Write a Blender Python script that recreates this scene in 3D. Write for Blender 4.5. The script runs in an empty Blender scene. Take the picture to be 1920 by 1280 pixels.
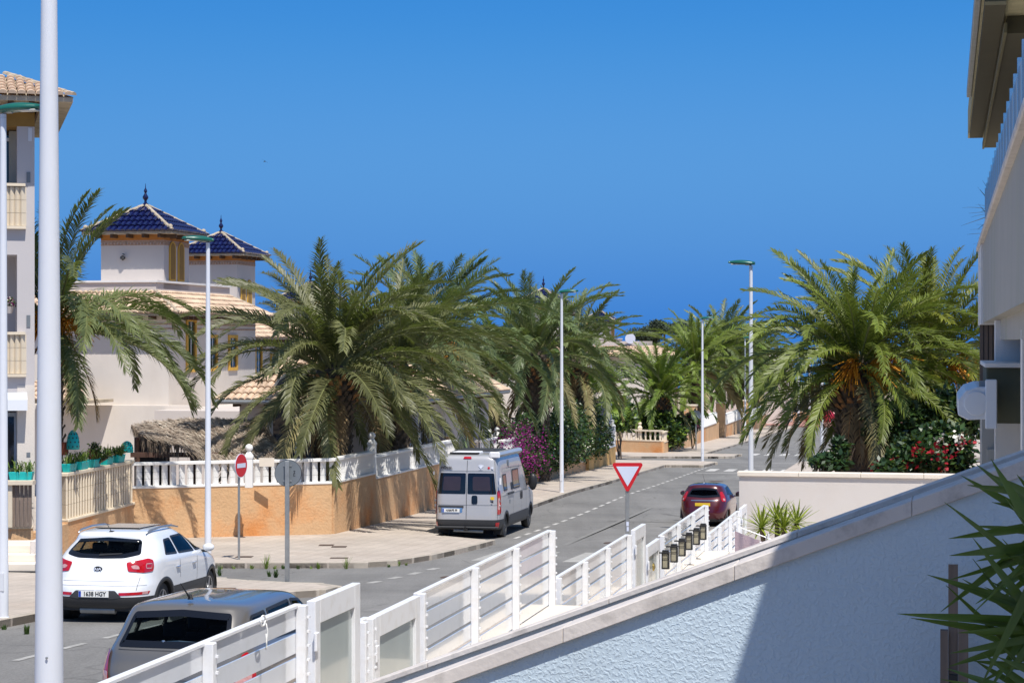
import bpy, bmesh, math, random
from math import sin, cos, pi, radians, sqrt, atan2
from mathutils import Vector, Matrix, Euler
random.seed(7)
R = random.Random(11)
scene = bpy.context.scene
col = scene.collection

# ------------------------------------------------------------------ camera, world, sun, exposure
CAMZ = 4.2
FPX = 3733.0                       # focal length in pixels of the 1920 px wide photograph
cam_d = bpy.data.cameras.new("camera"); cam_d.sensor_width = 36.0; cam_d.lens = FPX / 1920 * 36
cam_d.clip_start = 0.1; cam_d.clip_end = 30000
cam = bpy.data.objects.new("camera", cam_d); col.objects.link(cam)
cam.location = (0, 0, CAMZ); cam.rotation_euler = (radians(90), 0, 0)
scene.camera = cam

SUN = Vector((0.5, -1.2, 2.4)).normalized()       # towards the sun
sun_el = math.asin(SUN.z); sun_az = atan2(SUN.x, SUN.y)
world = bpy.data.worlds.new("World"); scene.world = world; world.use_nodes = True
wn = world.node_tree; wn.nodes.clear()
w_out = wn.nodes.new("ShaderNodeOutputWorld"); w_bg = wn.nodes.new("ShaderNodeBackground")
w_sky = wn.nodes.new("ShaderNodeTexSky"); w_sky.sky_type = 'NISHITA'; w_sky.sun_disc = False
w_sky.sun_elevation = sun_el; w_sky.sun_rotation = sun_az; w_sky.altitude = 20
w_sky.air_density = 1.0; w_sky.dust_density = 0.2; w_sky.ozone_density = 2.5
w_geo = wn.nodes.new("ShaderNodeTexCoord"); w_sep = wn.nodes.new("ShaderNodeSeparateXYZ")
wn.links.new(w_geo.outputs['Generated'], w_sep.inputs[0])
# low band of deep Mediterranean blue, the same at every azimuth, passing into the physical sky higher up
w_ramp = wn.nodes.new("ShaderNodeValToRGB"); w_ramp.color_ramp.interpolation = 'B_SPLINE'
w_map = wn.nodes.new("ShaderNodeMapRange"); w_map.inputs['From Min'].default_value = -0.02; w_map.inputs['From Max'].default_value = 0.36
wn.links.new(w_sep.outputs[2], w_map.inputs['Value']); wn.links.new(w_map.outputs[0], w_ramp.inputs[0])
def srgb(r, g, b):
    f = lambda c: (c/255/12.92) if c/255 <= 0.04045 else ((c/255+0.055)/1.055)**2.4
    return (f(r), f(g), f(b), 1)
els = w_ramp.color_ramp.elements
els[0].position = 0.0; els[0].color = srgb(52, 120, 208)
els[1].position = 1.0; els[1].color = srgb(50, 125, 212)
for p, c in ((0.06, (60, 128, 211)), (0.11, (72, 136, 214)), (0.18, (86, 148, 217)), (0.27, (91, 156, 221)), (0.36, (84, 153, 222)), (0.47, (64, 144, 219)), (0.6, (50, 130, 215))):
    e = els.new(p); e.color = srgb(*c)
w_mul = wn.nodes.new("ShaderNodeVectorMath"); w_mul.operation = 'SCALE'; w_mul.inputs['Scale'].default_value = 1.0
wn.links.new(w_ramp.outputs[0], w_mul.inputs[0])
w_fac = wn.nodes.new("ShaderNodeMapRange"); w_fac.interpolation_type = 'SMOOTHSTEP'
w_fac.inputs['From Min'].default_value = 0.2; w_fac.inputs['From Max'].default_value = 0.5
wn.links.new(w_sep.outputs[2], w_fac.inputs['Value'])
w_mix = wn.nodes.new("ShaderNodeMixRGB")
wn.links.new(w_fac.outputs[0], w_mix.inputs[0]); wn.links.new(w_mul.outputs[0], w_mix.inputs[1]); wn.links.new(w_sky.outputs[0], w_mix.inputs[2])
wn.links.new(w_mix.outputs[0], w_bg.inputs[0]); wn.links.new(w_bg.outputs[0], w_out.inputs[0])
SKY_STRENGTH = 0.11
w_bg.inputs[1].default_value = SKY_STRENGTH; w_mul.inputs['Scale'].default_value = 1.0 / SKY_STRENGTH / 2**0.25

sun_d = bpy.data.lights.new("sun", 'SUN'); sun_d.energy = 4.6; sun_d.angle = radians(0.5); sun_d.color = (1.0, 0.955, 0.88)
sun_o = bpy.data.objects.new("sun", sun_d); col.objects.link(sun_o)
sun_o.rotation_euler = SUN.to_track_quat('Z', 'Y').to_euler(); sun_o.location = (10, -10, 40)
scene.view_settings.view_transform = 'Standard'; scene.view_settings.look = 'None'
EXPOSURE = 0.25; scene.view_settings.exposure = EXPOSURE; scene.view_settings.gamma = 1.0
scene.view_settings.use_curve_mapping = False
scene.cycles.max_bounces = 6; scene.cycles.transparent_max_bounces = 12

# ------------------------------------------------------------------ frames and the lie of the land
TH = radians(12.31); ST, CT = sin(TH), cos(TH)      # the street runs TH to the right of the view axis
def F(c, s, z=0.0):                                  # c across the street, s along it
    return Vector((c*CT + s*ST, -c*ST + s*CT, z))
HT = [(-60, 3.6), (0, 3.75), (10, 3.95), (21, 4.19), (31.6, 4.6), (40, 5.05), (50, 5.6), (60, 5.9), (70, 6.1), (80, 6.2), (90, 6.43), (113, 6.9), (150, 7.7), (200, 8.7), (300, 10.5), (600, 14), (2000, 24), (30000, 26)]
def interp(T, x, smooth=True):
    if x <= T[0][0]: return T[0][1]
    if x >= T[-1][0]: return T[-1][1]
    for i in range(len(T)-1):
        if T[i][0] <= x <= T[i+1][0]: break
    x0, y0 = T[i]; x1, y1 = T[i+1]; h = x1-x0; d = (y1-y0)/h
    if not smooth: return y0 + d*(x-x0)
    def slope(j):
        if j == 0 or j == len(T)-1: return d
        a = (T[j][1]-T[j-1][1])/(T[j][0]-T[j-1][0]); b = (T[j+1][1]-T[j][1])/(T[j+1][0]-T[j][0])
        return 0 if a*b <= 0 else 2*a*b/(a+b)
    t = (x-x0)/h; m0, m1 = slope(i)*h, slope(i+1)*h
    return (2*t**3-3*t*t+1)*y0+(t**3-2*t*t+t)*m0+(-2*t**3+3*t*t)*y1+(t**3-t*t)*m1
def G(y): return CAMZ - interp(HT, y)                # road level at distance y
def GF(c, s, dz=0.0):
    v = F(c, s); v.z = G(v.y)+dz; return v
def P(px, py, d):                                    # point at distance d seen at a pixel of the photograph
    return Vector(((px-960)/FPX*d, d, CAMZ-(py-640)/FPX*d))

# ------------------------------------------------------------------ materials
MATS = {}
def nn(nt, t, **kw):
    n = nt.nodes.new(t)
    for k, v in kw.items(): setattr(n, k, v)
    return n
def M(name, base, rough=0.6, var=0.12, scale=4.0, bump=0.0, bscale=30.0, metal=0.0, spec=0.5, coat=0.0, stain=None, stain_scale=1.0, stain_amt=0.5, rnd=0.0, sub=0.0, detail=5.0, stretch=None, streak=0.0):
    m = bpy.data.materials.new(name); m.use_nodes = True; nt = m.node_tree
    b = nt.nodes['Principled BSDF']; L = nt.links
    b.inputs['Roughness'].default_value = rough; b.inputs['Metallic'].default_value = metal
    b.inputs['Specular IOR Level'].default_value = spec
    if coat: b.inputs['Coat Weight'].default_value = coat; b.inputs['Coat Roughness'].default_value = 0.04
    tc = nn(nt, "ShaderNodeTexCoord"); vec = tc.outputs['Object']
    if stretch:
        mp = nn(nt, "ShaderNodeMapping"); mp.inputs['Scale'].default_value = stretch; L.new(vec, mp.inputs[0]); vec = mp.outputs[0]
    n1 = nn(nt, "ShaderNodeTexNoise"); n1.inputs['Scale'].default_value = scale; n1.inputs['Detail'].default_value = detail; L.new(vec, n1.inputs['Vector'])
    r1 = nn(nt, "ShaderNodeMapRange"); r1.inputs['From Min'].default_value = 0.3; r1.inputs['From Max'].default_value = 0.7
    r1.inputs['To Min'].default_value = 1-var; r1.inputs['To Max'].default_value = 1+var
    L.new(n1.outputs['Fac'], r1.inputs['Value'])
    c = nn(nt, "ShaderNodeVectorMath", operation='SCALE'); c.inputs[0].default_value = base[:3]; L.new(r1.outputs[0], c.inputs['Scale'])
    out = c.outputs[0]
    if rnd:
        oi = nn(nt, "ShaderNodeObjectInfo"); rr = nn(nt, "ShaderNodeMapRange"); rr.inputs['To Min'].default_value = 1-rnd; rr.inputs['To Max'].default_value = 1+rnd
        L.new(oi.outputs['Random'], rr.inputs['Value'])
        c2 = nn(nt, "ShaderNodeVectorMath", operation='SCALE'); L.new(out, c2.inputs[0]); L.new(rr.outputs[0], c2.inputs['Scale']); out = c2.outputs[0]
    if stain:
        n2 = nn(nt, "ShaderNodeTexNoise"); n2.inputs['Scale'].default_value = stain_scale; n2.inputs['Detail'].default_value = 6; n2.inputs['Roughness'].default_value = 0.65
        v2 = tc.outputs['Object']
        if streak:
            mp2 = nn(nt, "ShaderNodeMapping"); mp2.inputs['Scale'].default_value = (1, 1, streak); L.new(v2, mp2.inputs[0]); v2 = mp2.outputs[0]
        L.new(v2, n2.inputs['Vector'])
        r2 = nn(nt, "ShaderNodeMapRange"); r2.inputs['From Min'].default_value = 0.5; r2.inputs['From Max'].default_value = 0.72; r2.inputs['To Max'].default_value = stain_amt
        L.new(n2.outputs['Fac'], r2.inputs['Value'])
        mx = nn(nt, "ShaderNodeMixRGB"); L.new(r2.outputs[0], mx.inputs[0]); L.new(out, mx.inputs[1]); mx.inputs[2].default_value = (*stain[:3], 1); out = mx.outputs[0]
    L.new(out, b.inputs['Base Color'])
    if bump:
        n3 = nn(nt, "ShaderNodeTexNoise"); n3.inputs['Scale'].default_value = bscale; n3.inputs['Detail'].default_value = 4; L.new(vec, n3.inputs['Vector'])
        bp = nn(nt, "ShaderNodeBump"); bp.inputs['Strength'].default_value = bump; bp.inputs['Distance'].default_value = 0.02
        L.new(n3.outputs['Fac'], bp.inputs['Height']); L.new(bp.outputs[0], b.inputs['Normal'])
    MATS[name] = m
    return m
def nodes_of(m): return m.node_tree, m.node_tree.nodes['Principled BSDF']

asphalt = M("asphalt", (0.19, 0.184, 0.176), 0.9, 0.10, 0.35, 0.35, 90, stain=(0.145, 0.14, 0.135), stain_scale=0.22, stain_amt=0.6, detail=8)
def add_grain(m, sc=60, amt=0.25):
    nt, b = nodes_of(m); L = nt.links
    src = b.inputs['Base Color'].links[0].from_socket
    tc = nn(nt, "ShaderNodeTexCoord"); n = nn(nt, "ShaderNodeTexNoise"); n.inputs['Scale'].default_value = sc; n.inputs['Detail'].default_value = 2
    L.new(tc.outputs['Object'], n.inputs['Vector'])
    r = nn(nt, "ShaderNodeMapRange"); r.inputs['From Min'].default_value = 0.3; r.inputs['From Max'].default_value = 0.7; r.inputs['To Min'].default_value = 1-amt; r.inputs['To Max'].default_value = 1+amt
    L.new(n.outputs['Fac'], r.inputs['Value'])
    c = nn(nt, "ShaderNodeVectorMath", operation='SCALE'); L.new(src, c.inputs[0]); L.new(r.outputs[0], c.inputs['Scale']); L.new(c.outputs[0], b.inputs['Base Color'])
add_grain(asphalt, 25, 0.18)
def add_cracks(m, sc, width, dark, distort=0.6):
    nt, b = nodes_of(m); L = nt.links
    src = b.inputs['Base Color'].links[0].from_socket
    tc = nn(nt, "ShaderNodeTexCoord"); n = nn(nt, "ShaderNodeTexNoise"); n.inputs['Scale'].default_value = sc*1.6
    L.new(tc.outputs['Object'], n.inputs['Vector'])
    ad = nn(nt, "ShaderNodeVectorMath", operation='SCALE'); L.new(n.outputs['Color'], ad.inputs[0]); ad.inputs['Scale'].default_value = distort/sc
    a2 = nn(nt, "ShaderNodeVectorMath", operation='ADD'); L.new(tc.outputs['Object'], a2.inputs[0]); L.new(ad.outputs[0], a2.inputs[1])
    v = nn(nt, "ShaderNodeTexVoronoi", feature='DISTANCE_TO_EDGE'); v.inputs['Scale'].default_value = sc; L.new(a2.outputs[0], v.inputs['Vector'])
    r = nn(nt, "ShaderNodeMapRange"); r.inputs['From Min'].default_value = 0; r.inputs['From Max'].default_value = width; r.inputs['To Min'].default_value = dark; r.inputs['To Max'].default_value = 1
    L.new(v.outputs['Distance'], r.inputs['Value'])
    c = nn(nt, "ShaderNodeVectorMath", operation='SCALE'); L.new(src, c.inputs[0]); L.new(r.outputs[0], c.inputs['Scale']); L.new(c.outputs[0], b.inputs['Base Color'])
add_cracks(asphalt, 0.28, 0.012, 0.72)
def add_streaks(m, rot, sx, sy, amt, sc=1.0):
    nt, b = nodes_of(m); L = nt.links; src = b.inputs['Base Color'].links[0].from_socket
    tc = nn(nt, "ShaderNodeTexCoord"); mp = nn(nt, "ShaderNodeMapping"); mp.inputs['Rotation'].default_value = (0, 0, rot); mp.inputs['Scale'].default_value = (sx, sy, 1); L.new(tc.outputs['Object'], mp.inputs[0])
    n = nn(nt, "ShaderNodeTexNoise"); n.inputs['Scale'].default_value = sc; n.inputs['Detail'].default_value = 5; n.inputs['Roughness'].default_value = 0.6; L.new(mp.outputs[0], n.inputs['Vector'])
    r = nn(nt, "ShaderNodeMapRange"); r.inputs['From Min'].default_value = 0.32; r.inputs['From Max'].default_value = 0.68; r.inputs['To Min'].default_value = 1-amt; r.inputs['To Max'].default_value = 1+amt*0.7; L.new(n.outputs['Fac'], r.inputs['Value'])
    c = nn(nt, "ShaderNodeVectorMath", operation='SCALE'); L.new(src, c.inputs[0]); L.new(r.outputs[0], c.inputs['Scale']); L.new(c.outputs[0], b.inputs['Base Color'])
add_streaks(asphalt, TH, 0.9, 0.05, 0.16); add_streaks(asphalt, TH, 0.25, 0.4, 0.10)
paving = M("paving_tile", (0.47, 0.405, 0.345), 0.85, 0.10, 0.6, stain=(0.36, 0.29, 0.235), stain_scale=0.5, stain_amt=0.5, detail=7)
def add_bricks(m, w, h, mortar=0.01, dark=0.8, rot=-TH, bump=0.3, vary=0.06, off=0.0):
    nt, b = nodes_of(m); L = nt.links
    src = b.inputs['Base Color'].links[0].from_socket
    tc = nn(nt, "ShaderNodeTexCoord"); mp = nn(nt, "ShaderNodeMapping"); mp.inputs['Rotation'].default_value = (0, 0, -rot)
    L.new(tc.outputs['Object'], mp.inputs[0])
    br = nn(nt, "ShaderNodeTexBrick"); br.offset = off
    br.inputs['Scale'].default_value = 1; br.inputs['Brick Width'].default_value = w; br.inputs['Row Height'].default_value = h
    br.inputs['Mortar Size'].default_value = mortar; br.inputs['Mortar Smooth'].default_value = 0.2
    br.inputs['Color1'].default_value = (1-vary,)*3+(1,); br.inputs['Color2'].default_value = (1+vary,)*3+(1,); br.inputs['Mortar'].default_value = (dark,)*3+(1,)
    L.new(mp.outputs[0], br.inputs['Vector'])
    c = nn(nt, "ShaderNodeVectorMath", operation='MULTIPLY'); L.new(src, c.inputs[0]); L.new(br.outputs['Color'], c.inputs[1]); L.new(c.outputs[0], b.inputs['Base Color'])
add_bricks(paving, 0.4, 0.4, 0.02, 0.82)
add_grain(paving, 12, 0.06)
kerb_m = M("kerb_concrete", (0.42, 0.37, 0.31), 0.9, 0.18, 3, 0.4, 40, stain=(0.30, 0.26, 0.21), stain_scale=1.5, stain_amt=0.5, rnd=0.035)
red_paving = M("red_paving", (0.42, 0.21, 0.17), 0.85, 0.1, 1.0); add_bricks(red_paving, 0.3, 0.15, 0.02, 0.8, off=0.5)
road_paint = M("road_paint", (0.50, 0.485, 0.46), 0.8, 0.2, 3)
worn_paint = M("worn_paint", (0.36, 0.35, 0.33), 0.85, 0.22, 5, detail=8)
soil = M("soil", (0.16, 0.11, 0.07), 0.95, 0.3, 5)
dry_ground = M("dry_ground", (0.30, 0.24, 0.16), 0.95, 0.25, 0.3)
sea_m = M("sea_water", (0.01, 0.05, 0.14), 0.15, 0.1, 0.01, 0.2, 0.5)
white_plaster = M("white_plaster", (0.74, 0.72, 0.70), 0.85, 0.04, 1.5, 0.25, 60)
cream_wall = M("cream_render", (0.66, 0.60, 0.54), 0.9, 0.05, 0.8, 0.3, 50, stain=(0.50, 0.43, 0.36), stain_scale=0.6, stain_amt=0.35, streak=0.3)
pink_wall = M("pale_render", (0.58, 0.52, 0.48), 0.9, 0.04, 0.6, 0.2, 50)
ochre_render = M("ochre_render", (0.62, 0.39, 0.21), 0.92, 0.10, 0.9, 0.9, 14, stain=(0.58, 0.20, 0.04), stain_scale=0.45, stain_amt=0.8, detail=8)
add_cracks(ochre_render, 3.0, 0.03, 0.86, 0.9)
white_baluster = M("white_balustrade_paint", (0.80, 0.79, 0.77), 0.7, 0.04, 3, 0.1, 40, stain=(0.6, 0.58, 0.54), stain_scale=2.0, stain_amt=0.3)
cream_baluster = M("cream_cast_stone", (0.70, 0.60, 0.46), 0.8, 0.06, 2, 0.15, 40, stain=(0.5, 0.42, 0.32), stain_scale=1.5, stain_amt=0.3)
yellow_trim = M("yellow_trim", (0.62, 0.36, 0.06), 0.8, 0.08, 2)
clay_tile = M("clay_roof_tile", (0.58, 0.43, 0.31), 0.85, 0.25, 2.2, stain=(0.36, 0.25, 0.17), stain_scale=1.3, stain_amt=0.55, detail=9)
blue_tile = M("glazed_blue_tile", (0.006, 0.009, 0.06), 0.2, 0.35, 3.0, coat=0.35)
mortar_cap = M("ridge_mortar", (0.42, 0.35, 0.26), 0.9, 0.2, 3)
dark_timber = M("dark_timber", (0.10, 0.055, 0.03), 0.8, 0.25, 3)
frieze_m = M("brick_frieze", (0.42, 0.28, 0.2), 0.9, 0.3, 9)
lamp_white = M("white_pole_paint", (0.68, 0.70, 0.75), 0.38, 0.03, 1.0, spec=0.5, stain=(0.62, 0.62, 0.62), stain_scale=2.5, stain_amt=0.25)
lamp_green = M("green_lamp_paint", (0.01, 0.11, 0.085), 0.3, 0.1, 2)
lamp_lens = M("lamp_lens", (0.5, 0.5, 0.45), 0.25, 0.1, 2)
galv = M("galvanised_steel", (0.33, 0.34, 0.34), 0.45, 0.12, 6, metal=0.6)
sign_back = M("sign_back_grey", (0.16, 0.18, 0.20), 0.5, 0.08, 3)
sign_red = M("sign_red", (0.55, 0.012, 0.02), 0.35, 0.03, 3)
sign_white = M("sign_white", (0.62, 0.66, 0.78), 0.4, 0.03, 3)
white_lacquer = M("white_lacquer", (0.76, 0.78, 0.82), 0.14, 0.02, 1.5, spec=0.5, coat=0.7, stain=(0.55, 0.54, 0.50), stain_scale=3.5, stain_amt=0.3)
white_post = M("white_post_paint", (0.78, 0.79, 0.82), 0.35, 0.02, 2, stain=(0.50, 0.44, 0.36), stain_scale=7, stain_amt=0.3, detail=8)
frosted = M("frosted_glass", (0.42, 0.47, 0.46), 0.25, 0.12, 1.2, coat=0.6)
rubber = M("rubber", (0.02, 0.02, 0.02), 0.6, 0.2, 8)
black_plastic = M("black_plastic", (0.018, 0.018, 0.02), 0.45, 0.2, 5)
dark_plastic = M("grey_plastic_cladding", (0.035, 0.036, 0.04), 0.5, 0.1, 4)
chrome = M("bright_metal", (0.7, 0.7, 0.7), 0.15, 0.02, 2, metal=1.0)
alloy = M("alloy", (0.45, 0.46, 0.48), 0.3, 0.05, 4, metal=0.8)
glossy_black = M("gloss_black", (0.006, 0.006, 0.008), 0.06, 0.05, 2, coat=0.5)
white_car = M("white_car_paint", (0.80, 0.82, 0.86), 0.25, 0.01, 1, coat=1.0)
taupe_car = M("grey_beige_metallic_paint", (0.155, 0.145, 0.135), 0.3, 0.03, 1, metal=0.3, coat=1.0)
silver_van = M("silver_van_paint", (0.44, 0.44, 0.46), 0.35, 0.02, 1, metal=0.2, coat=0.7)
burgundy_car = M("burgundy_metallic_paint", (0.075, 0.003, 0.009), 0.3, 0.03, 1, metal=0.15, coat=1.0)
tail_red = M("tail_lamp_red", (0.42, 0.003, 0.01), 0.12, 0.25, 9, coat=1.0)
tail_clear = M("tail_lamp_clear", (0.55, 0.30, 0.30), 0.12, 0.2, 25, coat=1.0)
plate_white = M("number_plate_white", (0.78, 0.78, 0.76), 0.5, 0.02, 5)
plate_yellow = M("number_plate_yellow", (0.75, 0.5, 0.03), 0.5, 0.02, 5)
plate_blue = M("number_plate_blue", (0.01, 0.05, 0.4), 0.5, 0.02, 5)
ink = M("black_lettering", (0.01, 0.01, 0.012), 0.5, 0.02, 5)
seat_m = M("dark_upholstery", (0.022, 0.022, 0.026), 0.9, 0.15, 6)
straw = M("dry_palm_thatch", (0.26, 0.20, 0.15), 0.95, 0.4, 3, rnd=0.0)
turquoise = M("turquoise_plastic", (0.0, 0.42, 0.42), 0.45, 0.08, 3)
frond_dusty = M("palm_frond_grey_green", (0.118, 0.148, 0.054), 0.46, 0.3, 1.2, rnd=0.25, spec=0.4)
frond_bright = M("palm_frond_green", (0.132, 0.172, 0.024), 0.46, 0.3, 1.2, rnd=0.28, spec=0.4)
frond_dead = M("palm_frond_dead", (0.26, 0.18, 0.09), 0.8, 0.3, 1.5, rnd=0.2)
rachis_m = M("palm_rachis", (0.20, 0.21, 0.08), 0.6, 0.2, 2)
boot_m = M("palm_trunk_boots", (0.085, 0.065, 0.048), 0.95, 0.4, 4, 0.6, 12, stain=(0.2, 0.15, 0.11), stain_scale=5, stain_amt=0.6)
boot_orange = M("palm_leaf_bases", (0.30, 0.15, 0.06), 0.9, 0.4, 5)
fruit_m = M("palm_fruit_stalks", (0.62, 0.26, 0.015), 0.7, 0.25, 5)
leaf_dark = M("leaf_dark_green", (0.022, 0.05, 0.014), 0.4, 0.4, 2, spec=0.5)
leaf_mid = M("leaf_mid_green", (0.045, 0.095, 0.02), 0.4, 0.4, 2, spec=0.5)
leaf_lime = M("leaf_lime", (0.16, 0.24, 0.03), 0.45, 0.3, 2)
purple_m = M("bougainvillea_purple", (0.25, 0.006, 0.17), 0.6, 0.3, 3)
red_flower = M("red_flower", (0.38, 0.006, 0.02), 0.6, 0.3, 3)
white_flower = M("white_flower", (0.7, 0.66, 0.55), 0.6, 0.1, 3)
yucca_m = M("yucca_leaf", (0.09, 0.15, 0.028), 0.3, 0.2, 2, rnd=0.25, spec=0.6)
yucca_lime = M("yucca_leaf_lime", (0.30, 0.36, 0.04), 0.4, 0.2, 2, rnd=0.2)  # yellow-green leaf colour of the lime yucca itself
pine_m = M("far_pine_needles", (0.06, 0.085, 0.05), 0.9, 0.4, 0.8)
bark_m = M("bark", (0.14, 0.10, 0.07), 0.95, 0.3, 4)
wood_m = M("weathered_wood", (0.20, 0.15, 0.12), 0.85, 0.25, 3, stretch=(6, 6, 0.6))
louver_m = M("brown_louver", (0.13, 0.10, 0.085), 0.7, 0.15, 3)
grey_render = M("grey_render", (0.42, 0.40, 0.36), 0.9, 0.05, 1.2, 0.3, 50, stain=(0.33, 0.36, 0.22), stain_scale=1.4, stain_amt=0.5, streak=0.25)
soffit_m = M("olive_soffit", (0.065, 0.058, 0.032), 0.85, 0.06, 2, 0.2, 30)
coping_m = M("travertine_coping", (0.66, 0.60, 0.555), 0.7, 0.08, 2.0, 0.15, 30, stain=(0.2, 0.18, 0.16), stain_scale=7, stain_amt=0.45, detail=8)
coping_cream = M("cream_coping", (0.74, 0.66, 0.56), 0.75, 0.06, 2, 0.1, 30)
shutter_m = M("white_shutter", (0.62, 0.64, 0.68), 0.5, 0.02, 2)
window_dark = M("dark_window_glass", (0.015, 0.018, 0.025), 0.05, 0.3, 0.6, coat=0.8)
laundry_m = M("lilac_towel", (0.42, 0.33, 0.38), 0.95, 0.1, 6, 0.5, 60)
plaque_blue = M("plaque_blue", (0.02, 0.06, 0.30), 0.4, 0.05, 4)
brown_box = M("brown_wood", (0.10, 0.05, 0.035), 0.7, 0.2, 3)
cover_m = M("iron_cover", (0.09, 0.06, 0.045), 0.7, 0.2, 6)
awning_white = M("awning_case_white", (0.66, 0.70, 0.76), 0.4, 0.02, 2)
lantern_glass = M("lantern_glass", (0.34, 0.31, 0.23), 0.2, 0.1, 4)
red_pot = M("terracotta_pot", (0.25, 0.07, 0.04), 0.8, 0.1, 4)
rope_m = M("white_rope", (0.75, 0.75, 0.73), 0.8, 0.1, 10)

def stucco():
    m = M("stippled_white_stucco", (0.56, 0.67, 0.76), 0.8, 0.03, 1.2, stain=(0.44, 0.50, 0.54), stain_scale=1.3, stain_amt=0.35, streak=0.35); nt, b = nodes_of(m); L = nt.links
    tc = nn(nt, "ShaderNodeTexCoord")
    n = nn(nt, "ShaderNodeTexNoise"); n.inputs['Scale'].default_value = 52; n.inputs['Detail'].default_value = 3; n.inputs['Distortion'].default_value = 0.5; L.new(tc.outputs['Object'], n.inputs['Vector'])
    r = nn(nt, "ShaderNodeMapRange"); r.inputs['From Min'].default_value = 0.46; r.inputs['From Max'].default_value = 0.62; L.new(n.outputs['Fac'], r.inputs['Value'])
    n2 = nn(nt, "ShaderNodeTexNoise"); n2.inputs['Scale'].default_value = 160; L.new(tc.outputs['Object'], n2.inputs['Vector'])
    mx = nn(nt, "ShaderNodeMath", operation='MULTIPLY_ADD'); L.new(n2.outputs['Fac'], mx.inputs[0]); mx.inputs[1].default_value = 0.12; L.new(r.outputs[0], mx.inputs[2])
    bp = nn(nt, "ShaderNodeBump"); bp.inputs['Strength'].default_value = 0.36; bp.inputs['Distance'].default_value = 0.008
    L.new(mx.outputs[0], bp.inputs['Height']); L.new(bp.outputs[0], b.inputs['Normal'])
    return m
stucco_m = stucco()
def glass_mat(name, tint, refl=0.12, haze=0.0):
    m = bpy.data.materials.new(name); m.use_nodes = True; nt = m.node_tree; nt.nodes.clear(); L = nt.links
    o = nn(nt, "ShaderNodeOutputMaterial"); t = nn(nt, "ShaderNodeBsdfTransparent"); t.inputs[0].default_value = (*tint, 1)
    g = nn(nt, "ShaderNodeBsdfGlossy"); g.inputs['Roughness'].default_value = 0.02; g.inputs['Color'].default_value = (0.9, 0.95, 1, 1)
    f = nn(nt, "ShaderNodeLayerWeight"); f.inputs[0].default_value = refl
    mx = nn(nt, "ShaderNodeMixShader"); L.new(f.outputs['Fresnel'], mx.inputs[0]); L.new(t.outputs[0], mx.inputs[1]); L.new(g.outputs[0], mx.inputs[2]); out = mx.outputs[0]
    if haze:
        d = nn(nt, "ShaderNodeBsdfDiffuse"); d.inputs[0].default_value = (0.50, 0.52, 0.55, 1); m2 = nn(nt, "ShaderNodeMixShader"); m2.inputs[0].default_value = haze
        L.new(out, m2.inputs[1]); L.new(d.outputs[0], m2.inputs[2]); out = m2.outputs[0]
    L.new(out, o.inputs[0])
    return m
car_glass = glass_mat("car_glass", (0.60, 0.66, 0.64), 0.13)
privacy_glass = glass_mat("privacy_glass", (0.06, 0.055, 0.06), 0.3)
balcony_glass = glass_mat("balcony_glass", (0.90, 0.91, 0.92), 0.08, 0.5)

# translucent leaves: mix a little translucency into leaf materials
def translucent(m, amt=0.2, colr=(0.25, 0.34, 0.05)):
    nt = m.node_tree; b = nt.nodes['Principled BSDF']; o = nt.nodes['Material Output']; L = nt.links
    t = nn(nt, "ShaderNodeBsdfTranslucent"); t.inputs[0].default_value = (*colr, 1)
    mx = nn(nt, "ShaderNodeMixShader"); mx.inputs[0].default_value = amt
    L.new(b.outputs[0], mx.inputs[1]); L.new(t.outputs[0], mx.inputs[2]); L.new(mx.outputs[0], o.inputs[0])
def add_objcolor(m):
    nt, b = nodes_of(m); L = nt.links; src = b.inputs['Base Color'].links[0].from_socket
    oi = nn(nt, "ShaderNodeObjectInfo"); c = nn(nt, "ShaderNodeVectorMath", operation='MULTIPLY'); L.new(src, c.inputs[0]); L.new(oi.outputs['Color'], c.inputs[1]); L.new(c.outputs[0], b.inputs['Base Color'])
add_objcolor(frond_dusty); add_objcolor(frond_bright)
frond_dry = M("palm_frond_yellowing", (0.20, 0.17, 0.07), 0.6, 0.3, 1.2, rnd=0.25)
for m_ in (frond_dusty, frond_bright, leaf_mid, yucca_m, yucca_lime, leaf_lime): translucent(m_)
translucent(purple_m, 0.3, (0.4, 0.02, 0.3)); translucent(red_flower, 0.3, (0.6, 0.02, 0.04))

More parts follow.
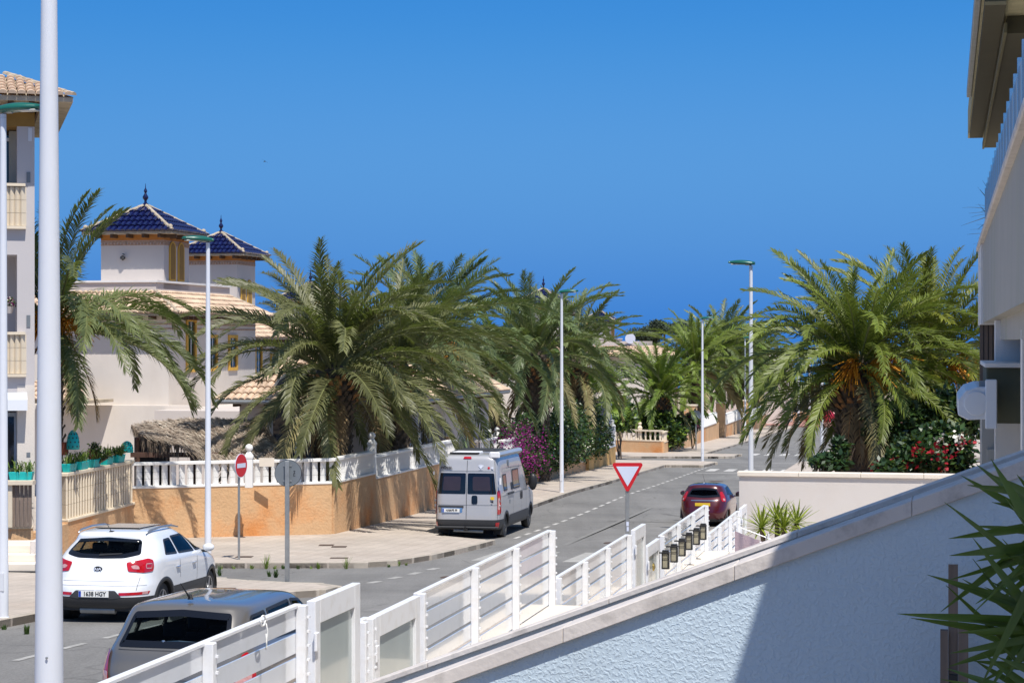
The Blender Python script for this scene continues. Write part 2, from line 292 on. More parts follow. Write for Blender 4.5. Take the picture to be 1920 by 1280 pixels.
# ------------------------------------------------------------------ mesh helpers
class MB:
    def __init__(self): self.v = []; self.f = []; self.mi = []
    def add(self, vs, fs, mi=0, mat=None):
        n = len(self.v)
        self.v += [tuple(mat @ Vector(v)) if mat is not None else tuple(v) for v in vs]
        self.f += [tuple(n+i for i in f) for f in fs]; self.mi += [mi]*len(fs)
        return self
    def box(self, x0, x1, y0, y1, z0, z1, mi=0, mat=None):
        vs = [(x0,y0,z0),(x1,y0,z0),(x1,y1,z0),(x0,y1,z0),(x0,y0,z1),(x1,y0,z1),(x1,y1,z1),(x0,y1,z1)]
        return self.add(vs, [(0,3,2,1),(4,5,6,7),(0,1,5,4),(1,2,6,5),(2,3,7,6),(3,0,4,7)], mi, mat)
    def quad(self, a, b, c, d, mi=0): return self.add([a,b,c,d], [(0,1,2,3)], mi)
    def tube(self, pts, rad, n=8, mi=0, caps=True):
        pts = [Vector(p) for p in pts]; rs = rad if isinstance(rad, (list, tuple)) else [rad]*len(pts)
        vs = []; fs = []
        for i, p in enumerate(pts):
            t = (pts[min(i+1, len(pts)-1)]-pts[max(i-1, 0)]).normalized()
            a = Vector((0,0,1)) if abs(t.z) < 0.9 else Vector((1,0,0))
            u = t.cross(a).normalized(); w = t.cross(u).normalized()
            for k in range(n):
                an = 2*pi*k/n; vs.append(p+(u*cos(an)+w*sin(an))*rs[i])
        for i in range(len(pts)-1):
            for k in range(n):
                fs.append((i*n+k, i*n+(k+1)%n, (i+1)*n+(k+1)%n, (i+1)*n+k))
        if caps: fs.append(tuple(range(n))[::-1]); fs.append(tuple((len(pts)-1)*n+k for k in range(n)))
        return self.add(vs, fs, mi)
    def lathe(self, prof, n=12, mi=0, mat=None):
        vs = []; fs = []
        for r, z in prof:
            for k in range(n): vs.append((r*cos(2*pi*k/n), r*sin(2*pi*k/n), z))
        for i in range(len(prof)-1):
            for k in range(n): fs.append((i*n+k, i*n+(k+1)%n, (i+1)*n+(k+1)%n, (i+1)*n+k))
        fs.append(tuple(range(n))[::-1]); fs.append(tuple((len(prof)-1)*n+k for k in range(n)))
        return self.add(vs, fs, mi, mat)
    def prism(self, poly, z0, z1, mi=0, mat=None):        # poly in xy
        n = len(poly); vs = [(x,y,z0) for x,y in poly]+[(x,y,z1) for x,y in poly]
        fs = [tuple(range(n))[::-1], tuple(range(n, 2*n))]+[(i,(i+1)%n,n+(i+1)%n,n+i) for i in range(n)]
        return self.add(vs, fs, mi, mat)
    def mesh(self, name, mats, smooth=False, bevel=0.0):
        me = bpy.data.meshes.new(name); me.from_pydata(self.v, [], self.f)
        if not isinstance(mats, (list, tuple)): mats = [mats]
        for m in mats: me.materials.append(m)
        if len(mats) > 1: me.polygons.foreach_set('material_index', self.mi)
        if bevel or smooth:
            bm = bmesh.new(); bm.from_mesh(me)
            if bevel:
                bmesh.ops.bevel(bm, geom=[e for e in bm.edges if len(e.link_faces) == 2 and e.calc_face_angle(0) > 0.6], offset=bevel, segments=1, affect='EDGES')
            bm.normal_update(); bm.to_mesh(me); bm.free()
        if smooth:
            me.polygons.foreach_set('use_smooth', [True]*len(me.polygons))
            if smooth != 'full':
                try: me.set_sharp_from_angle(angle=radians(40))
                except Exception: pass
        me.update(); return me
    def obj(self, name, mats, parent=None, smooth=False, bevel=0.0, loc=None, rot=None, kind=None, label=None):
        return ob(name, self.mesh(name, mats, smooth, bevel), parent, loc, rot, kind, label)
def ob(name, me, parent=None, loc=None, rot=None, kind=None, label=None):
    o = bpy.data.objects.new(name, me); col.objects.link(o)
    if parent is not None: o.parent = parent
    if loc is not None: o.location = loc
    if rot is not None: o.rotation_euler = rot
    if kind: o['kind'] = kind
    if label: o['label'] = label
    return o
def thing(name, label, cat, loc=(0,0,0), rz=0.0, group=None):
    o = bpy.data.objects.new(name, None); col.objects.link(o); o.empty_display_size = 0.2
    o.location = loc; o.rotation_euler = (0, 0, rz); o['label'] = label; o['category'] = cat
    if group: o['group'] = group
    return o
def tag(o, label, cat, group=None):
    o['label'] = label; o['category'] = cat
    if group: o['group'] = group
    return o
def dup(root, loc=None, rz=None, label=None, scale=None):
    def cp(o, par):
        c = o.copy(); col.objects.link(c)
        if par is not None: c.parent = par; c.matrix_parent_inverse = o.matrix_parent_inverse.copy()
        for ch in list(o.children): cp(ch, c)
        return c
    r = cp(root, None)
    if loc is not None: r.location = loc
    if rz is not None: r.rotation_euler = (0, 0, rz)
    if label: r['label'] = label
    if scale: r.scale = (scale,)*3
    return r
def text_mesh(body, size, mat, parent, loc, rot, name='lettering', ext=0.002, sx=1.0, bold=0.0, label=None):
    cu = bpy.data.curves.new(name, 'FONT'); cu.body = body; cu.size = size; cu.extrude = ext; cu.align_x = 'CENTER'; cu.align_y = 'CENTER'; cu.resolution_u = 3; cu.offset = bold
    t = bpy.data.objects.new(name, cu); col.objects.link(t)
    dg = bpy.context.evaluated_depsgraph_get(); me = bpy.data.meshes.new_from_object(t.evaluated_get(dg))
    bpy.data.objects.remove(t); me.materials.clear(); me.materials.append(mat)
    o = ob(name, me, parent, loc, rot); o.scale = (sx, 1, 1)
    if label: o['label'] = label
    return o
def sheet(name, poly, dz, mat, skirt=0.0, kind='structure', step=2.0, parent=None):
    """polygon (x,y world) draped over the road profile"""
    bm = bmesh.new(); vs = [bm.verts.new((x, y, 0)) for x, y in poly]; f = bm.faces.new(vs); bm.normal_update()
    if f.normal.z < 0: f.normal_flip()
    ys = [y for _, y in poly]; y = math.ceil(min(ys)/step)*step
    while y < max(ys):
        bmesh.ops.bisect_plane(bm, geom=bm.verts[:]+bm.edges[:]+bm.faces[:], plane_co=(0, y, 0), plane_no=(0, 1, 0)); y += step if y < 150 else 20
    bmesh.ops.triangulate(bm, faces=bm.faces[:])
    if skirt:
        be = [e for e in bm.edges if len(e.link_faces) == 1]
        r = bmesh.ops.extrude_edge_only(bm, edges=be); low = {v for v in r['geom'] if isinstance(v, bmesh.types.BMVert)}
    else: low = set()
    for v in bm.verts: v.co.z = G(v.co.y)+dz-(skirt if v in low else 0)
    me = bpy.data.meshes.new(name); bm.to_mesh(me); bm.free(); me.materials.append(mat)
    return ob(name, me, parent, kind=kind)
def xy(v): return (v.x, v.y)
def FC(c, s): return xy(F(c, s))
# ------------------------------------------------------------------ setting: ground, road, pavements, sea
gm = MB()
ys = [-40, -10, 0, 10, 20, 30, 40, 50, 60, 70, 80, 90, 113, 150, 200, 300, 420, 600]
for i in range(len(ys)-1):
    a, b = ys[i], ys[i+1]
    gm.quad((-400, a, G(a)-0.35), (400, a, G(a)-0.35), (400, b, G(b)-0.35), (-400, b, G(b)-0.35))
gm.quad((-400, 600, G(600)-0.35), (400, 600, G(600)-0.35), (400, 900, -22), (-400, 900, -22))
gm.obj('ground', dry_ground, kind='structure')
MB().quad((-20000, 500, -20), (20000, 500, -20), (20000, 26000, -20), (-20000, 26000, -20)).obj('sea', sea_m, kind='structure')

road = sheet('road', [FC(-42, -10), FC(-4.2, -10), FC(-4.2, 118), FC(20, 120), FC(20, 134), FC(-4, 136), FC(-4, 206), FC(-16, 206), FC(-16, 130), FC(-42, 130)], 0.0, asphalt)
KERB = 0.13
def pavement(name, pts, label=None): return sheet(name, pts, KERB, paving, skirt=0.3)
def arc(cx, cs, r, a0, a1, n=6): return [(cx+r*cos(radians(a0+(a1-a0)*i/n)), cs+r*sin(radians(a0+(a1-a0)*i/n))) for i in range(n+1)]
kA = [(-14.9, -10), (-14.9, 34.4), (-12.7, 34.7)] + arc(-13.4, 37.9, 1.5, -45, 90, 7) + [(-14.6, 40.0), (-15.6, 40.7), (-24, 42.0)]
pA = pavement('pavement', [FC(*p) for p in kA]+[FC(-24, -10)])
kBw = [(-13.5, 49.0), (-7.37, 48.7), (-3.87, 48.75), (-3.1, 49.4), (-2.54, 50.5), (-1.95, 52.0), (-1.54, 53.4), (-1.2, 54.6), (-0.89, 55.7), (-0.55, 57.0)]
c2w = [tuple(F(-14.85, s).xy) for s in (57.3, 70, 85, 106.6)] + [tuple(F(-12.75, 106.9).xy)] + [tuple(F(c, s).xy) for c, s in arc(-13.6, 111.0, 1.1, -20, 85, 5)] + [tuple(F(-19, 113.6).xy), tuple(F(-40, 115).xy)]
pB = pavement('pavement', kBw+c2w+[tuple(F(-40, 60).xy), (-16.5, 56), (-13.6, 50)])
kC = [(-40, 119.3), (-18, 119.0), (-14.3, 119.6)] + arc(-13.6, 120.8, 1.0, -80, 0, 4) + [(-12.6, 124), (-14.9, 125), (-14.9, 206)]
pC = pavement('pavement', [FC(*p) for p in kC]+[FC(-40, 206)])
kD = [(-7.1, -10), (-7.1, 98), (-8.0, 101)] + arc(-6.8, 112.5, 1.3, 180, 90, 4) + [(6, 113.8)]
pD = pavement('pavement', [FC(*p) for p in kD]+[FC(6, 60), FC(-3.9, 60), FC(-3.9, -10)])
kE = [(6, 122), (-6, 122)] + arc(-6.6, 123.5, 1.0, -90, -180, 3) + [(-7.4, 206)]
pE = pavement('pavement', [FC(*p) for p in kE]+[FC(6, 206)])
plaza = sheet('plaza', [FC(-60, 206.5), FC(40, 206.5), FC(40, 232), FC(-60, 232)], KERB, red_paving, skirt=0.3)
# a kerb of separate stones along the pavement edges, seven to ten pixels each or more
ks_me = MB().box(-0.485, 0.485, 0, 0.16, -0.22, 0.0).mesh('kerb_stone', kerb_m, bevel=0.012)
def kerb(par, pts, world=False, skip=0):
    W = [Vector((x, y, 0)) for x, y in pts] if world else [F(*p) for p in pts]
    acc = 0.0; seg = []
    for a, b in zip(W, W[1:]):
        d = (b-a).length; t = 0.5-acc if acc < 0.5 else 1.5-acc
        t = 0.5-acc
        while t < d:
            if t >= 0:
                p = a+(b-a)*(t/d); q = a+(b-a)*(min(t+.1, d)/d)
                o = ob('kerb_stone', ks_me, par)
                an = atan2((b-a).y, (b-a).x); sl = (G(p.y+0.5)-G(p.y-0.5))
                o.location = (p.x, p.y, G(p.y)+KERB+0.012); o.rotation_euler = (0, math.atan(-sl*sin(an)), an)
            t += 1.0
        acc = (acc+d) % 1.0
    return
kerb(pA, kA[1:]); 
kerb(pA, [(-14.9, 22), (-14.9, 34.4)])
kerb(pB, kBw+[tuple(F(-14.85, 57.3).xy)], True)
kerb(pB, [tuple(F(-14.85, s).xy) for s in (57.5, 106.6)]+[tuple(F(-12.75, 106.9).xy)]+[tuple(F(c, s).xy) for c, s in arc(-13.6, 111.0, 1.1, -20, 85, 5)]+[tuple(F(-17, 113.2).xy)], True)
kerb(pC, kC[1:-1]+[(-14.9, 160)])

# painted markings
def marks(name, quads, mat, dz=0.006):
    mb = MB()
    for q in quads:
        mb.quad(*[GF(c, s, dz) for c, s in q])
    return mb.obj(name, mat, road, kind=None)
for s0 in [12+1.5*i for i in range(13)]+[58.2+1.5*i for i in range(33)]:
    marks('lane_dash', [[(-12.68, s0), (-12.56, s0), (-12.56, s0+0.8), (-12.68, s0+0.8)]], road_paint if s0 > 50 else worn_paint)
for i in range(5):
    c0 = -12.0+i*1.2
    marks('crossing_stripe', [[(c0, 50.0), (c0+0.5, 50.0), (c0+0.5, 53.4), (c0, 53.4)]], worn_paint)
for i in range(4):
    marks('lane_dash', [[(-12.3+0.0, 41.4+1.7*i), (-12.1, 41.4+1.7*i), (-12.1, 42.2+1.7*i), (-12.3, 42.2+1.7*i)]], worn_paint)
for i in range(6):
    c0 = -12.2+i*0.95
    marks('crossing_stripe', [[(c0, 102.6), (c0+0.5, 102.6), (c0+0.5, 105.2), (c0, 105.2)]], road_paint)
    marks('crossing_stripe', [[(c0, 125.5), (c0+0.5, 125.5), (c0+0.5, 129), (c0, 129)]], road_paint)
marks('stop_line', [[(-12.4, 100.2), (-9.8, 100.2), (-9.8, 100.6), (-12.4, 100.6)]], worn_paint)
marks('stop_line', [[(-16, 119.6-5.2), (-7, 119.0-5.2), (-7, 119.15-5.2), (-16, 119.75-5.2)]], road_paint)
marks('centre_line', [[(-10.75, 56), (-10.6, 56), (-10.6, 98), (-10.75, 98)]], M("old_tar_seam", (0.20, 0.195, 0.185), 0.9, 0.1, 2), 0.004)
asphalt_patch2 = M('asphalt_repair_light', (0.205, 0.198, 0.19), 0.9, 0.12, 2.0, 0.3, 80)
asphalt_patch3 = M('asphalt_repair_dark', (0.155, 0.152, 0.148), 0.9, 0.12, 2.0, 0.3, 80)
asp_dark = M("asphalt_patch", (0.145, 0.14, 0.134), 0.9, 0.15, 1.2, 0.3, 60)
marks('repair_patch', [[(-11.2, 66.2), (-8.6, 66.0), (-8.4, 66.25), (-11.1, 66.45)]], asp_dark, 0.004)
marks('repair_patch', [[(-9.9, 70.1), (-9.2, 69.0), (-9.0, 69.05), (-9.7, 70.3)]], asp_dark, 0.004)
marks('repair_patch', [[(-9.6, 48.4), (-7.2, 48.0), (-7.1, 48.2), (-9.5, 48.6)]], asp_dark, 0.004)

for (c0, s0, w, l, rt) in ((-9.8, 60.5, 1.4, 5.5, 0), (-10.3, 77, 0.8, 9, 0), (-8.6, 88, 1.0, 4, 0), (-11.0, 46.6, 3.4, 0.9, 0), (-10.2, 34, 0.9, 5.0, 0), (-11.6, 27, 1.3, 2.2, 0)):
    marks('repair_patch', [[(c0, s0), (c0+w, s0+.1), (c0+w-.06, s0+l), (c0+.05, s0+l-.1)]], asphalt_patch2 if l > 3 else asphalt_patch3, 0.003)
for (c0, s0) in ((-9.4, 57), (-10.9, 43.8), (-10.4, 92)):
    o = MB().prism([(0.32*cos(a*pi/12), 0.32*sin(a*pi/12)) for a in range(24)], 0, 0.008).obj('manhole_cover', cover_m, loc=GF(c0, s0, 0.004)); tag(o, 'round iron manhole cover set in the asphalt '+{57: 'right of the silver van', 43.8: 'at the mouth of the side street', 92: 'in the far part of the road'}[int(s0)] if s0 != 43.8 else 'round iron manhole cover in the asphalt at the mouth of the side street', 'manhole cover')

# ------------------------------------------------------------------ fins, walls, balustrades
def fin_mesh(name, h, mat, w=0.20, t=0.055):
    mb = MB(); n = 3; hh = h/n
    for i in range(n): mb.box(-w/2, w/2, -t/2, t/2, i*hh+0.004, (i+1)*hh-0.004)
    return mb.mesh(name, mat)
def seg_frame(a, b):
    a = Vector(a); b = Vector(b); return atan2(b.y-a.y, b.x-a.x), (Vector((b.x-a.x, b.y-a.y, 0))).length
def fin_balustrade(label, a, b, ztop, h, mat, pitch=0.25, fin_rot=45, cat='balustrade', rail_w=0.26, group=None, ledge=None, finscale=1.0):
    """top rail, base rail and slanting cast fins between two plan points"""
    an, L = seg_frame(a, b)
    t = thing('balustrade', label, cat, (a[0], a[1], ztop-h), an, group)
    MB().box(0, L, -rail_w/2, rail_w/2, h-0.09, h).obj('top_rail', mat, t, bevel=0.01)
    MB().box(0, L, -rail_w/2-0.02, rail_w/2+0.02, 0, 0.07).obj('base_rail', mat, t, bevel=0.01)
    me = fin_mesh('fin', h-0.16, mat, 0.2*finscale)
    n = int(L/pitch)
    for i in range(n):
        ob('fin', me, t, (pitch*(i+0.5)+(L-n*pitch)/2, 0, 0.07), (0, 0, radians(fin_rot)))
    return t
def ball_post(label, x, y, z0, z1, mat, w=0.24, rz=0, cat='post', capmat=None, group='ball topped posts on the garden walls'):
    t = thing('ball_post', label, cat, (x, y, z0), rz, group)
    h = z1-z0; capmat = capmat or mat
    MB().box(-w/2, w/2, -w/2, w/2, 0, h-0.42).obj('shaft', mat, t, bevel=0.01)
    MB().lathe([(w*0.78, h-0.42), (w*0.78, h-0.36), (w*0.5, h-0.28), (w*0.3, h-0.22)], 4, mat=Matrix.Rotation(pi/4, 4, 'Z')).obj('cap', capmat, t)
    MB().lathe([(0.11*sin(pi*i/8)+0.004, h-0.12-0.11*cos(pi*i/8)) for i in range(9)], 12).obj('ball', capmat, t, smooth='full')
    return t
def wall_seg(name, label, a, b, ztop, zbot, mat, thick=0.25, cat='wall', cap=None, over=0.03, caph=0.05):
    an, L = seg_frame(a, b)
    t = thing(name, label, cat, (a[0], a[1], zbot), an)
    MB().box(0, L, -thick/2, thick/2, 0, ztop-zbot).obj('wall_face', mat, t)
    if cap: MB().box(0, L, -thick/2-over, thick/2+over, ztop-zbot, ztop-zbot+caph).obj('coping', cap, t, bevel=0.006)
    return t
WZ1 = CAMZ-3.50; WZ2 = CAMZ-3.66
wa = P(245, 0, 57.7); wb = F(-18.05, 57.2); wc = F(-18.05, 61.6)
def base(p): return G(p[1])-0.3
A2, B2, C2 = (wa.x, wa.y), xy(wb), xy(wc)
wall_seg('garden_wall', 'long rough ochre rendered wall facing the street corner behind the no entry sign', A2, B2, WZ1-0.76, base(B2), ochre_render)
fin_balustrade('white slatted balustrade on the ochre wall right behind the red no entry sign', A2, B2, WZ1, 0.76, white_baluster, fin_rot=38)
wall_seg('garden_wall', 'short ochre rendered wall turning the corner to the right of the round sign back', B2, C2, WZ1-0.76, base(B2), ochre_render)
fin_balustrade('short white balustrade turning the corner behind the grey round sign', B2, C2, WZ1, 0.76, white_baluster, fin_rot=-58, finscale=1.1)
D2 = xy(F(-18.05, 73.0))
wall_seg('garden_wall', 'ochre rendered wall with streaky frond shadows running up to the silver van', C2, D2, WZ2-0.76, base(C2)-0.3, ochre_render)
fin_balustrade('white balustrade dappled by palm shadows ending behind the silver van', C2, D2, WZ2, 0.76, white_baluster, fin_rot=-58, finscale=1.1)
pp = P(467, 0, 57.55); ball_post('white ball topped post rising behind the no entry sign', pp.x, pp.y, WZ1-0.72, WZ1+0.55, white_baluster, 0.22)
ball_post('white ball topped post where the corner balustrade steps down', C2[0], C2[1], WZ1-0.76, WZ1+0.60, white_baluster, 0.24, -TH)
q = F(-18.05, 67.2); ball_post('white ball topped post under the drooping palm frond tips left of the van', q.x, q.y, WZ2-0.72, WZ2+0.50, white_baluster, 0.22, -TH)
# gate piers beyond the van roof
for lab, px, s, top, mt in (('ochre gate pier with white ball, nearest of the three above the van roof', 833, 74.0, 797, ochre_render), ('ochre gate pier with greyish ball, middle of the three above the van roof', 849, 76.3, 796, ochre_render), ('tallest ochre gate pier with white ball above the van roof', 879, 80.0, 790, ochre_render)):
    X = (px-960)/FPX; y = s/(CT+ST*X); x = X*y
    ball_post(lab, x, y, G(y)-0.2, CAMZ-(top-640)/FPX*y, mt, 0.42, -TH, 'pier', white_baluster, 'ochre gate piers beyond the van')
for lab, px, s, top in (('small white ball post just right of the tall ochre pier', 889, 81.0, 812), ('white ball topped pier left of the bougainvillea', 917, 84.0, 803), ('white ball topped pier half hidden by fronds beside the bougainvillea', 932, 86.0, 800)):
    X = (px-960)/FPX; y = s/(CT+ST*X); x = X*y
    ball_post(lab, x, y, G(y)-0.2, CAMZ-(top-640)/FPX*y, white_baluster, 0.34 if px > 900 else 0.24, -TH, 'pier')
fin_balustrade('white balustrade panel between the ochre piers above the van roof', FC(-18.1, 76.6), FC(-18.1, 79.7), CAMZ-3.9, 0.8, white_baluster, fin_rot=-50)
wall_seg('garden_wall', 'low ochre wall under the balustrade panel hidden behind the van', FC(-18.1, 73.6), FC(-18.1, 80.2), CAMZ-4.7, G(75)-0.5, ochre_render)
fin_balustrade('white balustrade rising behind the van awning', FC(-18.1, 80.8), FC(-18.1, 86), CAMZ-4.1, 0.75, white_baluster, fin_rot=-50)
wall_seg('garden_wall', 'ochre wall below the bougainvillea hedge streaked with shadow', FC(-18.0, 80.5), FC(-18.0, 103.6), G(90)+0.75, G(100)-0.4, ochre_render)
# iron railing inside the first garden
t = thing('iron_railing', 'thin dark iron railing behind the white balustrade left of the ochre piers', 'railing', F(-18.6, 69.5, WZ2-0.2), -TH)
MB().box(-0.012, 0.012, 0, 4.0, 0.15, 0.18).box(-0.012, 0.012, 0, 4.0, 0.72, 0.75).obj('rail', black_plastic, t)
bm_ = MB().box(-0.012, 0.012, -0.012, 0.012, 0, 0.92).mesh('bar', black_plastic)
for i in range(19): ob('bar', bm_, t, (0, 0.1+i*0.21, 0))
t = thing('iron_gate', 'scrolled dark iron gate between the ochre piers beyond the van', 'gate', F(-18.05, 76.6, G(77)+0.2), -TH)
for y0 in (0, 3.0): MB().box(-0.02, 0.02, y0, y0+0.05, 0, 2.3).obj('stile', black_plastic, t)
sc_ = MB()
for j in range(5):
    for k in range(3):
        sc_.tube([(0, 0.4+j*0.55+0.18*cos(a)*(1-a/14), 1.2+k*0.42+0.18*sin(a)*(1-a/14)) for a in [i*0.7 for i in range(13)]], 0.014, 4)
sc_.obj('scrollwork', black_plastic, t)

# ochre yellow gate pier and panels after the hedge, z ~ 100..110
def on_wall(px, c=-18.0):
    k = (px-960)/FPX; return c/(CT*k-ST)
def wc_pt(px, c=-18.0):
    y = on_wall(px, c); return ((px-960)/FPX*y, y)
t = thing('gate_pier', 'tall yellow ochre gate pier with white ball right of the bougainvillea', 'pier', (*wc_pt(1097), G(101)-0.2), -TH)
yel = M("yellow_ochre_render", (0.58, 0.36, 0.13), 0.9, 0.1, 1.0, 0.4, 20, stain=(0.5, 0.25, 0.07), stain_scale=0.8, stain_amt=0.5)
MB().box(-0.3, 0.3, -0.5, 0.9, 0, 2.95).obj('shaft', yel, t, bevel=0.02)
MB().lathe([(0.36, 2.95), (0.36, 3.03), (0.14, 3.15)], 4, mat=Matrix.Rotation(pi/4, 4, 'Z')).obj('cap', white_baluster, t)
MB().lathe([(0.16*sin(pi*i/8)+0.004, 3.28-0.16*cos(pi*i/8)) for i in range(9)], 12).obj('ball', white_baluster, t, smooth='full')
a_, b_ = wc_pt(1103, -17.9), wc_pt(1150, -17.9)
wall_seg('garden_wall', 'yellow ochre wall sloping up to the far street corner under white panels', a_, b_, G(105)+1.0, G(108)-0.5, yel)
fin_balustrade('white balustrade panels right of the yellow ochre gate pier', a_, b_, G(106)+1.95, 0.95, white_baluster, fin_rot=-58, finscale=1.1)
x_, y_ = wc_pt(1112, -18); ball_post('white ball post on the white panels beside the blue block screen', x_, y_, G(y_)+1.5, G(y_)+2.6, white_baluster, 0.24, -TH)
x_, y_ = wc_pt(1148, -18); ball_post('white ball post at the end of the white panels by the far corner', x_, y_, G(y_)+0.3, G(y_)+2.55, white_baluster, 0.3, -TH)
a_, b_ = wc_pt(1085, -17.9), wc_pt(1093, -17.9)
fin_balustrade('narrow cream balustrade strip between bougainvillea and yellow pier', a_, b_, G(100)+1.6, 1.0, cream_baluster, fin_rot=-50)
# blue grey brushed screen: panels in rows
t = thing('screen_fence', 'blue grey woven panel screen rising behind the white ball post', 'fence', (*wc_pt(1103, -18.4), G(105)+1.7), pi/2-TH)
sm_ = M("blue_grey_screen", (0.16, 0.19, 0.27), 0.7, 0.2, 3)
MB().box(0, 7.6, 0, 0.02, -0.2, 1.75).obj('backing', black_plastic, t)
pm = MB().box(0.03, 1.22, -0.02, 0.0, 0.03, 0.32).mesh('panel', sm_)
for i in range(6):
    for j in range(5): ob('panel', pm, t, (i*1.25, -0.003, j*0.34))

# far corner: cream balustrade facing us
def flat_balusters(label, a, b, ztop, h, mat, pitch, nwall=True):
    an, L = seg_frame(a, b); t = thing('balustrade', label, 'balustrade', (a[0], a[1], ztop-h), an)
    MB().box(0, L, -0.15, 0.15, h-0.1, h).obj('top_rail', mat, t); MB().box(0, L, -0.15, 0.15, 0, 0.08).obj('base_rail', mat, t)
    me = MB().lathe([(0.07, 0), (0.05, 0.06), (0.085, 0.25), (0.05, h-0.32), (0.07, h-0.18)], 8).mesh('baluster', mat, smooth=True)
    n = int(L/pitch)
    for i in range(n): ob('baluster', me, t, ((i+0.5)*L/n, 0, 0.08))
    return t
fy = 127.5; fa = ((1146-960)/FPX*fy, fy+1.2); fb = ((1240-960)/FPX*fy, fy-1.0); fc_ = xy(F(-17.6, 142))
zt = CAMZ-(805-640)/FPX*fy
wall_seg('garden_wall', 'ochre wall under the cream balustrade at the far corner', fa, fb, zt-0.72, G(fy)-0.4, ochre_render)
flat_balusters('cream balustrade facing us at the far corner below the spreading palm', fa, fb, zt, 0.72, cream_baluster, 0.33)
wall_seg('garden_wall', 'ochre wall turning up the street past the dark red bougainvillea', fb, fc_, zt-0.72, G(140)-0.4, ochre_render)
fin_balustrade('cream balustrade turning up the street behind the far lamp post', fb, fc_, zt-0.1, 0.7, cream_baluster, fin_rot=-50)
x_, y_ = (1201-960)/FPX*127, 127.6; ball_post('cream ball post on the far corner balustrade', x_, y_, zt-0.7, zt+0.5, cream_baluster, 0.26)
for i, (s0, s1, dz) in enumerate(((143, 160, 0.6), (162, 182, 0.2), (184, 203, 0.3))):
    lab = ('nearest', 'middle', 'farthest')[i]
    z_ = G(s0+2)+1.1
    wall_seg('garden_wall', lab+' ochre wall stretch of the row receding along the far left pavement', FC(-18, s0), FC(-18, s1), z_, G(s1)-0.4, ochre_render)
    fin_balustrade(lab+' white balustrade panel of the row receding along the far pavement', FC(-17.98, s0+2), FC(-17.98, s1-2), z_+0.9, 0.9, white_baluster, fin_rot=-58, pitch=0.5, finscale=2.2)
    t = thing('gate_pier', lab+' plain ochre pier of the row along the far left pavement', 'pier', F(-18, s0+0.4, G(s0)-0.2), -TH, 'plain ochre piers far up the street')
    MB().box(-0.35, 0.35, -0.4, 0.5, 0, 3.1).obj('shaft', ochre_render, t); MB().box(-0.4, 0.4, -0.45, 0.55, 3.1, 3.2).obj('cap', cream_baluster, t)
wall_seg('garden_wall', 'low ochre wall along the back of the red paved plaza', FC(-30, 231), FC(10, 231), G(226)+1.1, G(226)-0.5, ochre_render, cap=cream_baluster)

# left cream fin wall going down to the left with planters
LW = [(wa.x, wa.y), (P(118, 0, 52.0).x, 52.0), (P(62, 0, 49.5).x, 49.5), (P(-60, 0, 49.2).x, 49.2)]
ltop = CAMZ-(862-640)/FPX*57.7
wall_seg('garden_wall', 'ochre wall with the small blue street plaque behind the white car', LW[0], LW[1], ltop-1.28, G(50)-0.6, ochre_render, cap=cream_baluster)
fin_balustrade('cream slatted balustrade carrying turquoise planters behind the white car', LW[1], LW[0], ltop, 1.28, cream_baluster, fin_rot=48, finscale=1.25, pitch=0.22)
wall_seg('garden_wall', 'ochre wall at the left edge above the small steps', LW[1], LW[2], ltop-1.32, G(50)-0.9, ochre_render)
wall_seg('garden_wall', 'ochre wall base below the timber infill at the left picture edge', LW[2], LW[3], ltop-1.2, G(46)-1.4, ochre_render, cap=cream_baluster)
t = thing('timber_screen', 'vertical brown timber infill between cream posts at left edge', 'screen', (LW[3][0], LW[3][1], ltop-1.15), 0)
LL = LW[2][0]-LW[3][0]
MB().box(0, LL+0.1, -0.16, 0.16, 1.05, 1.15).obj('top_rail', cream_baluster, t)
for i in range(3): MB().box(LL-0.55-i*0.9, LL-0.43-i*0.9, -0.08, 0.08, 0, 1.05).obj('post', cream_baluster, t)
sl = MB().box(0, 0.085, 0, 0.03, 0, 1.05).mesh('slat', wood_m)
for i in range(16): ob('slat', sl, t, (LL-0.05-i*0.1, 0, 0))
# steps at the left edge
t = thing('steps', 'three low pale stone steps below the ochre wall at left edge', 'steps', (*xy(P(28, 0, 45.0)), G(44.5)+KERB), 0)
for i in range(3): MB().box(-0.9+0.0*i, 0.45-i*0.12, 0.5*i, 2.2, i*0.16, (i+1)*0.16).obj('step', coping_cream, t, bevel=0.01)
MB().box(0.2, 0.42, 0.6, 2.3, 0.0, 0.62).obj('side_wall', coping_m, t, bevel=0.01)
# street plaque
pp = P(236, 963, 57.25)
t = thing('street_plaque', 'small blue and white street name plaque on the ochre wall', 'sign', (pp.x, pp.y-0.08, pp.z), atan2(wa.y-52.0, wa.x-LW[1][0]))
MB().box(-0.16, 0.16, -0.02, 0, -0.28, 0.28).obj('plate', plaque_blue, t)
MB().box(-0.13, 0.13, -0.024, -0.02, 0.06, 0.25).obj('name_field', sign_white, t)
text_mesh('CALLE', 0.1, plaque_blue, t, (0, -0.026, 0.155), (pi/2, 0, 0)); text_mesh('G', 0.24, sign_white, t, (0, -0.022, -0.1), (pi/2, 0, 0), bold=0.004)
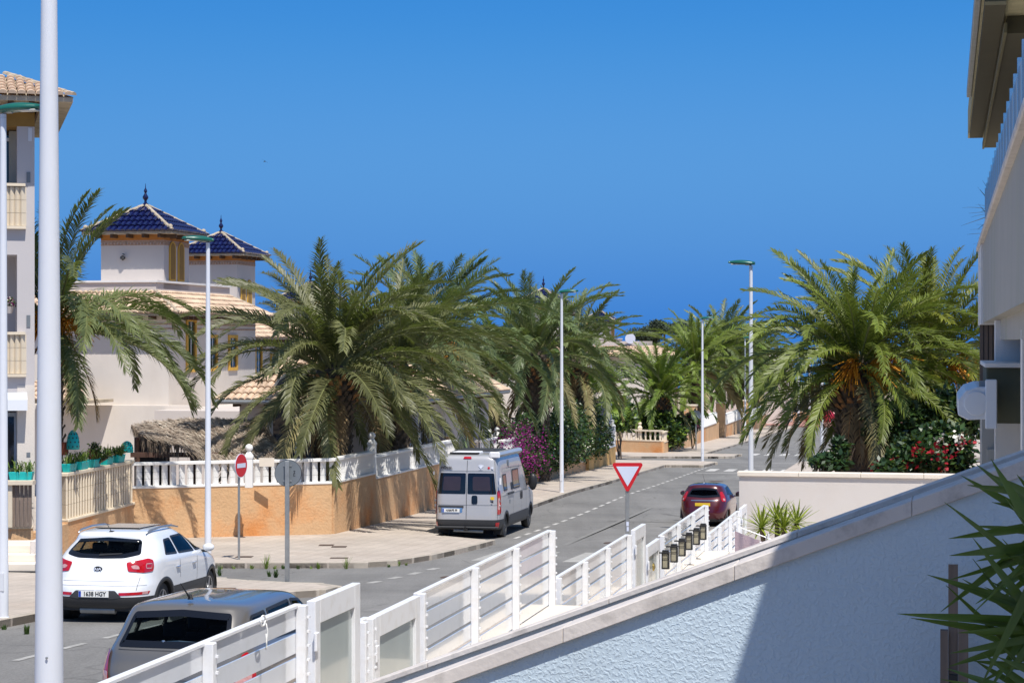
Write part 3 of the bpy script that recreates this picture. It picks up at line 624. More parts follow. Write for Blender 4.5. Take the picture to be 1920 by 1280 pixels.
# ------------------------------------------------------------------ street lamps
def lamp(label, x, y, zb, h, arm_rot, r0=0.085, r1=0.05, head=True, group='tall white street lamps'):
    t = thing('street_lamp', label, 'street lamp', (x, y, zb), arm_rot, group)
    mb = MB(); mb.lathe([(r0+0.012, 0), (r0+0.012, 0.02), (r0, 0.03), (r0, 0.9), (r0-0.004, 0.92), (r1, h)], 20); mb.obj('pole', lamp_white, t, smooth=True)
    MB().box(-0.05, 0.05, -r0-0.006, -r0+0.03, 0.45, 0.75).obj('service_door', lamp_white, t, bevel=0.004)
    if head:
        m = MB(); n = 9; L0 = -0.12; L1 = 0.68
        secs = []
        for i in range(n):
            u = i/(n-1); x_ = L0+(L1-L0)*u
            w = 0.06+0.12*sin(pi*min(1, 0.12+u*0.95))**0.7; tt = 0.03+0.075*sin(pi*min(1, .15+u*.8))
            secs.append((x_, w, tt))
        vs = []; fs = []
        for x_, w, tt in secs:
            zc = h+0.06+0.06*x_
            for k in range(10):
                a = 2*pi*k/10; vs.append((x_, w*cos(a), zc+(tt*sin(a) if sin(a) > 0 else tt*0.45*sin(a))))
        for i in range(n-1):
            for k in range(10): fs.append((i*10+k, i*10+(k+1)%10, (i+1)*10+(k+1)%10, (i+1)*10+k))
        fs += [tuple(range(10)), tuple(range((n-1)*10, n*10))[::-1]]
        m.add(vs, fs); m.obj('lamp_head', lamp_green, t, smooth='full')
        MB().box(0.2, 0.6, -0.1, 0.1, h+0.035, h+0.062).obj('lens', lamp_lens, t, bevel=0.008)
        MB().tube([(0, 0, h-0.06), (0, 0, h+0.05), (0.16, 0, h+0.06)], 0.055, 8).obj('bracket', galv, t)
    return t
def at_pix(px, z): return ((px-960)/FPX*z, z)
x, y = at_pix(390, 50.6); lamp('white street lamp in front of the ochre wall with head pointing left', x, y, G(y)+KERB, 8.0, pi+0.5)
x, y = at_pix(1053, 80.3); lamp('white street lamp by the bougainvillea hedge, head pointing right', x, y, G(y)+KERB, 8.0, -TH)
x, y = at_pix(1317, 112.7); lamp('white street lamp on the tip of the far pavement corner', x, y, G(y)+KERB, 8.0, -TH)
x, y = at_pix(1408, 60.0); lamp('white street lamp left of the big right palm, head pointing left', x, y, G(y)+KERB, 8.05, pi-TH)
x, y = at_pix(6, 32.5); lamp('white street lamp cut by the left picture edge, green head over the building', x, y, G(y)+KERB, 8.22, -TH)
x, y = at_pix(1541, 88.0); lamp('white street lamp pole showing below the right palm beside a dark bush', x, y, G(y)+KERB, 8.0, pi-TH)
x, y = at_pix(1397, 160.0); lamp('slim distant white lamp seen just left of the nearer one through fronds', x, y, G(y)+KERB, 8.0, -TH)
x, y = at_pix(1497, 209.0); lamp('distant white pole on the red plaza, the left one', x, y, G(y)+KERB, 8.0, 0, 0.13, 0.1)
x, y = at_pix(1518, 218.0); lamp('distant white pole on the red plaza, the right one', x, y, G(y)+KERB, 8.0, 0, 0.13, 0.1)
# nearest post, passing through the whole height of the picture
x, y = at_pix(92, 12.0)
t = thing('street_lamp', 'thick white lamp post nearest to us running the full picture height', 'street lamp', (x, y, G(y)+KERB), -TH, 'tall white street lamps')
mb = MB(); mb.lathe([(0.11, 0), (0.11, 0.02), (0.098, 0.04), (0.094, 0.95), (0.0855, 1.85), (0.0485, 5.95), (0.036, 7.6)], 36); mb.obj('pole', lamp_white, t, smooth='full')
MB().lathe([(0.0, 0), (0.008, 0.0), (0.008, 0.006), (0, 0.008)], 8, mat=Matrix.Translation((0.028, -0.088, 1.97)) @ Matrix.Rotation(pi/2, 4, 'X')).obj('screw', galv, t)
MB().box(-0.05, 0.05, -0.1, -0.07, 0.45, 0.75).obj('service_door', lamp_white, t, bevel=0.004)
MB().box(-0.14, 0.65, -0.15, 0.15, 7.6, 7.7).obj('lamp_head', lamp_green, t, bevel=0.03)

# ------------------------------------------------------------------ road signs
def disc(r, th, n=40): return [(r*cos(2*pi*k/n), r*sin(2*pi*k/n)) for k in range(n)]
# no entry
x, y = at_pix(448, 50.0); zb = G(y)+KERB
t = thing('no_entry_sign', 'red no entry sign with white bar turned sideways on a grey post', 'road sign', (x, y, zb), 0)
MB().box(-0.025, 0.025, -0.04, 0.04, 0, 2.62).obj('post', galv, t, bevel=0.006)
plate = thing
Rz = Matrix.Translation((0.06, -0.02, 2.36)) @ Matrix.Rotation(radians(68), 4, 'Z') @ Matrix.Rotation(pi/2, 4, 'X')
MB().prism(disc(0.30, 0), -0.015, 0.0, mat=Rz).obj('plate', sign_white, t)
MB().prism(disc(0.285, 0), 0.0, 0.004, mat=Rz).obj('red_face', sign_red, t)
MB().box(-0.21, 0.21, -0.055, 0.055, 0.004, 0.008, mat=Rz).obj('white_bar', sign_white, t)
# round sign seen from behind
x, y = at_pix(539, 41.7); zb = G(y)+KERB
t = thing('round_sign', 'round road sign seen from its grey back on a square post', 'road sign', (x, y, zb), 0)
MB().box(-0.045, 0.045, -0.09, -0.01, 0, 2.52).obj('post', galv, t, bevel=0.006)
MB().prism(disc(0.275, 0), 0, 0.02, mat=Matrix.Translation((0.01, 0.02, 2.26)) @ Matrix.Rotation(pi/2, 4, 'X')).obj('plate', sign_back, t)
MB().prism([(0.285*cos(a), 0.285*sin(a)) for a in [2*pi*k/40 for k in range(40)]], -0.012, 0.0, mat=Matrix.Translation((0.01, 0.02, 2.26)) @ Matrix.Rotation(pi/2, 4, 'X')).obj('rim', black_plastic, t)
for zz in (2.1, 2.42): MB().box(-0.09, 0.09, -0.012, 0.004, zz-0.02, zz+0.02).obj('clamp', galv, t)
lt = MB(); 
for a in ((0.125, 0.165, 2.3, 2.31), (0.125, 0.165, 2.25, 2.26), (0.14, 0.15, 2.26, 2.3), (0.125, 0.165, 2.2, 2.21), (0.125, 0.135, 2.2, 2.26)): lt.box(a[0], a[1], -0.004, 0.0, a[2], a[3])
lt.obj('stamp_marks', ink, t)
# give way
x, y = at_pix(1176.5, 46.7); zb = G(y)
t = thing('give_way_sign', 'white give way triangle with red border on a grey post', 'road sign', (x, y, zb), 0)
MB().box(-0.045, 0.045, -0.02, 0.05, 0, CAMZ-(900-640)/FPX*46.7-zb).obj('post', galv, t, bevel=0.008)
zt = CAMZ-(867-640)/FPX*46.7-zb
def tri(h, r, n=5):
    w = 0.70*h; pts = []
    C = [(-0.355+r*1.7, 0-r), (0.355-r*1.7, -r), (0, -0.70+r*2.1)]
    for (cx, cz), a0 in zip(C, (150, 90-0, -30)):
        pass
    out = []
    for (cx, cz), (a0, a1) in zip(((0.355-r*1.732, -r), (0, -0.66+2*r-0.0), (-0.355+r*1.732, -r)), ((90, -30), (-30, -150), (210, 90))):
        for i in range(n+1):
            a = radians(a0+(a1-a0)*i/n); out.append((cx+r*cos(a), cz+r*sin(a)))
    return out
Rp = Matrix.Translation((0, -0.04, zt)) @ Matrix.Rotation(pi/2, 4, 'X') @ Matrix.Scale(1.09, 4)
MB().prism(tri(1, 0.045), -0.02, 0.0, mat=Rp).obj('plate', sign_red, t)
inner = [(0.245, -0.078), (0.0, -0.505), (-0.245, -0.078)]
MB().prism(inner, 0.0, 0.005, mat=Rp).obj('white_face', sign_white, t)
bf = MB()
for i, zz in enumerate((0.35, 0.55, 0.78, 1.0, 1.12)): bf.box(-0.03+0.01*(i % 2), 0.03, -0.026, -0.021, zz, zz+0.1)
bf.obj('torn_stickers', sign_white, t)
# far round sign back by the far lamp
x, y = at_pix(1305, 132)
t = thing('round_sign', 'small pale round sign back beside the far corner lamp post', 'road sign', (x, y, G(y)+KERB), 0)
MB().box(-0.04, 0.04, -0.04, 0.04, 0, 2.6).obj('post', galv, t)
MB().prism(disc(0.33, 0), 0, 0.02, mat=Matrix.Translation((0, -0.05, 2.3)) @ Matrix.Rotation(pi/2, 4, 'X')).obj('plate', M("pale_sign", (0.35, 0.38, 0.42), 0.5), t)

# covers on the pavement
for i, (px, z, w, d, lab) in enumerate(((458, 50.9, 0.42, 0.5, 'square iron cover beside the no entry sign post'), (612, 55.2, 0.4, 0.5, 'iron cover nearest the ochre wall corner'), (636, 54.6, 0.4, 0.5, 'iron cover just right of another near the ochre wall corner'), (636, 50.5, 0.45, 0.35, 'dark iron cover near the kerb behind the weeds'), (417, 39.4, 0.5, 0.4, 'dark iron cover beside the white car front wheel'))):
    x, y = at_pix(px, z); o = MB().box(-w/2, w/2, -d/2, d/2, 0, 0.008).obj('manhole_cover', cover_m, loc=(x, y, G(y)+KERB+0.002), rot=(math.atan(-(G(y-.5)-G(y+.5))), 0, 0))
    tag(o, lab, 'manhole cover', 'iron covers in the pavement')
x, y = at_pix(516, 49.6)
# weeds along the kerb
def blade_clump(mb, x, y, z, n, h, spread, w=0.007, mi=0):
    for i in range(n):
        a = R.uniform(0, 2*pi); l = h*R.uniform(0.4, 1); s = spread*R.uniform(0.2, 1)
        p0 = Vector((x+R.uniform(-.03, .03), y+R.uniform(-.03, .03), z)); p1 = p0+Vector((cos(a)*s*.5, sin(a)*s*.5, l*.6)); p2 = p0+Vector((cos(a)*s, sin(a)*s, l))
        sd = Vector((-sin(a), cos(a), 0))*w
        mb.add([p0-sd, p0+sd, p1+sd, p1-sd, p2], [(0,1,2,3),(3,2,4)], mi)
WEED_ORD = ['leftmost', 'second', 'third', 'fourth', 'fifth', 'sixth', 'seventh', 'eighth', 'ninth', 'tenth', 'eleventh', 'twelfth', 'last']
def weed(px, z, h, n, label, road_side=True):
    x, y = at_pix(px, z); mb = MB(); blade_clump(mb, 0, 0, 0, n, h, h*0.5)
    o = mb.obj('weed', leaf_mid if n % 2 else leaf_lime, loc=(x, y, G(y)+(0 if road_side else KERB))); tag(o, label, 'weed', 'weeds growing along the kerb')
for i, (px, h, n) in enumerate(((415, .1, 12), (438, .12, 12), (472, .13, 30), (499, .42, 26), (515, .1, 20), (531, .13, 31), (559, .13, 17), (583, .1, 10), (597, .2, 34), (649, .36, 20), (729, .1, 31), (749, .2, 10), (762, .1, 20))):
    z = 48.45 if px < 700 else 48.9+(px-720)*0.02
    weed(px, z, h, n, WEED_ORD[i]+' weed tuft from the left in the row along the kerb below the ochre wall')
weed(505, 43.3, .16, 31, 'weed patch at the pavement edge left of the round sign post', False)
weed(517, 43.0, .22, 41, 'tallest weed patch by the round sign post foot', False)
weed(412, 43.6, .3, 21, 'small weed beside the front of the white car', False)
weed(50, 31.2, .18, 61, 'weed clump at the kerb beside the nearest lamp post')
weed(8, 31.9, .1, 31, 'small weed by the foot of the left edge lamp')
o = None

# ------------------------------------------------------------------ white slatted fences on the right
FCX = -4.0
def fence_s(px, c=FCX):
    k = (px-960)/FPX; y = c/(CT*k-ST); x = k*y
    return x*ST+y*CT
post_w = 0.065
def fence(label, spx, ztop, h=0.77, nslat=5, lwall=True):
    ss = [fence_s(p) for p in spx]
    base = F(FCX, ss[0], ztop-h); t = thing('slatted_fence', label, 'fence', base, -TH, 'white slatted fences stepping down the street')
    pm = MB().box(-post_w/2, post_w/2, -post_w/2, post_w/2, -0.02, h+0.006).mesh('post', white_post, bevel=0.006)
    bm_ = MB()
    for k in range(8): bm_.box(post_w/2-0.002, post_w/2+0.014, -0.01, 0.01, 0.06+k*0.09, 0.075+k*0.09)
    bolts = bm_.mesh('bolts', white_post)
    for s in ss:
        p = ob('post', pm, t, (0.015, s-ss[0], 0)); ob('bolts', bolts, p, (0, 0.018, 0))
    hs = h/nslat
    for a, b in zip(ss, ss[1:]):
        me = MB().box(-0.030, -0.018, 0.0, b-a, 0.010, hs-0.020).mesh('slat', white_lacquer)
        for j in range(nslat): ob('slat', me, t, (0, a-ss[0], j*hs))
    MB().box(-0.045, 0.0, -0.03, ss[-1]-ss[0]+0.03, h-0.012, h+0.01).obj('top_cap', white_post, t, bevel=0.004)
    if lwall:
        w = thing('low_wall', 'low cream coped wall carrying the '+label.replace('white slatted ', ''), 'wall', F(FCX, ss[0]-0.1, ztop-h-0.85), -TH)
        L = ss[-1]-ss[0]+0.2
        MB().box(-0.15, 0.35, 0, L, -0.6, 0.8).obj('wall_face', cream_wall, w)
        n = max(1, round(L/0.9)); sm = MB().box(-0.19, 0.40, 0.004, L/n-0.004, 0.8, 0.845).mesh('coping_stone', coping_cream, bevel=0.006)
        for i in range(n): ob('coping_stone', sm, w, (0, i*L/n, 0))
    return t
def gate(label, px0, px1, ztop, h=1.75, handle=False):
    s0, s1 = fence_s(px0), fence_s(px1); L = s1-s0
    t = thing('garden_gate', label, 'gate', F(FCX, s0, ztop-h), -TH, 'white framed gates with frosted panes')
    MB().box(-0.03, 0.03, 0, 0.11, 0, h).obj('stile', white_post, t, bevel=0.004); MB().box(-0.03, 0.03, L-0.13, L, 0, h).obj('stile', white_post, t, bevel=0.004)
    MB().box(-0.03, 0.03, 0.11, L-0.13, h-0.155, h).obj('top_rail', white_post, t, bevel=0.004); MB().box(-0.03, 0.03, 0.11, L-0.13, 0, 0.15).obj('bottom_rail', white_post, t, bevel=0.004)
    MB().box(-0.006, 0.006, 0.11, L-0.13, 0.15, h-0.155).obj('pane', frosted, t)
    for zz in (0.4, h-0.32): MB().box(0.03, 0.05, -0.035, 0.03, zz, zz+0.12).obj('hinge', white_post, t, bevel=0.005)
    if handle: MB().tube([(0.03, L-0.04, 0.98), (0.08, L-0.04, 0.98), (0.08, L-0.02, 0.98), (0.085, L-0.02, 0.86)], 0.012, 6).obj('handle', chrome, t)
    return t
Z1, Z2, Z3, Z4, Z5 = CAMZ-1.67, CAMZ-1.96, CAMZ-2.49, CAMZ-2.79, CAMZ-3.335
fence('white slatted fence nearest us with a rope ring hanging on it', [190, 388, 562], Z1)
gate('open looking gate nearest us between the two closest fences', 583, 668, Z1, handle=True)
fence('white slatted short infill beside the nearest gate', [676, 690], Z2-0.0, lwall=False)
gate('gate with handle in front of the second fence', 697, 781, Z2, handle=True)
fence('white slatted second fence, long one reaching to the middle of the picture', [787, 888, 965, 1033], Z2)
fence('white slatted third fence running up to the give way sign post', [1045, 1095, 1138, 1178], Z3)
gate('gate beside the give way sign post', 1187, 1207, Z3+0.03)
gate('gate with a round brass bell left of the lanterns', 1211, 1234, Z4)
fence('white slatted fourth fence hung with six black lanterns', [1240, 1271, 1298, 1323], Z4)
fence('white slatted farthest fence ending at the cream retaining wall', [1328, 1348, 1368, 1384], Z5)
gate('farthest narrow gate against the cream retaining wall', 1388, 1398, Z5+0.02)
bl = fence_s(1219); o = MB().lathe([(0, 0), (0.06, 0), (0.05, 0.02), (0.0, 0.035)], 16, mat=Matrix.Rotation(pi/2, 4, 'Y')).obj('bell', M("brass", (0.45, 0.33, 0.1), 0.3, metal=0.8), loc=F(FCX+0.04, bl, Z4-0.32), rot=(0, 0, -TH)); tag(o, 'round brass bell on the gate left of the lanterns', 'bell')
# six lanterns
def lantern(px, py, which):
    s = fence_s(px, FCX+0.12); v = F(FCX+0.12, s); z = CAMZ-(py-640)/FPX*v.y
    t = thing('lantern', which+' black solar lantern on the fourth fence', 'lantern', (v.x, v.y, z), -TH, 'black lanterns on the white fence')
    MB().box(-0.055, 0.055, -0.05, 0.05, 0.10, 0.125).box(-0.045, 0.045, -0.042, 0.042, 0.125, 0.15).obj('lid', black_plastic, t, bevel=0.004)
    c = MB()
    for a in (-1, 1):
        for b in (-1, 1): c.box(a*0.045-0.006, a*0.045+0.006, b*0.042-0.006, b*0.042+0.006, -0.10, 0.10)
    c.box(-0.052, 0.052, -0.048, 0.048, -0.115, -0.095).box(-0.05, 0.05, -0.046, -0.04, 0.03, 0.037)
    c.obj('cage', black_plastic, t); MB().box(-0.036, 0.036, -0.033, 0.033, -0.095, 0.10).obj('glass', lantern_glass, t)
    MB().box(-0.12, -0.05, -0.01, 0.01, 0.1, 0.12).obj('bracket', black_plastic, t)
for (px, py), w in zip(((1248, 1050.5), (1264, 1038.5), (1279, 1027.5), (1292, 1016), (1306, 1007), (1318.5, 998)), ('lowest and nearest', 'second from the left,', 'third from the left,', 'fourth from the left,', 'second highest', 'topmost and farthest')):
    lantern(px, py, w)
# rope ring on the nearest fence
s = fence_s(478); v = F(FCX+0.05, s, Z1+0.02)
rm = MB(); rm.tube([(0.0, 0.04*cos(a), 0.0+0.03*sin(a)) for a in [i*2*pi/16 for i in range(17)]], 0.006, 6)
rm.tube([(0.01, 0.03, -0.02), (0.012, 0.05, -0.07), (0.012, 0.03, -0.12), (0.012, 0.02, -0.17), (0.012, 0.035, -0.13), (0.012, 0.02, -0.08)], 0.004, 5)
tag(rm.obj('rope', rope_m, loc=v, rot=(0, 0, -TH), smooth='full'), 'white rope ring hanging over the nearest fence top', 'rope')

# garden floors behind the fences
for i, (s0, s1, z) in enumerate(((12.8, 22, Z2-0.77-0.9), (22, 34.5, Z4-0.77-0.9), (34.5, 40.2, Z5-0.77-0.9), (10, 12.8, Z1-0.77-0.9))):
    MB().quad(F(-3.6, s0, z), F(6, s0, z), F(6, s1, z), F(-3.6, s1, z)).obj('garden_floor', coping_cream, kind='structure')

# ------------------------------------------------------------------ sloping boundary walls just in front of us
def slope_wall(label, s0, pa, pb, ca, cb, thick, over, caph, wallmat, copmat, n_st, botdrop=3.0):
    """wall across the garden at street distance s0; pa/pb = image points (px,py) on the front lower coping edge; extends to c = ca..cb"""
    def at(px, py):
        k = (px-960)/FPX; y = s0/(CT+ST*k); x = k*y; return (x*CT-y*ST, CAMZ-(py-640)/FPX*y)
    (c0, z0), (c1, z1) = at(*pa), at(*pb); m = (z1-z0)/(c1-c0)
    zf = lambda c: z0+m*(c-c0)
    t = thing('boundary_wall', label, 'wall', F(ca, s0, zf(ca)-botdrop), -TH)
    o = Vector((ca, s0, zf(ca)-botdrop)); mb = MB()
    L = cb-ca; vs = []
    for (cc, dz) in ((ca, None), (cb, None)):
        vs.append((cc-ca, 0, 0)); vs.append((cc-ca, thick, 0)); vs.append((cc-ca, thick, zf(cc)-o.z)); vs.append((cc-ca, 0, zf(cc)-o.z))
    mb.add(vs, [(0,1,2,3),(4,7,6,5),(0,4,5,1),(1,5,6,2),(2,6,7,3),(3,7,4,0)]); mb.obj('wall_face', wallmat, t)
    an = math.atan(m)
    for i in range(n_st):
        a = ca+(cb-ca)*i/n_st; b = ca+(cb-ca)*(i+1)/n_st; g = 0.0008
        q = MB(); vs = []
        for cc in (a+g, b-g):
            zz = zf(cc)-o.z
            vs += [(cc-ca, -over, zz), (cc-ca, thick+over, zz), (cc-ca, thick+over, zz+caph), (cc-ca, -over, zz+caph)]
        q.add(vs, [(0,1,2,3),(4,7,6,5),(0,4,5,1),(1,5,6,2),(2,6,7,3),(3,7,4,0)]); q.obj('coping_stone', copmat, t, bevel=0.004)
    return zf
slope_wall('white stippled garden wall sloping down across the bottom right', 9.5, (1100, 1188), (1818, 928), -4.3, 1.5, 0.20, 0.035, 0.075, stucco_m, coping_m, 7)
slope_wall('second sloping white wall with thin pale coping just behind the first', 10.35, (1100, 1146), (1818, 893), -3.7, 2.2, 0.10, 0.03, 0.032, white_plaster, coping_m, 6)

# cream retaining wall and raised bed with palms
YR = 41.3
def c_at(px, s0):
    k = (px-960)/FPX; y = s0/(CT+ST*k); return k*y*CT-y*ST
sR = 0.2132*0.1138*41.2+0.977*41.2
cR0 = c_at(1386, sR); zR = CAMZ-(893-640)/FPX*41.0
t = thing('retaining_wall', 'smooth cream retaining wall with pale coping below the big palm', 'wall', F(cR0, sR, zR-3.2), -TH)
MB().box(0, 10, 0, 0.25, 0, 3.2).obj('wall_face', M("smooth_cream_wall", (0.62, 0.57, 0.53), 0.85, 0.03, 0.5, 0.1, 40, stain=(0.58, 0.48, 0.40), stain_scale=0.35, stain_amt=0.6), t)
for i in range(8): MB().box(-0.04+i*1.26, -0.045+(i+1)*1.26, -0.05, 0.32, 3.2, 3.29).obj('coping_stone', coping_cream, t, bevel=0.008)
sheet('garden_bed', [xy(F(cR0+0.05, sR+0.3)), xy(F(cR0+10, sR+0.3)), xy(F(cR0+10, 62)), xy(F(cR0+0.05, 62))], 0.3, soil, skirt=0.4)
GB = G(52)+0.3

# ------------------------------------------------------------------ building on the right
def zc(py, y): return CAMZ-(py-640)/FPX*y
t = thing('right_building', 'pale building at the right edge with glass balcony and deep flat eaves', 'building', F(0.5, 8, 0), -TH)
def rb(name, c0, c1, s0, s1, z0, z1, mat, bevel=0.0, par=t, label=None): return MB().box(c0-0.5, c1-0.5, s0-8, s1-8, z0, z1).obj(name, mat, par, bevel=bevel, label=label)
rb('balcony_parapet', 0.50, 0.66, 12.0, 31.0, CAMZ+0.26, CAMZ+1.36, grey_render)
rb('parapet_coping', 0.44, 0.70, 12.0, 31.06, CAMZ+1.36, CAMZ+1.43, coping_m, 0.01)
rb('parapet_end_face', 0.47, 0.665, 28.4, 31.04, CAMZ+0.24, CAMZ+1.355, white_plaster)
rb('balcony_slab', 0.58, 4.0, 12.0, 30.9, CAMZ+0.30, CAMZ+0.42, white_plaster)
rb('facade_band', 0.62, 4.0, 11.0, 27.0, CAMZ+0.02, CAMZ+0.295, grey_render)
rb('pillar', 0.56, 1.0, 24.0, 24.5, -2.2, CAMZ+0.25, white_plaster)
rb('pillar', 0.62, 1.1, 17.2, 17.6, -2.2, CAMZ+0.1, white_plaster)
rb('facade_wall', 1.15, 1.3, 9.8, 31.0, -2.2, CAMZ+0.1, grey_render)
rb('upper_wall', 2.4, 2.6, 9.8, 31.0, CAMZ+0.3, CAMZ+3.25, grey_render)
gp = MB().box(0, 0.014, 0.02, 0.98, 0.0, 0.78).mesh('glass_panel', balcony_glass); gpo = MB().box(-0.02, 0.035, -0.03, 0.03, -0.02, 0.84).mesh('glass_post', chrome)
for i in range(18):
    ob('glass_panel', gp, t, (0.08, 4.6+i*1.0, CAMZ+1.45)); ob('glass_post', gpo, t, (0.08, 4.6+i*1.0, CAMZ+1.45))
ob('glass_post', gpo, t, (0.08, 22.6, CAMZ+1.45))
rb('end_glass_screen', 0.60, 0.66, 28.6, 30.6, CAMZ+1.43, CAMZ+2.35, M("blue_grey_panel", (0.17, 0.24, 0.28), 0.3, 0.05), 0)
# roof slab
rb('roof_slab', 0.34, 3.0, 19.6, 33.2, CAMZ+3.30, CAMZ+3.75, M("roof_fascia", (0.40, 0.36, 0.22), 0.9, 0.12, 6, 0.8, 30), 0)
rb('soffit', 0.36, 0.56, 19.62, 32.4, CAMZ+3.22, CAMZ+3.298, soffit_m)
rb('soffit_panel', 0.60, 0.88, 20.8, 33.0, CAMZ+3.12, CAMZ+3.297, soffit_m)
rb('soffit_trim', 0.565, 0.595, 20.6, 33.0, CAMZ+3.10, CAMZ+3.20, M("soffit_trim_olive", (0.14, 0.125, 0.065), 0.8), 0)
rb('gutter', 0.27, 0.335, 19.6, 28.0, CAMZ+3.34, CAMZ+3.46, galv, 0.01)
# louvred screen, shelf, box
t2 = thing('louvre_screen', 'brown vertical louvre screen under the balcony at the right', 'screen', F(0.47, 29.6, CAMZ-1.1), -TH)
lm = MB().box(0, 0.05, 0, 0.02, 0, 2.45).mesh('louvre', louver_m)
MB().box(0, 0.6, 0.03, 0.05, 0, 2.4).obj('backing', black_plastic, t2)
for i in range(9): ob('louvre', lm, t2, (i*0.065, 0, 0))
t2 = thing('wall_unit', 'olive box with a projecting white shelf on the right wall', 'wall unit', F(0.42, 22.0, CAMZ-0.88), -TH)
MB().box(0, 0.62, 0, 2.2, 0, 0.60).obj('box', M("olive_box", (0.075, 0.08, 0.05), 0.7, 0.1), t2, bevel=0.01)
MB().box(-0.02, 0.64, -0.1, 2.9, 0.60, 0.65).obj('shelf', white_plaster, t2, bevel=0.008)
t2 = thing('awning_case', 'rolled awning case with round white end cap on the right wall', 'awning', F(0.12, 21.6, CAMZ-0.62), -TH)
prof = [(0, -.16), (.1, -.21), (.3, -.2), (.36, -.17), (.36, .14), (.2, .14), (.08, .1), (0, 0.0)]
cs = MB(); n = len(prof); vs = [(a, 0, b) for a, b in prof]+[(a, 3.2, b) for a, b in prof]
cs.add(vs, [tuple(range(n)), tuple(range(n, 2*n))[::-1]]+[((i+1) % n, i, n+i, n+(i+1) % n) for i in range(n)]); cs.obj('case', awning_white, t2, bevel=0.01)
MB().lathe([(0.13, 0), (0.13, 0.02), (0.12, 0.025), (0.0, 0.03)], 24, mat=Matrix.Translation((0.19, 0, -0.035)) @ Matrix.Rotation(pi/2, 4, 'X')).obj('end_cap', awning_white, t2)
MB().box(0.28, 0.4, -0.03, 0.05, -0.3, 0.22).obj('bracket', awning_white, t2, bevel=0.01)
MB().box(0.22, 0.3, 0.2, 0.3, 0.12, 0.2).box(0.32, 0.38, 0.1, 0.3, 0.1, 0.2).obj('hardware', galv, t2)
t2 = thing('buttress', 'grey stepped wall pier below the awning case', 'pier', F(0.45, 26.5, -2), -TH)
MB().box(0, 0.30, 0, 1.6, 0, zc(780, 26.5)+2).box(0.06, 0.32, -0.3, 0, 0, zc(835, 26.5)+2).obj('shaft', grey_render, t2)

# our own house beyond the right edge: its eaves shade the near wall and the yucca
t = thing('own_house', 'our own white house just beyond the right picture edge', 'building', F(1.7, -2, 0), -TH)
MB().box(0, 4, 0, 11.2, 0, CAMZ+2.9).obj('wall', white_plaster, t)
MB().box(-1.20, 4, -0.5, 11.2, CAMZ+2.9, CAMZ+3.2).obj('roof_slab', white_plaster, t)
# wooden gate frame behind the yucca
t = thing('timber_gate', 'weathered wooden posts against the near wall behind the yucca', 'gate', F(*[c_at(1763, 9.3), 9.3], 1.46), -TH)
MB().box(0, 0.035, 0, 0.06, -0.8, 1.42).obj('post', wood_m, t); MB().box(0.08, 0.125, 0, 0.06, -0.8, 1.45).obj('post', wood_m, t)
MB().box(0.036, 0.079, 0.02, 0.05, -0.8, 1.72).obj('middle_rail', wood_m, t); MB().box(0.036, 0.079, 0.0, 0.02, 1.0, 1.22).obj('cross_board', black_plastic, t)
MB().box(0.038, 0.077, 0.01, 0.02, 0.9, 1.0).obj('latch_plate', shutter_m, t)
# laundry rack, yucca pot things follow with the plants
# ------------------------------------------------------------------ tiled roofs
def tile_face(a, b, ra, rb_, pitch=0.23, tl=0.42):
    """one roof plane: eave a-b, ridge ra-rb_; returns an MB of barrel tiles following it"""
    a, b, ra, rb_ = map(Vector, (a, b, ra, rb_)); e = (b-a); L = e.length; e.normalize()
    u = (ra-a)-e*(ra-a).dot(e); H = u.length; u.normalize(); n = e.cross(u).normalized()
    if n.z < 0: n = -n
    xa = (ra-a).dot(e); xb = (rb_-a).dot(e)
    mb = MB(); cols = max(1, int(L/pitch)); p = L/cols
    for i in range(cols):
        x = (i+.5)*p; lim = H
        if xa > 0 and x < xa: lim = min(lim, H*x/xa)
        if xb < L and x > xb: lim = min(lim, H*(L-x)/(L-xb))
        k = 0; h = -0.05
        while h < lim-0.08:
            h1 = min(h+tl, lim+0.02); jit = R.uniform(-.012, .012); dz = R.uniform(0, .012)
            vs = []
            for hh, lift, wsc in ((h, 0.035+dz, 1.0), (h1, 0.0, 0.86)):
                for q in range(5):
                    an = pi*q/4; vs.append(a+e*(x+jit-p*0.5*wsc*cos(an))+u*hh+n*(0.085*sin(an)*wsc+lift))
            f = [(q, q+1, 6+q, 5+q) for q in range(4)]+[(0, 4, 3, 2, 1)]
            mb.add(vs, f); h += tl; k += 1
    return mb
def ridge_caps(a, b, mat_i=0, r=0.085, step=0.38):
    a, b = Vector(a), Vector(b); d = b-a; L = d.length; d.normalize(); s = d.cross(Vector((0,0,1))).normalized(); n = s.cross(d).normalized()
    mb = MB(); k = 0.0
    while k < L:
        k1 = min(k+step, L); vs = []
        for kk, rr in ((k, r), (k1, r*0.85)):
            for q in range(5):
                an = pi*q/4; vs.append(a+d*kk-s*rr*cos(an)+n*(rr*sin(an)+0.03))
        mb.add(vs, [(q, q+1, 6+q, 5+q) for q in range(4)]+[(0, 4, 3, 2, 1)]); k = k1
    return mb
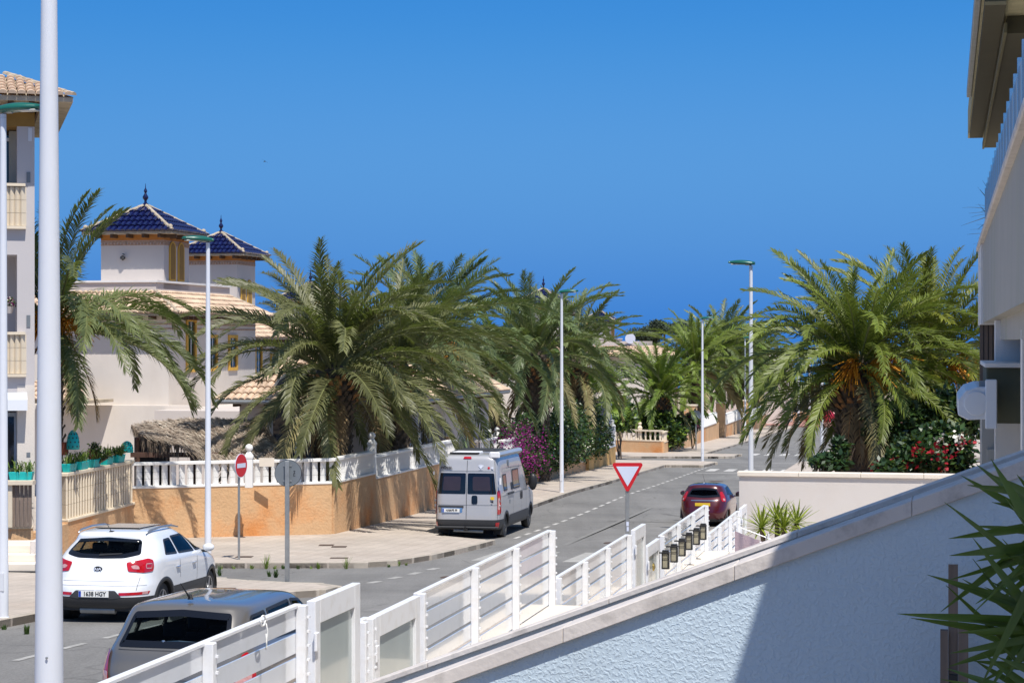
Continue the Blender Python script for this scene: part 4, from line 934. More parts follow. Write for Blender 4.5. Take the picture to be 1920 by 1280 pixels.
def hip_roof(t, x0, x1, y0, y1, z, h, tile, name='roof', cap=mortar_cap, inner=None, balls=True):
    """pyramid or truncated hip roof (inner=(ix0,ix1,iy0,iy1) top rectangle)"""
    if inner is None:
        cx, cy = (x0+x1)/2, (y0+y1)/2; inner = (cx, cx, cy, cy)
    A = [(x0,y0,z),(x1,y0,z),(x1,y1,z),(x0,y1,z)]; i0, i1, j0, j1 = inner
    B = [(i0,j0,z+h),(i1,j0,z+h),(i1,j1,z+h),(i0,j1,z+h)]
    base = MB()
    for k in range(4): base.quad(A[k], A[(k+1)%4], B[(k+1)%4], B[k])
    base.quad(*[(p[0], p[1], p[2]-0.001) for p in A[::-1]])
    r = base.obj(name, tile, t)
    for k in range(4):
        m = tile_face(A[k], A[(k+1)%4], B[k], B[(k+1)%4]); m.obj('roof_tiles', tile, r, kind='stuff')
    cp = MB()
    for k in range(4):
        m = ridge_caps(A[k], B[k]); cp.v_off = 0; cp.add(m.v, m.f)
    cp.obj('hip_caps', cap, r)
    fb = MB()
    for k in range(4):
        a, b = Vector(A[k]), Vector(A[(k+1)%4]); d = (b-a).normalized(); o_ = Vector((d.y, -d.x, 0))
    fb.box(x0+0.02, x1-0.02, y0+0.02, y1-0.02, z-0.10, z-0.002); fb.obj('eave_board', mortar_cap, r)
    if balls:
        for q in A[:3]:
            v = Vector(q)*0.93+Vector(((x0+x1)/2, (y0+y1)/2, z+h))*0.07
            MB().lathe([(0.10*sin(pi*i/6)+.002, -0.10*cos(pi*i/6)) for i in range(7)], 10).obj('corner_ball', mortar_cap, r, smooth='full', loc=(v.x, v.y, v.z+0.1))
    return r
def brackets(t, x0, x1, y0, y1, z, over, par=None):
    me = MB().box(-0.05, 0.05, -over+0.05, 0.0, -0.14, 0).mesh('eave_bracket', dark_timber)
    n = int((x1-x0)/0.55)
    for i in range(n+1): ob('eave_bracket', me, t, (x0+(x1-x0)*i/max(n,1), y0, z))
    n = int((y1-y0)/0.55)
    for i in range(n+1): ob('eave_bracket', me, t, (x1, y0+(y1-y0)*i/max(n,1), z), (0, 0, pi/2))
def arch_pts(w, h, n=8):
    return [(-w/2, 0), (w/2, 0)]+[(w/2*cos(pi*i/n), h-w/2+w/2*sin(pi*i/n)) for i in range(n+1)]
def arched_window(t, pos, w, h, rz, trim=yellow_trim, pane=window_dark, bar=True):
    m = Matrix.Translation(pos) @ Matrix.Rotation(rz, 4, 'Z') @ Matrix.Rotation(pi/2, 4, 'X')
    f = MB().prism(arch_pts(w+0.2, h+0.10), 0.0, 0.05, mat=m).obj('window_frame', trim, t)
    MB().prism(arch_pts(w, h-0.04), 0.05, 0.056, mat=m @ Matrix.Translation((0, 0.06, 0))).obj('pane', pane, f)
    if bar: MB().box(-0.02, 0.02, 0.06, h*0.97, 0.056, 0.075, mat=m).box(-w/2, w/2, h*0.62, h*0.65, 0.056, 0.072, mat=m).obj('glazing_bar', white_post, f)
def rect_window(t, pos, w, h, rz, trim=yellow_trim, pane=window_dark):
    m = Matrix.Translation(pos) @ Matrix.Rotation(rz, 4, 'Z') @ Matrix.Rotation(pi/2, 4, 'X')
    mb = MB(); d = 0.13
    mb.box(-w/2-d, -w/2, -d, h+d, 0, 0.07, mat=m).box(w/2, w/2+d, -d, h+d, 0, 0.07, mat=m).box(-w/2, w/2, h, h+d, 0, 0.07, mat=m).box(-w/2, w/2, -d, 0, 0, 0.07, mat=m)
    f = mb.obj('window_frame', trim, t)
    MB().box(-w/2, w/2, 0, h, 0.005, 0.012, mat=m).obj('pane', pane, f); MB().box(-0.02, 0.02, 0, h, 0.012, 0.03, mat=m).obj('glazing_bar', white_post, f)
def finial(t, x, y, z):
    MB().lathe([(0.12, -0.1), (0.13, 0.06), (0.06, 0.12), (0.05, 0.2), (0.12, 0.3), (0.12, 0.36), (0.05, 0.48), (0.04, 0.52), (0.075, 0.58), (0.06, 0.64), (0.02, 0.72), (0.008, 0.9)], 10, mat=Matrix.Translation((x, y, z))).obj('finial', blue_tile, t, smooth=True)
def tower(t, x0, x1, y0, y1, zb, ze, h=1.15, over=0.6, arches=True, front_arches=False):
    MB().box(x0, x1, y0, y1, zb, ze-0.1).obj('tower_wall', pink_wall, t)
    fr = MB().box(x0-0.012, x1+0.012, y0-0.012, y1+0.012, ze-0.42, ze-0.36).box(x0-0.012, x1+0.012, y0-0.012, y1+0.012, ze-0.54, ze-0.50); fr.obj('brick_frieze', frieze_m, t)
    fz = MB(); n = int((x1-x0)/0.14)
    for i in range(n): fz.box(x0+i*(x1-x0)/n+0.02, x0+(i+1)*(x1-x0)/n-0.02, y0-0.02, y0, ze-0.5, ze-0.43)
    n = int((y1-y0)/0.14)
    for i in range(n): fz.box(x1, x1+0.02, y0+i*(y1-y0)/n+0.02, y0+(i+1)*(y1-y0)/n-0.02, ze-0.5, ze-0.43)
    fz.obj('frieze_bricks', frieze_m, t, kind='stuff')
    MB().box(x0-0.006, x1+0.006, y0-0.006, y1+0.006, ze-0.34, ze-0.11).obj('ochre_band', M_ochre, t)
    brackets(t, x0, x1, y0, y1, ze-0.11, over)
    r = hip_roof(t, x0-over, x1+over, y0-over, y1+over, ze, h, blue_tile)
    finial(r, (x0+x1)/2, (y0+y1)/2, ze+h)
    if arches:
        ym = (y0+y1)/2
        for dy in (-0.5, 0.42): arched_window(t, (x1, ym+dy, zb+0.35), 0.46, 1.5, pi/2, pane=M_ochre2, bar=False)
    if front_arches:
        xm = (x0+x1)/2
        for dx in (-0.95, 0.45): arched_window(t, (xm+dx, y0, zb+0.1), 0.62, 1.35, 0)
M_ochre = M("ochre_band_paint", (0.48, 0.2, 0.05), 0.85, 0.1)
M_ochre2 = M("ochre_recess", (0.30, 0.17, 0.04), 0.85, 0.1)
def villa(label, c0, s0, zg, ze_tower=8.6, front_arches=False, ze_up=5.3, full=True):
    """origin at the front right corner of the upper storey in the street frame"""
    t = thing('villa', label, 'house', F(c0, s0, zg), -TH); Z = lambda z: z-zg
    # upper storey
    MB().box(-9, 0, 0, 10, 0, Z(ze_up)-0.05).obj('wall', cream_wall, t)
    MB().box(-9.01, 0.012, -0.012, 10.01, Z(ze_up)-0.62, Z(ze_up)-0.56).box(-9.01, 0.012, -0.012, 10.01, Z(ze_up)-0.44, Z(ze_up)-0.38).obj('brick_frieze', frieze_m, t)
    brackets(t, -9, 0, 0, 10, Z(ze_up)-0.1, 0.65)
    hip_roof(t, -9.65, 0.65, -0.65, 10.65, Z(ze_up), 0.95, clay_tile, inner=(-8.0, -1.1, 1.1, 9.0), balls=False)
    MB().box(-8.2, -0.9, 0.9, 9.2, Z(ze_up)+0.5, Z(ze_up)+1.25).obj('parapet', pink_wall, t)
    MB().box(-8.28, -0.82, 0.82, 9.28, Z(ze_up)+1.25, Z(ze_up)+1.33).obj('parapet_coping', white_plaster, t)
    for y_ in (2.3, 4.7, 7.1): rect_window(t, (0.0, y_, Z(ze_up)-2.2), 0.8, 1.25 if y_ > 4 else 1.9, pi/2)
    # towers
    tower(t, -3.6, -0.9, 1.7, 4.4, Z(ze_up)+1.0, Z(ze_tower), front_arches=front_arches)
    return t, Z
t, Z = villa('cream villa with blue tiled tower and beige tiled roof behind the left palms', -29.75, 73.3, G(74)-0.3)
# front: shuttered opening with yellow frame, porch roof, wall lamp, door frame
def frontpt(px, s):                       # c on a plane s = const seen at px
    k = (px-960)/FPX; y = s/(CT+ST*k); return k*y*CT-y*ST, y
s_f = 73.3
c1, y1_ = frontpt(190, s_f); c2, _ = frontpt(262, s_f)
zt_ = CAMZ-(787-640)/FPX*y1_; zg = G(74)-0.3
lx = lambda c: c+29.75
MB().box(lx(c1), lx(c1)+0.14, -0.1, 0, zt_-2.6-zg, zt_-zg).box(lx(c1)+0.14, lx(c2)+1.0, -0.1, 0, zt_-0.14-zg, zt_-zg).obj('yellow_frame', yellow_trim, t)
sh = MB().box(0, lx(c2)-lx(c1)-0.1+1.0, 0, 0.03, 0, 0.062).mesh('shutter_slat', shutter_m)
for i in range(34): ob('shutter_slat', sh, t, (lx(c1)+0.14, -0.04, zt_-2.6-zg+i*0.072))
MB().box(lx(c1)+0.14, lx(c2)+1.0, -0.012, -0.004, zt_-2.6-zg, zt_-0.14-zg).obj('shutter_back', sign_back, t)
MB().box(lx(c1)-0.04, lx(c2)+1.0, -0.16, -0.101, zt_-zg, zt_+0.05-zg).obj('lintel', yellow_trim, t)
c3, _ = frontpt(283, s_f)
MB().box(lx(c3), lx(c3)+0.14, -0.12, 0, zt_-2.6-zg, zt_-0.3-zg).obj('yellow_jamb', yellow_trim, t)
MB().box(-9, lx(frontpt(372, s_f)[0]), -0.35, 0.3, 0, Z(1.2)+0.5).obj('ground_floor_wall', cream_wall, t)
# small porch roof at left
cpL, yp = frontpt(100, 70.6); cpR, _ = frontpt(168, 70.6)
pz = CAMZ-(750-640)/FPX*yp-zg
pr = MB().quad((lx(cpL)-1.5, -2.9, pz), (lx(cpR), -2.9, pz), (lx(cpR)-1.6, -0.36, pz+0.95), (lx(cpL)-1.5, -0.36, pz+0.95)).box(lx(cpL)-1.5, lx(cpR)-0.05, -2.85, -0.36, pz-0.12, pz-0.005).obj('porch_roof', mortar_cap, t)
tile_face((lx(cpL)-1.5, -2.9, pz), (lx(cpR), -2.9, pz), (lx(cpL)-1.5, -0.36, pz+0.95), (lx(cpR)-1.6, -0.36, pz+0.95)).obj('roof_tiles', clay_tile, pr, kind='stuff')
m_ = ridge_caps((lx(cpR), -2.9, pz), (lx(cpR)-1.6, -0.36, pz+0.95)); m_.obj('hip_caps', mortar_cap, pr)
# round wall lamps
def wall_lamp(par, x, y, z):
    MB().lathe([(0.03, 0), (0.1, 0.05), (0.12, 0.12), (0.05, 0.16), (0.02, 0.2)], 10, mat=Matrix.Translation((x, y-0.15, z)) @ Matrix.Rotation(pi, 4, 'X')).tube([(x, y, z+0.05), (x, y-0.15, z+0.06)], 0.02, 6).obj('wall_lamp', black_plastic, par)
cl, yl = frontpt(145, s_f-0.35); wall_lamp(t, lx(cl), -0.35, CAMZ-(770-640)/FPX*yl-zg)
cl, yl = frontpt(222, 75.0); wall_lamp(t, -2.6, 1.7, Z(8.6)-0.95)
# lower right wing
wz = 2.15
MB().box(5.3, 11.0, -6.5, 8, 0, Z(wz)-0.05).box(0.02, 5.3, -1.5, 8, 0, Z(wz)-0.6).obj('wing_wall', pink_wall, t)
hip_roof(t, 4.6, 11.7, -7.2, 8.7, Z(wz), 2.0, clay_tile, name='wing_roof', inner=(7.4, 8.9, -3.6, 5.0), balls=False)
MB().tube([(4.6, -7.28, Z(wz)-0.06), (11.7, -7.28, Z(wz)-0.06)], 0.075, 8).tube([(11.72, -7.28, Z(wz)-0.06), (11.72, 8.7, Z(wz)-0.06)], 0.075, 8).obj('gutter', galv, t)
brackets(t, 5.3, 11.0, -6.5, 8, Z(wz)-0.1, 0.6)
ca_, ya_ = frontpt(556, 66.8); arched_window(t, (lx(ca_), -6.5, CAMZ-(860-640)/FPX*ya_-zg), 1.7, 2.0+1.0, 0, trim=galv)
t_tower_b, Zb = villa('villa with the second blue tiled tower just behind the first', -33.9, 93.0, G(92)-0.3, 8.6, True, ze_up=4.4)
villa('villa farther up the street with blue tower peeping over the big palm', -38.6, 122, G(122)-0.3, 6.9, ze_up=4.6)
villa('villa with dark blue tower roof and finial behind the middle palm left of the lamp', -25.4, 134, G(134)-0.3, 6.75, ze_up=3.4)
villa('villa whose blue roof slope shows between the middle lamp and the farthest tower', -30.6, 164, G(164)-0.3, 6.6, ze_up=3.2)
tt, _ = villa('far villa with small blue tower roof standing clear against the sky', -33.6, 205, G(205)-0.3, 6.3, ze_up=3.2)
# low beige tiled house at the far corner
t = thing('far_house', 'low house with beige tiled roof and flat parapet at the far corner', 'house', F(-31, 150, G(150)), -TH)
ze = CAMZ-(668-640)/FPX*150-G(150)
k = (1142-960)/FPX; 
MB().box(0, 9.3, 0, 10, 0, ze-0.05).obj('wall', cream_wall, t)
hip_roof(t, -0.7, 10.0, -0.7, 10.7, ze, 0.75, clay_tile, inner=(1.2, 8.1, 1.4, 9), balls=False)
MB().box(1.4, 7.9, 1.5, 8.8, ze+0.3, ze+1.15).obj('parapet', pink_wall, t)
for x_ in (1.5, 4.5): rect_window(t, (x_, 0, ze-2.6), 0.9, 1.3, 0)
MB().lathe([(0.02, 0), (0.35, 0.1), (0.4, 0.14)], 16, mat=Matrix.Translation((7.3, 1.3, ze+1.35)) @ Matrix.Rotation(pi/2, 4, 'X')).obj('satellite_dish', sign_white, t)
t = thing('far_house', 'distant house with a small white gable among the far palms', 'house', F(-26, 215, G(215)), -TH)
MB().box(0, 9, 0, 12, 0, 7.6).obj('wall', cream_wall, t)
MB().add([(4.2, 0, 7.6), (6.2, 0, 7.6), (5.2, 0, 9.2), (4.2, 3, 7.6), (6.2, 3, 7.6), (5.2, 3, 9.2)], [(0,1,2),(3,5,4),(0,2,5,3),(1,4,5,2)]).obj('gable', cream_wall, t)

# ------------------------------------------------------------------ apartment block at the left edge
BX, BY = P(64.8, 0, 50).x, 50.0
t = thing('apartment_block', 'three storey pale apartment block with slatted balconies at left edge', 'building', (BX, BY, G(50)-0.4), 0.27)
z0 = G(50)-0.4
def zb_(py): return CAMZ-(py-640)/FPX*50-z0
def xb(px): return (px-64.8)/FPX*50
lilac = M("lilac_grey_render", (0.50, 0.47, 0.47), 0.9, 0.03, 0.7, 0.2, 40)
MB().box(xb(33), 0, 0, 8, 0, zb_(238)).obj('corner_pillar', lilac, t)
MB().box(xb(33)+0.005, 0.004, -0.012, 0, 0, zb_(722)).obj('lower_pillar_face', cream_wall, t)
MB().box(-8, xb(33), 1.6, 8, 0, zb_(238)).obj('back_wall', lilac, t)
MB().box(-8, xb(33), 0, 1.6, zb_(478), zb_(430)).box(-8, xb(33), 0, 1.6, zb_(738), zb_(706)).obj('floor_slab', lilac, t)
MB().box(-8, 0.003, 0.0, 8, zb_(238), zb_(205)).obj('roof_beam', M_ochre2, t)
fb_me = fin_mesh('fin', abs(zb_(345)-zb_(430))-0.16, cream_baluster, 0.17)
for top, bot in ((345, 430), (622, 706)):
    MB().box(-8, xb(48), -0.14, 0.1, zb_(top)-0.07, zb_(top)).obj('balcony_rail', cream_baluster, t); MB().box(-8, xb(49), -0.16, 0.12, zb_(bot), zb_(bot)+0.07).obj('balcony_base', cream_baluster, t)
    for i in range(9): ob('fin', fb_me, t, (xb(45)-i*0.13, -0.02, zb_(bot)+0.075), (0, 0, radians(40)))
MB().box(-8, xb(33), 1.2, 1.25, zb_(345), zb_(240)).obj('top_window', window_dark, t)
MB().box(xb(12), xb(14), 1.1, 1.2, zb_(345), zb_(240)).box(-8, xb(33), 1.1, 1.2, zb_(258), zb_(252)).obj('window_bar', white_post, t)
MB().box(xb(20), xb(33)+0.002, 0.9, 1.6, zb_(345), zb_(240)).obj('side_pier', grey_render, t)
w_ = MB().box(-8, xb(33), 0.85, 0.9, zb_(880), zb_(775)).obj('patio_window', window_dark, t)
MB().box(xb(29), xb(33), 0.78, 0.85, zb_(880), zb_(775)).box(-8, xb(29), 0.78, 0.85, zb_(782), zb_(775)).obj('window_frame', M("pale_blue_frame", (0.35, 0.42, 0.52), 0.4), w_)
aw = MB(); vs = []
for xx in (-6, xb(51)): vs += [(xx, -0.02, zb_(735)), (xx, -0.42, zb_(748)), (xx, -0.46, zb_(768)), (xx, -0.02, zb_(752))]
aw.add(vs, [(0,1,5,4),(1,2,6,5),(2,3,7,6),(0,3,2,1),(4,5,6,7)]); aw.obj('awning', shutter_m, t)
for py, h in ((333, .26), (602, .3), (852, .12)): MB().box(xb(50), xb(57), -0.02, 0, zb_(py)-h/2, zb_(py)+h/2).obj('wall_plaque', sign_back, t)
MB().box(xb(53), xb(60), -0.02, -0.001, zb_(265), zb_(240)).obj('wall_plaque', shutter_m, t)
# its tiled eaves
ea = Vector((-9, -1.2, zb_(172)-0.0)); eb = Vector((xb(133), -1.2, zb_(188))); 
ze = zb_(190)
rf = MB().quad((-9, -1.1, ze), (xb(132), -1.1, ze), (xb(132)-1.6, 1.6, ze+0.8), (-9, 1.6, ze+0.8)).quad((xb(132), -1.1, ze), (xb(132), 8, ze), (xb(132)-1.6, 6.6, ze+0.8), (xb(132)-1.6, 1.6, ze+0.8)).box(-9, xb(131), -1.08, 8, ze-0.12, ze-0.004).obj('roof', mortar_cap, t)
tp = 0.22; tm = MB(); vs = []
for hh, lift, wsc in ((0, .04, 1.0), (.46, 0, .86)):
    for q_ in range(6): an = pi*q_/5; vs.append((-tp*.5*wsc*cos(an), hh, .095*sin(an)*wsc+lift))
tm.add(vs, [(q_, q_+1, 7+q_, 6+q_) for q_ in range(5)]+[(0,5,4,3,2,1)]); tme = tm.mesh('roof_tile', clay_tile, smooth=True)
sl = math.atan2(0.8, 2.7)
for i in range(22):
    for j in range(6):
        yy = -1.16+j*0.43*cos(sl)
        xx = xb(132)-0.12-i*0.225
        if xx < xb(132)-(yy+1.1)*0.6 and xx > -5: ob('roof_tile', tme, rf, (xx, yy, ze+(yy+1.1)/2.7*0.8+0.02), (sl, 0, R.uniform(-.04, .04)))
m_ = ridge_caps((xb(132), -1.1, ze+0.02), (xb(132)-1.6, 1.6, ze+0.84)); m_.obj('hip_caps', mortar_cap, rf)
bk = MB().box(-0.07, 0.07, -1.0, 0, -0.3, -0.125).mesh('eave_bracket', dark_timber)
for i in range(8): ob('eave_bracket', bk, t, (-0.1-i*0.5+0.0, 0, ze))
MB().box(xb(68), xb(72), -0.9, 7, ze-0.3, ze-0.125).obj('eave_beam', dark_timber, t)

# ------------------------------------------------------------------ thatched shelter
gx0, gx1, gy = P(243, 0, 63.1).x, P(543, 0, 63.1).x, 63.1
t = thing('thatched_shelter', 'garden shelter thatched with dry grey palm fronds on dark posts', 'shelter', (gx0, 59.6, G(59.6)), 0)
W = gx1-gx0; zt_ = lambda py, d: CAMZ-(py-640)/FPX*(d-2.9)-G(59.6)
ridge = [(0.45, 3.4, zt_(792, 66)), (W*0.36, 3.5, zt_(784, 66)), (W*0.80, 3.4, zt_(786, 66))]
eave = [(0.1, 3.2, zt_(799, 65.5)), (0.9, 0.6, zt_(815, 64)), (W*0.42, 0.1, zt_(835, 63)), (W*0.62, 0.0, zt_(866, 62.5)), (W*0.985, 0.1, zt_(862, 62.5)), (W, 3.0, zt_(855, 65))]
roofm = MB()
Rv = [Vector(v) for v in ridge]; Ev = [Vector(v) for v in eave]
faces = [(Rv[0], Ev[0], Ev[1]), (Rv[0], Ev[1], Ev[2]), (Rv[0], Ev[2], Rv[1]), (Rv[1], Ev[2], Ev[3]), (Rv[1], Ev[3], Rv[2]), (Rv[2], Ev[3], Ev[4]), (Rv[2], Ev[4], Ev[5])]
for a, b, c in faces: roofm.add([a, b, c], [(0,1,2)])
bk_ = [Vector((v.x, v.y+3.4, v.z-0.9)) for v in (Rv[0], Rv[2])]
roofm.quad(Rv[0], Rv[1], (W*0.36, 7, ridge[1][2]-1), bk_[0]); roofm.quad(Rv[1], Rv[2], bk_[1], (W*0.36, 7, ridge[1][2]-1))
roofm.obj('thatch_bed', straw, t)
st = MB(); straw2 = M("dry_palm_thatch_light", (0.46, 0.39, 0.31), 0.95, 0.35, 3)
rr = random.Random(5)
areas = [((b-a).cross(c-a)).length for a, b, c in faces]
def rafter_dir(x): return Vector((0.55, -1.0, -0.62)).normalized()
for i in range(5200):
    f = rr.choices(faces, areas)[0]; u, v = rr.random(), rr.random()
    if u+v > 1: u, v = 1-u, 1-v
    a, b, c = f; p = a+(b-a)*u+(c-a)*v
    n = (b-a).cross(c-a).normalized()
    if n.z < 0: n = -n
    d = Vector((rr.uniform(0.35, 0.75), -0.55, -0.55)).normalized(); d = (d-n*d.dot(n)).normalized(); d = (d+Vector((rr.uniform(-.25,.25), rr.uniform(-.25,.25), rr.uniform(-.12,.05)))).normalized()
    l = rr.uniform(0.25, 0.75); s = d.cross(n).normalized()*rr.uniform(0.006, 0.018); p = p+n*rr.uniform(0.0, 0.09)
    st.add([p-s, p+s, p+d*l+s*0.4-n*0.03, p+d*l-s*0.4-n*0.03], [(0,1,2,3)], rr.choice((0, 0, 1)))
for k in range(len(Ev)-1):                                # hanging fringe at the eave
    for i in range(170):
        p = Ev[k].lerp(Ev[k+1], rr.random())+Vector((0, rr.uniform(0, .12), 0.05)); l = rr.uniform(0.15, 0.5)*(1.3 if k == 1 else 0.8)
        s = Vector((0.012, 0, 0)); st.add([p-s, p+s, p+Vector((rr.uniform(-.1,.1)+.03, -.03, -l))], [(0,1,2)], 0 if k < 2 else rr.choice((0,1)))
st.obj('thatch_straw', [straw, straw2], t, kind='stuff')
for x_, y_, zt1 in ((0.75, 1.0, zt_(818, 64)), (0.75, 5.8, zt_(820, 68)), (W*0.5, 0.5, zt_(850, 63)), (W*0.93, 0.6, zt_(860, 63)), (W*0.93, 5.8, zt_(840, 67))):
    MB().tube([(x_, y_, 0), (x_, y_, zt1)], 0.13, 8).obj('post', brown_box, t)
MB().box(0.6, W*0.95, 0.5, 0.65, zt_(857, 63), zt_(848, 63)).obj('beam', brown_box, t)
MB().box(0.7, 1.6, 0.9, 1.2, 0.0, zt_(820, 64)).obj('dark_curtain', black_plastic, t)
o = MB().box(0, 0.42, 0, 0.25, 0, 0.22).obj('wooden_box', brown_box, loc=(P(363, 0, 61).x, 61, P(363, 858, 61).z)); tag(o, 'dark brown box on the balustrade posts below the thatch', 'box')
o = MB().box(0, 0.44, 0, 0.03, -0.05, 0.2).obj('pale_board', coping_cream, loc=(P(486, 0, 58.3).x, 58.3, P(486, 871, 58.3).z)); tag(o, 'pale board standing behind the white balustrade below the thatch', 'board')
# ------------------------------------------------------------------ palms
def frond_mesh(name, L, e0, bend, mats, nl=80, lw=0.037, ll=0.58, seed=0, droop=0.45, dead=False, side=0.0):
    r = random.Random(seed); mb = MB(); N = 26; pts = []; p = Vector((0, 0, 0)); ang = e0
    for i in range(N+1):
        t = i/N; pts.append((p.copy(), e0-bend*t**1.35, side*t*t)); a = e0-bend*t**1.35
        p = p+Vector((cos(a)*cos(side*t), cos(a)*sin(side*t), sin(a)))*(L/N)
    mb.tube([q[0] for q in pts[::2]], [0.035*(1-0.88*i/(N/2)) for i in range(N//2+1)], 4, 1, caps=False)
    for k in range(nl):
        t = 0.14+0.86*(k/(nl-1))**0.95; f = t*N; i = min(int(f), N-1); u = f-i
        c = pts[i][0].lerp(pts[i+1][0], u); a = pts[i][1]; sd = side*t
        T = Vector((cos(a)*cos(sd), cos(a)*sin(sd), sin(a))); S = Vector((-sin(sd), cos(sd), 0)); U = S.cross(T)*-1
        if U.z < 0 and abs(a) < 1.4: U = -U
        l = ll*(0.35+0.65*sin(pi*min(1, 0.12+0.80*t))**0.8)*r.uniform(0.8, 1.12)
        if t > 0.93: l *= 0.8
        fw = 0.55+0.55*t+r.uniform(-.12, .12)
        for sg in (-1, 1):
            if r.random() < (0.25 if dead else 0.03): continue
            d = (T*sin(fw)+S*sg*cos(fw)+U*r.uniform(0.05, 0.45)).normalized()
            m_ = c+d*l*0.5; d2 = (d+Vector((0, 0, -droop*r.uniform(.5, 1.4)*(1.6 if dead else 1)))).normalized(); e = m_+d2*l*0.55
            w = T.cross(d).cross(d)*0; wv = (T-d*T.dot(d)).normalized()*lw*r.uniform(.8, 1.25)*0.5 + U*lw*0.15*sg
            mb.add([c-wv*0.6, c+wv*0.6, m_+wv, m_-wv, e], [(0,1,2,3),(3,2,4)], 0)
    return mb.mesh(name, mats)
def frond_set(tag_, mat, L=4.6, **kw):
    S = []
    for i, (e0, bend, sd) in enumerate(((1.35, 0.75, .1), (1.1, 1.15, -.15), (0.85, 1.45, .2), (0.55, 1.6, -.2), (0.25, 1.5, .15), (-0.05, 1.25, -.12), (-0.45, 0.95, .1))):
        S.append(frond_mesh('frond', L, e0, bend, [mat, rachis_m], seed=i+100, side=sd, **kw))
    D_ = frond_mesh('frond', L*0.9, -0.35, 1.0, [frond_dry, rachis_m], seed=77, side=.1, **kw)
    S.append(frond_mesh('frond', L*0.75, -0.9, 0.55, [frond_dead, boot_orange], seed=55, dead=True, **kw)); S.append(D_)
    return S
SET_D = frond_set('dusty', frond_dusty); SET_B = frond_set('bright', frond_bright)
SET_F = frond_set('far', frond_bright, nl=44, lw=0.075); SET_FD = frond_set('fard', frond_dusty, nl=44, lw=0.07)
def palm(label, x, y, zbase, zc_, scale=1.0, fs=None, n=62, trunk_r=0.42, seed=1, fruit=False, dead=5, lean=(0, 0), emin=-0.55, boots=True, bias=None, skip=None):
    r = random.Random(seed); fs = fs or SET_D
    t = thing('palm_tree', label, 'palm tree', (x, y, zbase), 0, 'palm trees along the street')
    H = zc_-zbase; lx_, ly_ = lean
    prof = [(trunk_r*1.12, 0), (trunk_r*0.95, H*0.3), (trunk_r, H*0.75), (trunk_r*1.2, H-0.35), (trunk_r*0.9, H+0.1), (0.1, H+0.35)]
    mb = MB(); mb.lathe(prof, 16); mb.v = [(vx+lx_*vz/H, vy+ly_*vz/H, vz) for vx, vy, vz in mb.v]; mb.obj('trunk', boot_m, t, smooth=True)
    if boots:
        bt = MB(); rows = int(H/0.16)
        for j in range(rows):
            z = 0.1+j*0.16; rad = interp([(p[1], p[0]) for p in prof[:4]], z, False); nn_ = max(6, int(2*pi*rad/0.26))
            for k in range(nn_):
                a = 2*pi*(k+0.5*(j % 2))/nn_+r.uniform(-.06, .06)
                if sin(a) > 0.45: continue
                w = 0.11; out = 0.07+r.random()*0.07+(0.10 if z > H*0.72 else 0)
                b = Vector((cos(a), sin(a), 0)); s = Vector((-sin(a), cos(a), 0)); c = b*(rad-0.02)+Vector((lx_*z/H, ly_*z/H, z))
                up = Vector((0, 0, 0.16+0.08*r.random()))
                bt.add([c-s*w, c+s*w, c+b*out*0.7-s*w*0.45+up, c+b*out*0.7+s*w*0.45+up, c+b*out+up*0.75], [(0,1,4),(0,4,2),(1,3,4),(2,4,3)], 1 if (z > H*0.78 and r.random() < 0.6) else 0)
        bt.obj('leaf_bases', [boot_m, boot_orange], t, kind='stuff')
    tint = (r.uniform(.82, 1.2), r.uniform(.88, 1.1), r.uniform(.8, 1.25), 1)
    g = 2.39996; top = Vector((lx_, ly_, H+0.15))
    for i in range(n):
        u = i/(n-1); el = 1.38-(1.38-emin)*u**1.12+r.uniform(-.1, .1)
        vi = min(6, max(0, int((1.45-el)/0.33))); az = i*g+r.uniform(-.25, .25)
        if bias is not None and r.random() < bias[1]: az = bias[0]+r.uniform(-.9, .9)
        if skip and skip(az, el): continue
        dry = u > 0.72 and r.random() < 0.16
        o = ob('frond', fs[8] if dry else fs[vi], t); o.color = tint
        o.location = top+Vector((cos(az)*0.12, sin(az)*0.12, -0.35*u)); o.rotation_euler = (r.uniform(-.35, .35), r.uniform(-.12, .12), az)
        k = scale*r.uniform(0.84, 1.08)*(0.8+0.2*min(1, u*3)); o.scale = (k, k, k)
    for i in range(dead):
        az = r.uniform(pi, 2*pi); o = ob('dead_frond', fs[7], t); o.location = top+Vector((cos(az)*.3, sin(az)*.3, -0.5)); o.rotation_euler = (0, r.uniform(0.0, .35), az); k = scale*r.uniform(.5, .8); o.scale = (k, k, k)
    if fruit:
        for i in range(fruit):
            az = -pi/2+r.uniform(-1.5, 1.5); fb = MB(); c0 = top+Vector((0, 0, -0.2)); d = Vector((cos(az), sin(az), 0.35))
            for q in range(70):
                p0 = c0+d*0.55+Vector((r.gauss(0, .06),)*3); e = p0+d*r.uniform(.3, .8)+Vector((r.gauss(0, .22), r.gauss(0, .15), r.uniform(-.95, 0)))
                fb.tube([p0, p0.lerp(e, .5)+Vector((0, 0, .1)), e], 0.013, 3, caps=False)
            fb.tube([c0, c0+d*0.6], 0.03, 5); fb.obj('fruit_stalks', fruit_m, t)
    return t
def pal(label, px, py, d, ground, **kw):
    v = P(px, py, d); return palm(label, v.x, v.y, ground, v.z, **kw)
pal('big grey green palm with wide drooping crown behind the white balustrade', 625, 700, 63.0, G(63), scale=1.15, n=84, trunk_r=0.58, seed=3, dead=9, emin=-0.62)
pal('palm behind the biggest one with thick trunk above the balustrade', 742, 690, 69.0, G(69), scale=1.0, n=70, trunk_r=0.5, seed=8, dead=6)
pal('tall dark palm with upright spike fronds above the van', 800, 655, 78.0, G(78), scale=1.12, n=74, trunk_r=0.28, seed=12, fruit=2, dead=4, fs=SET_D)
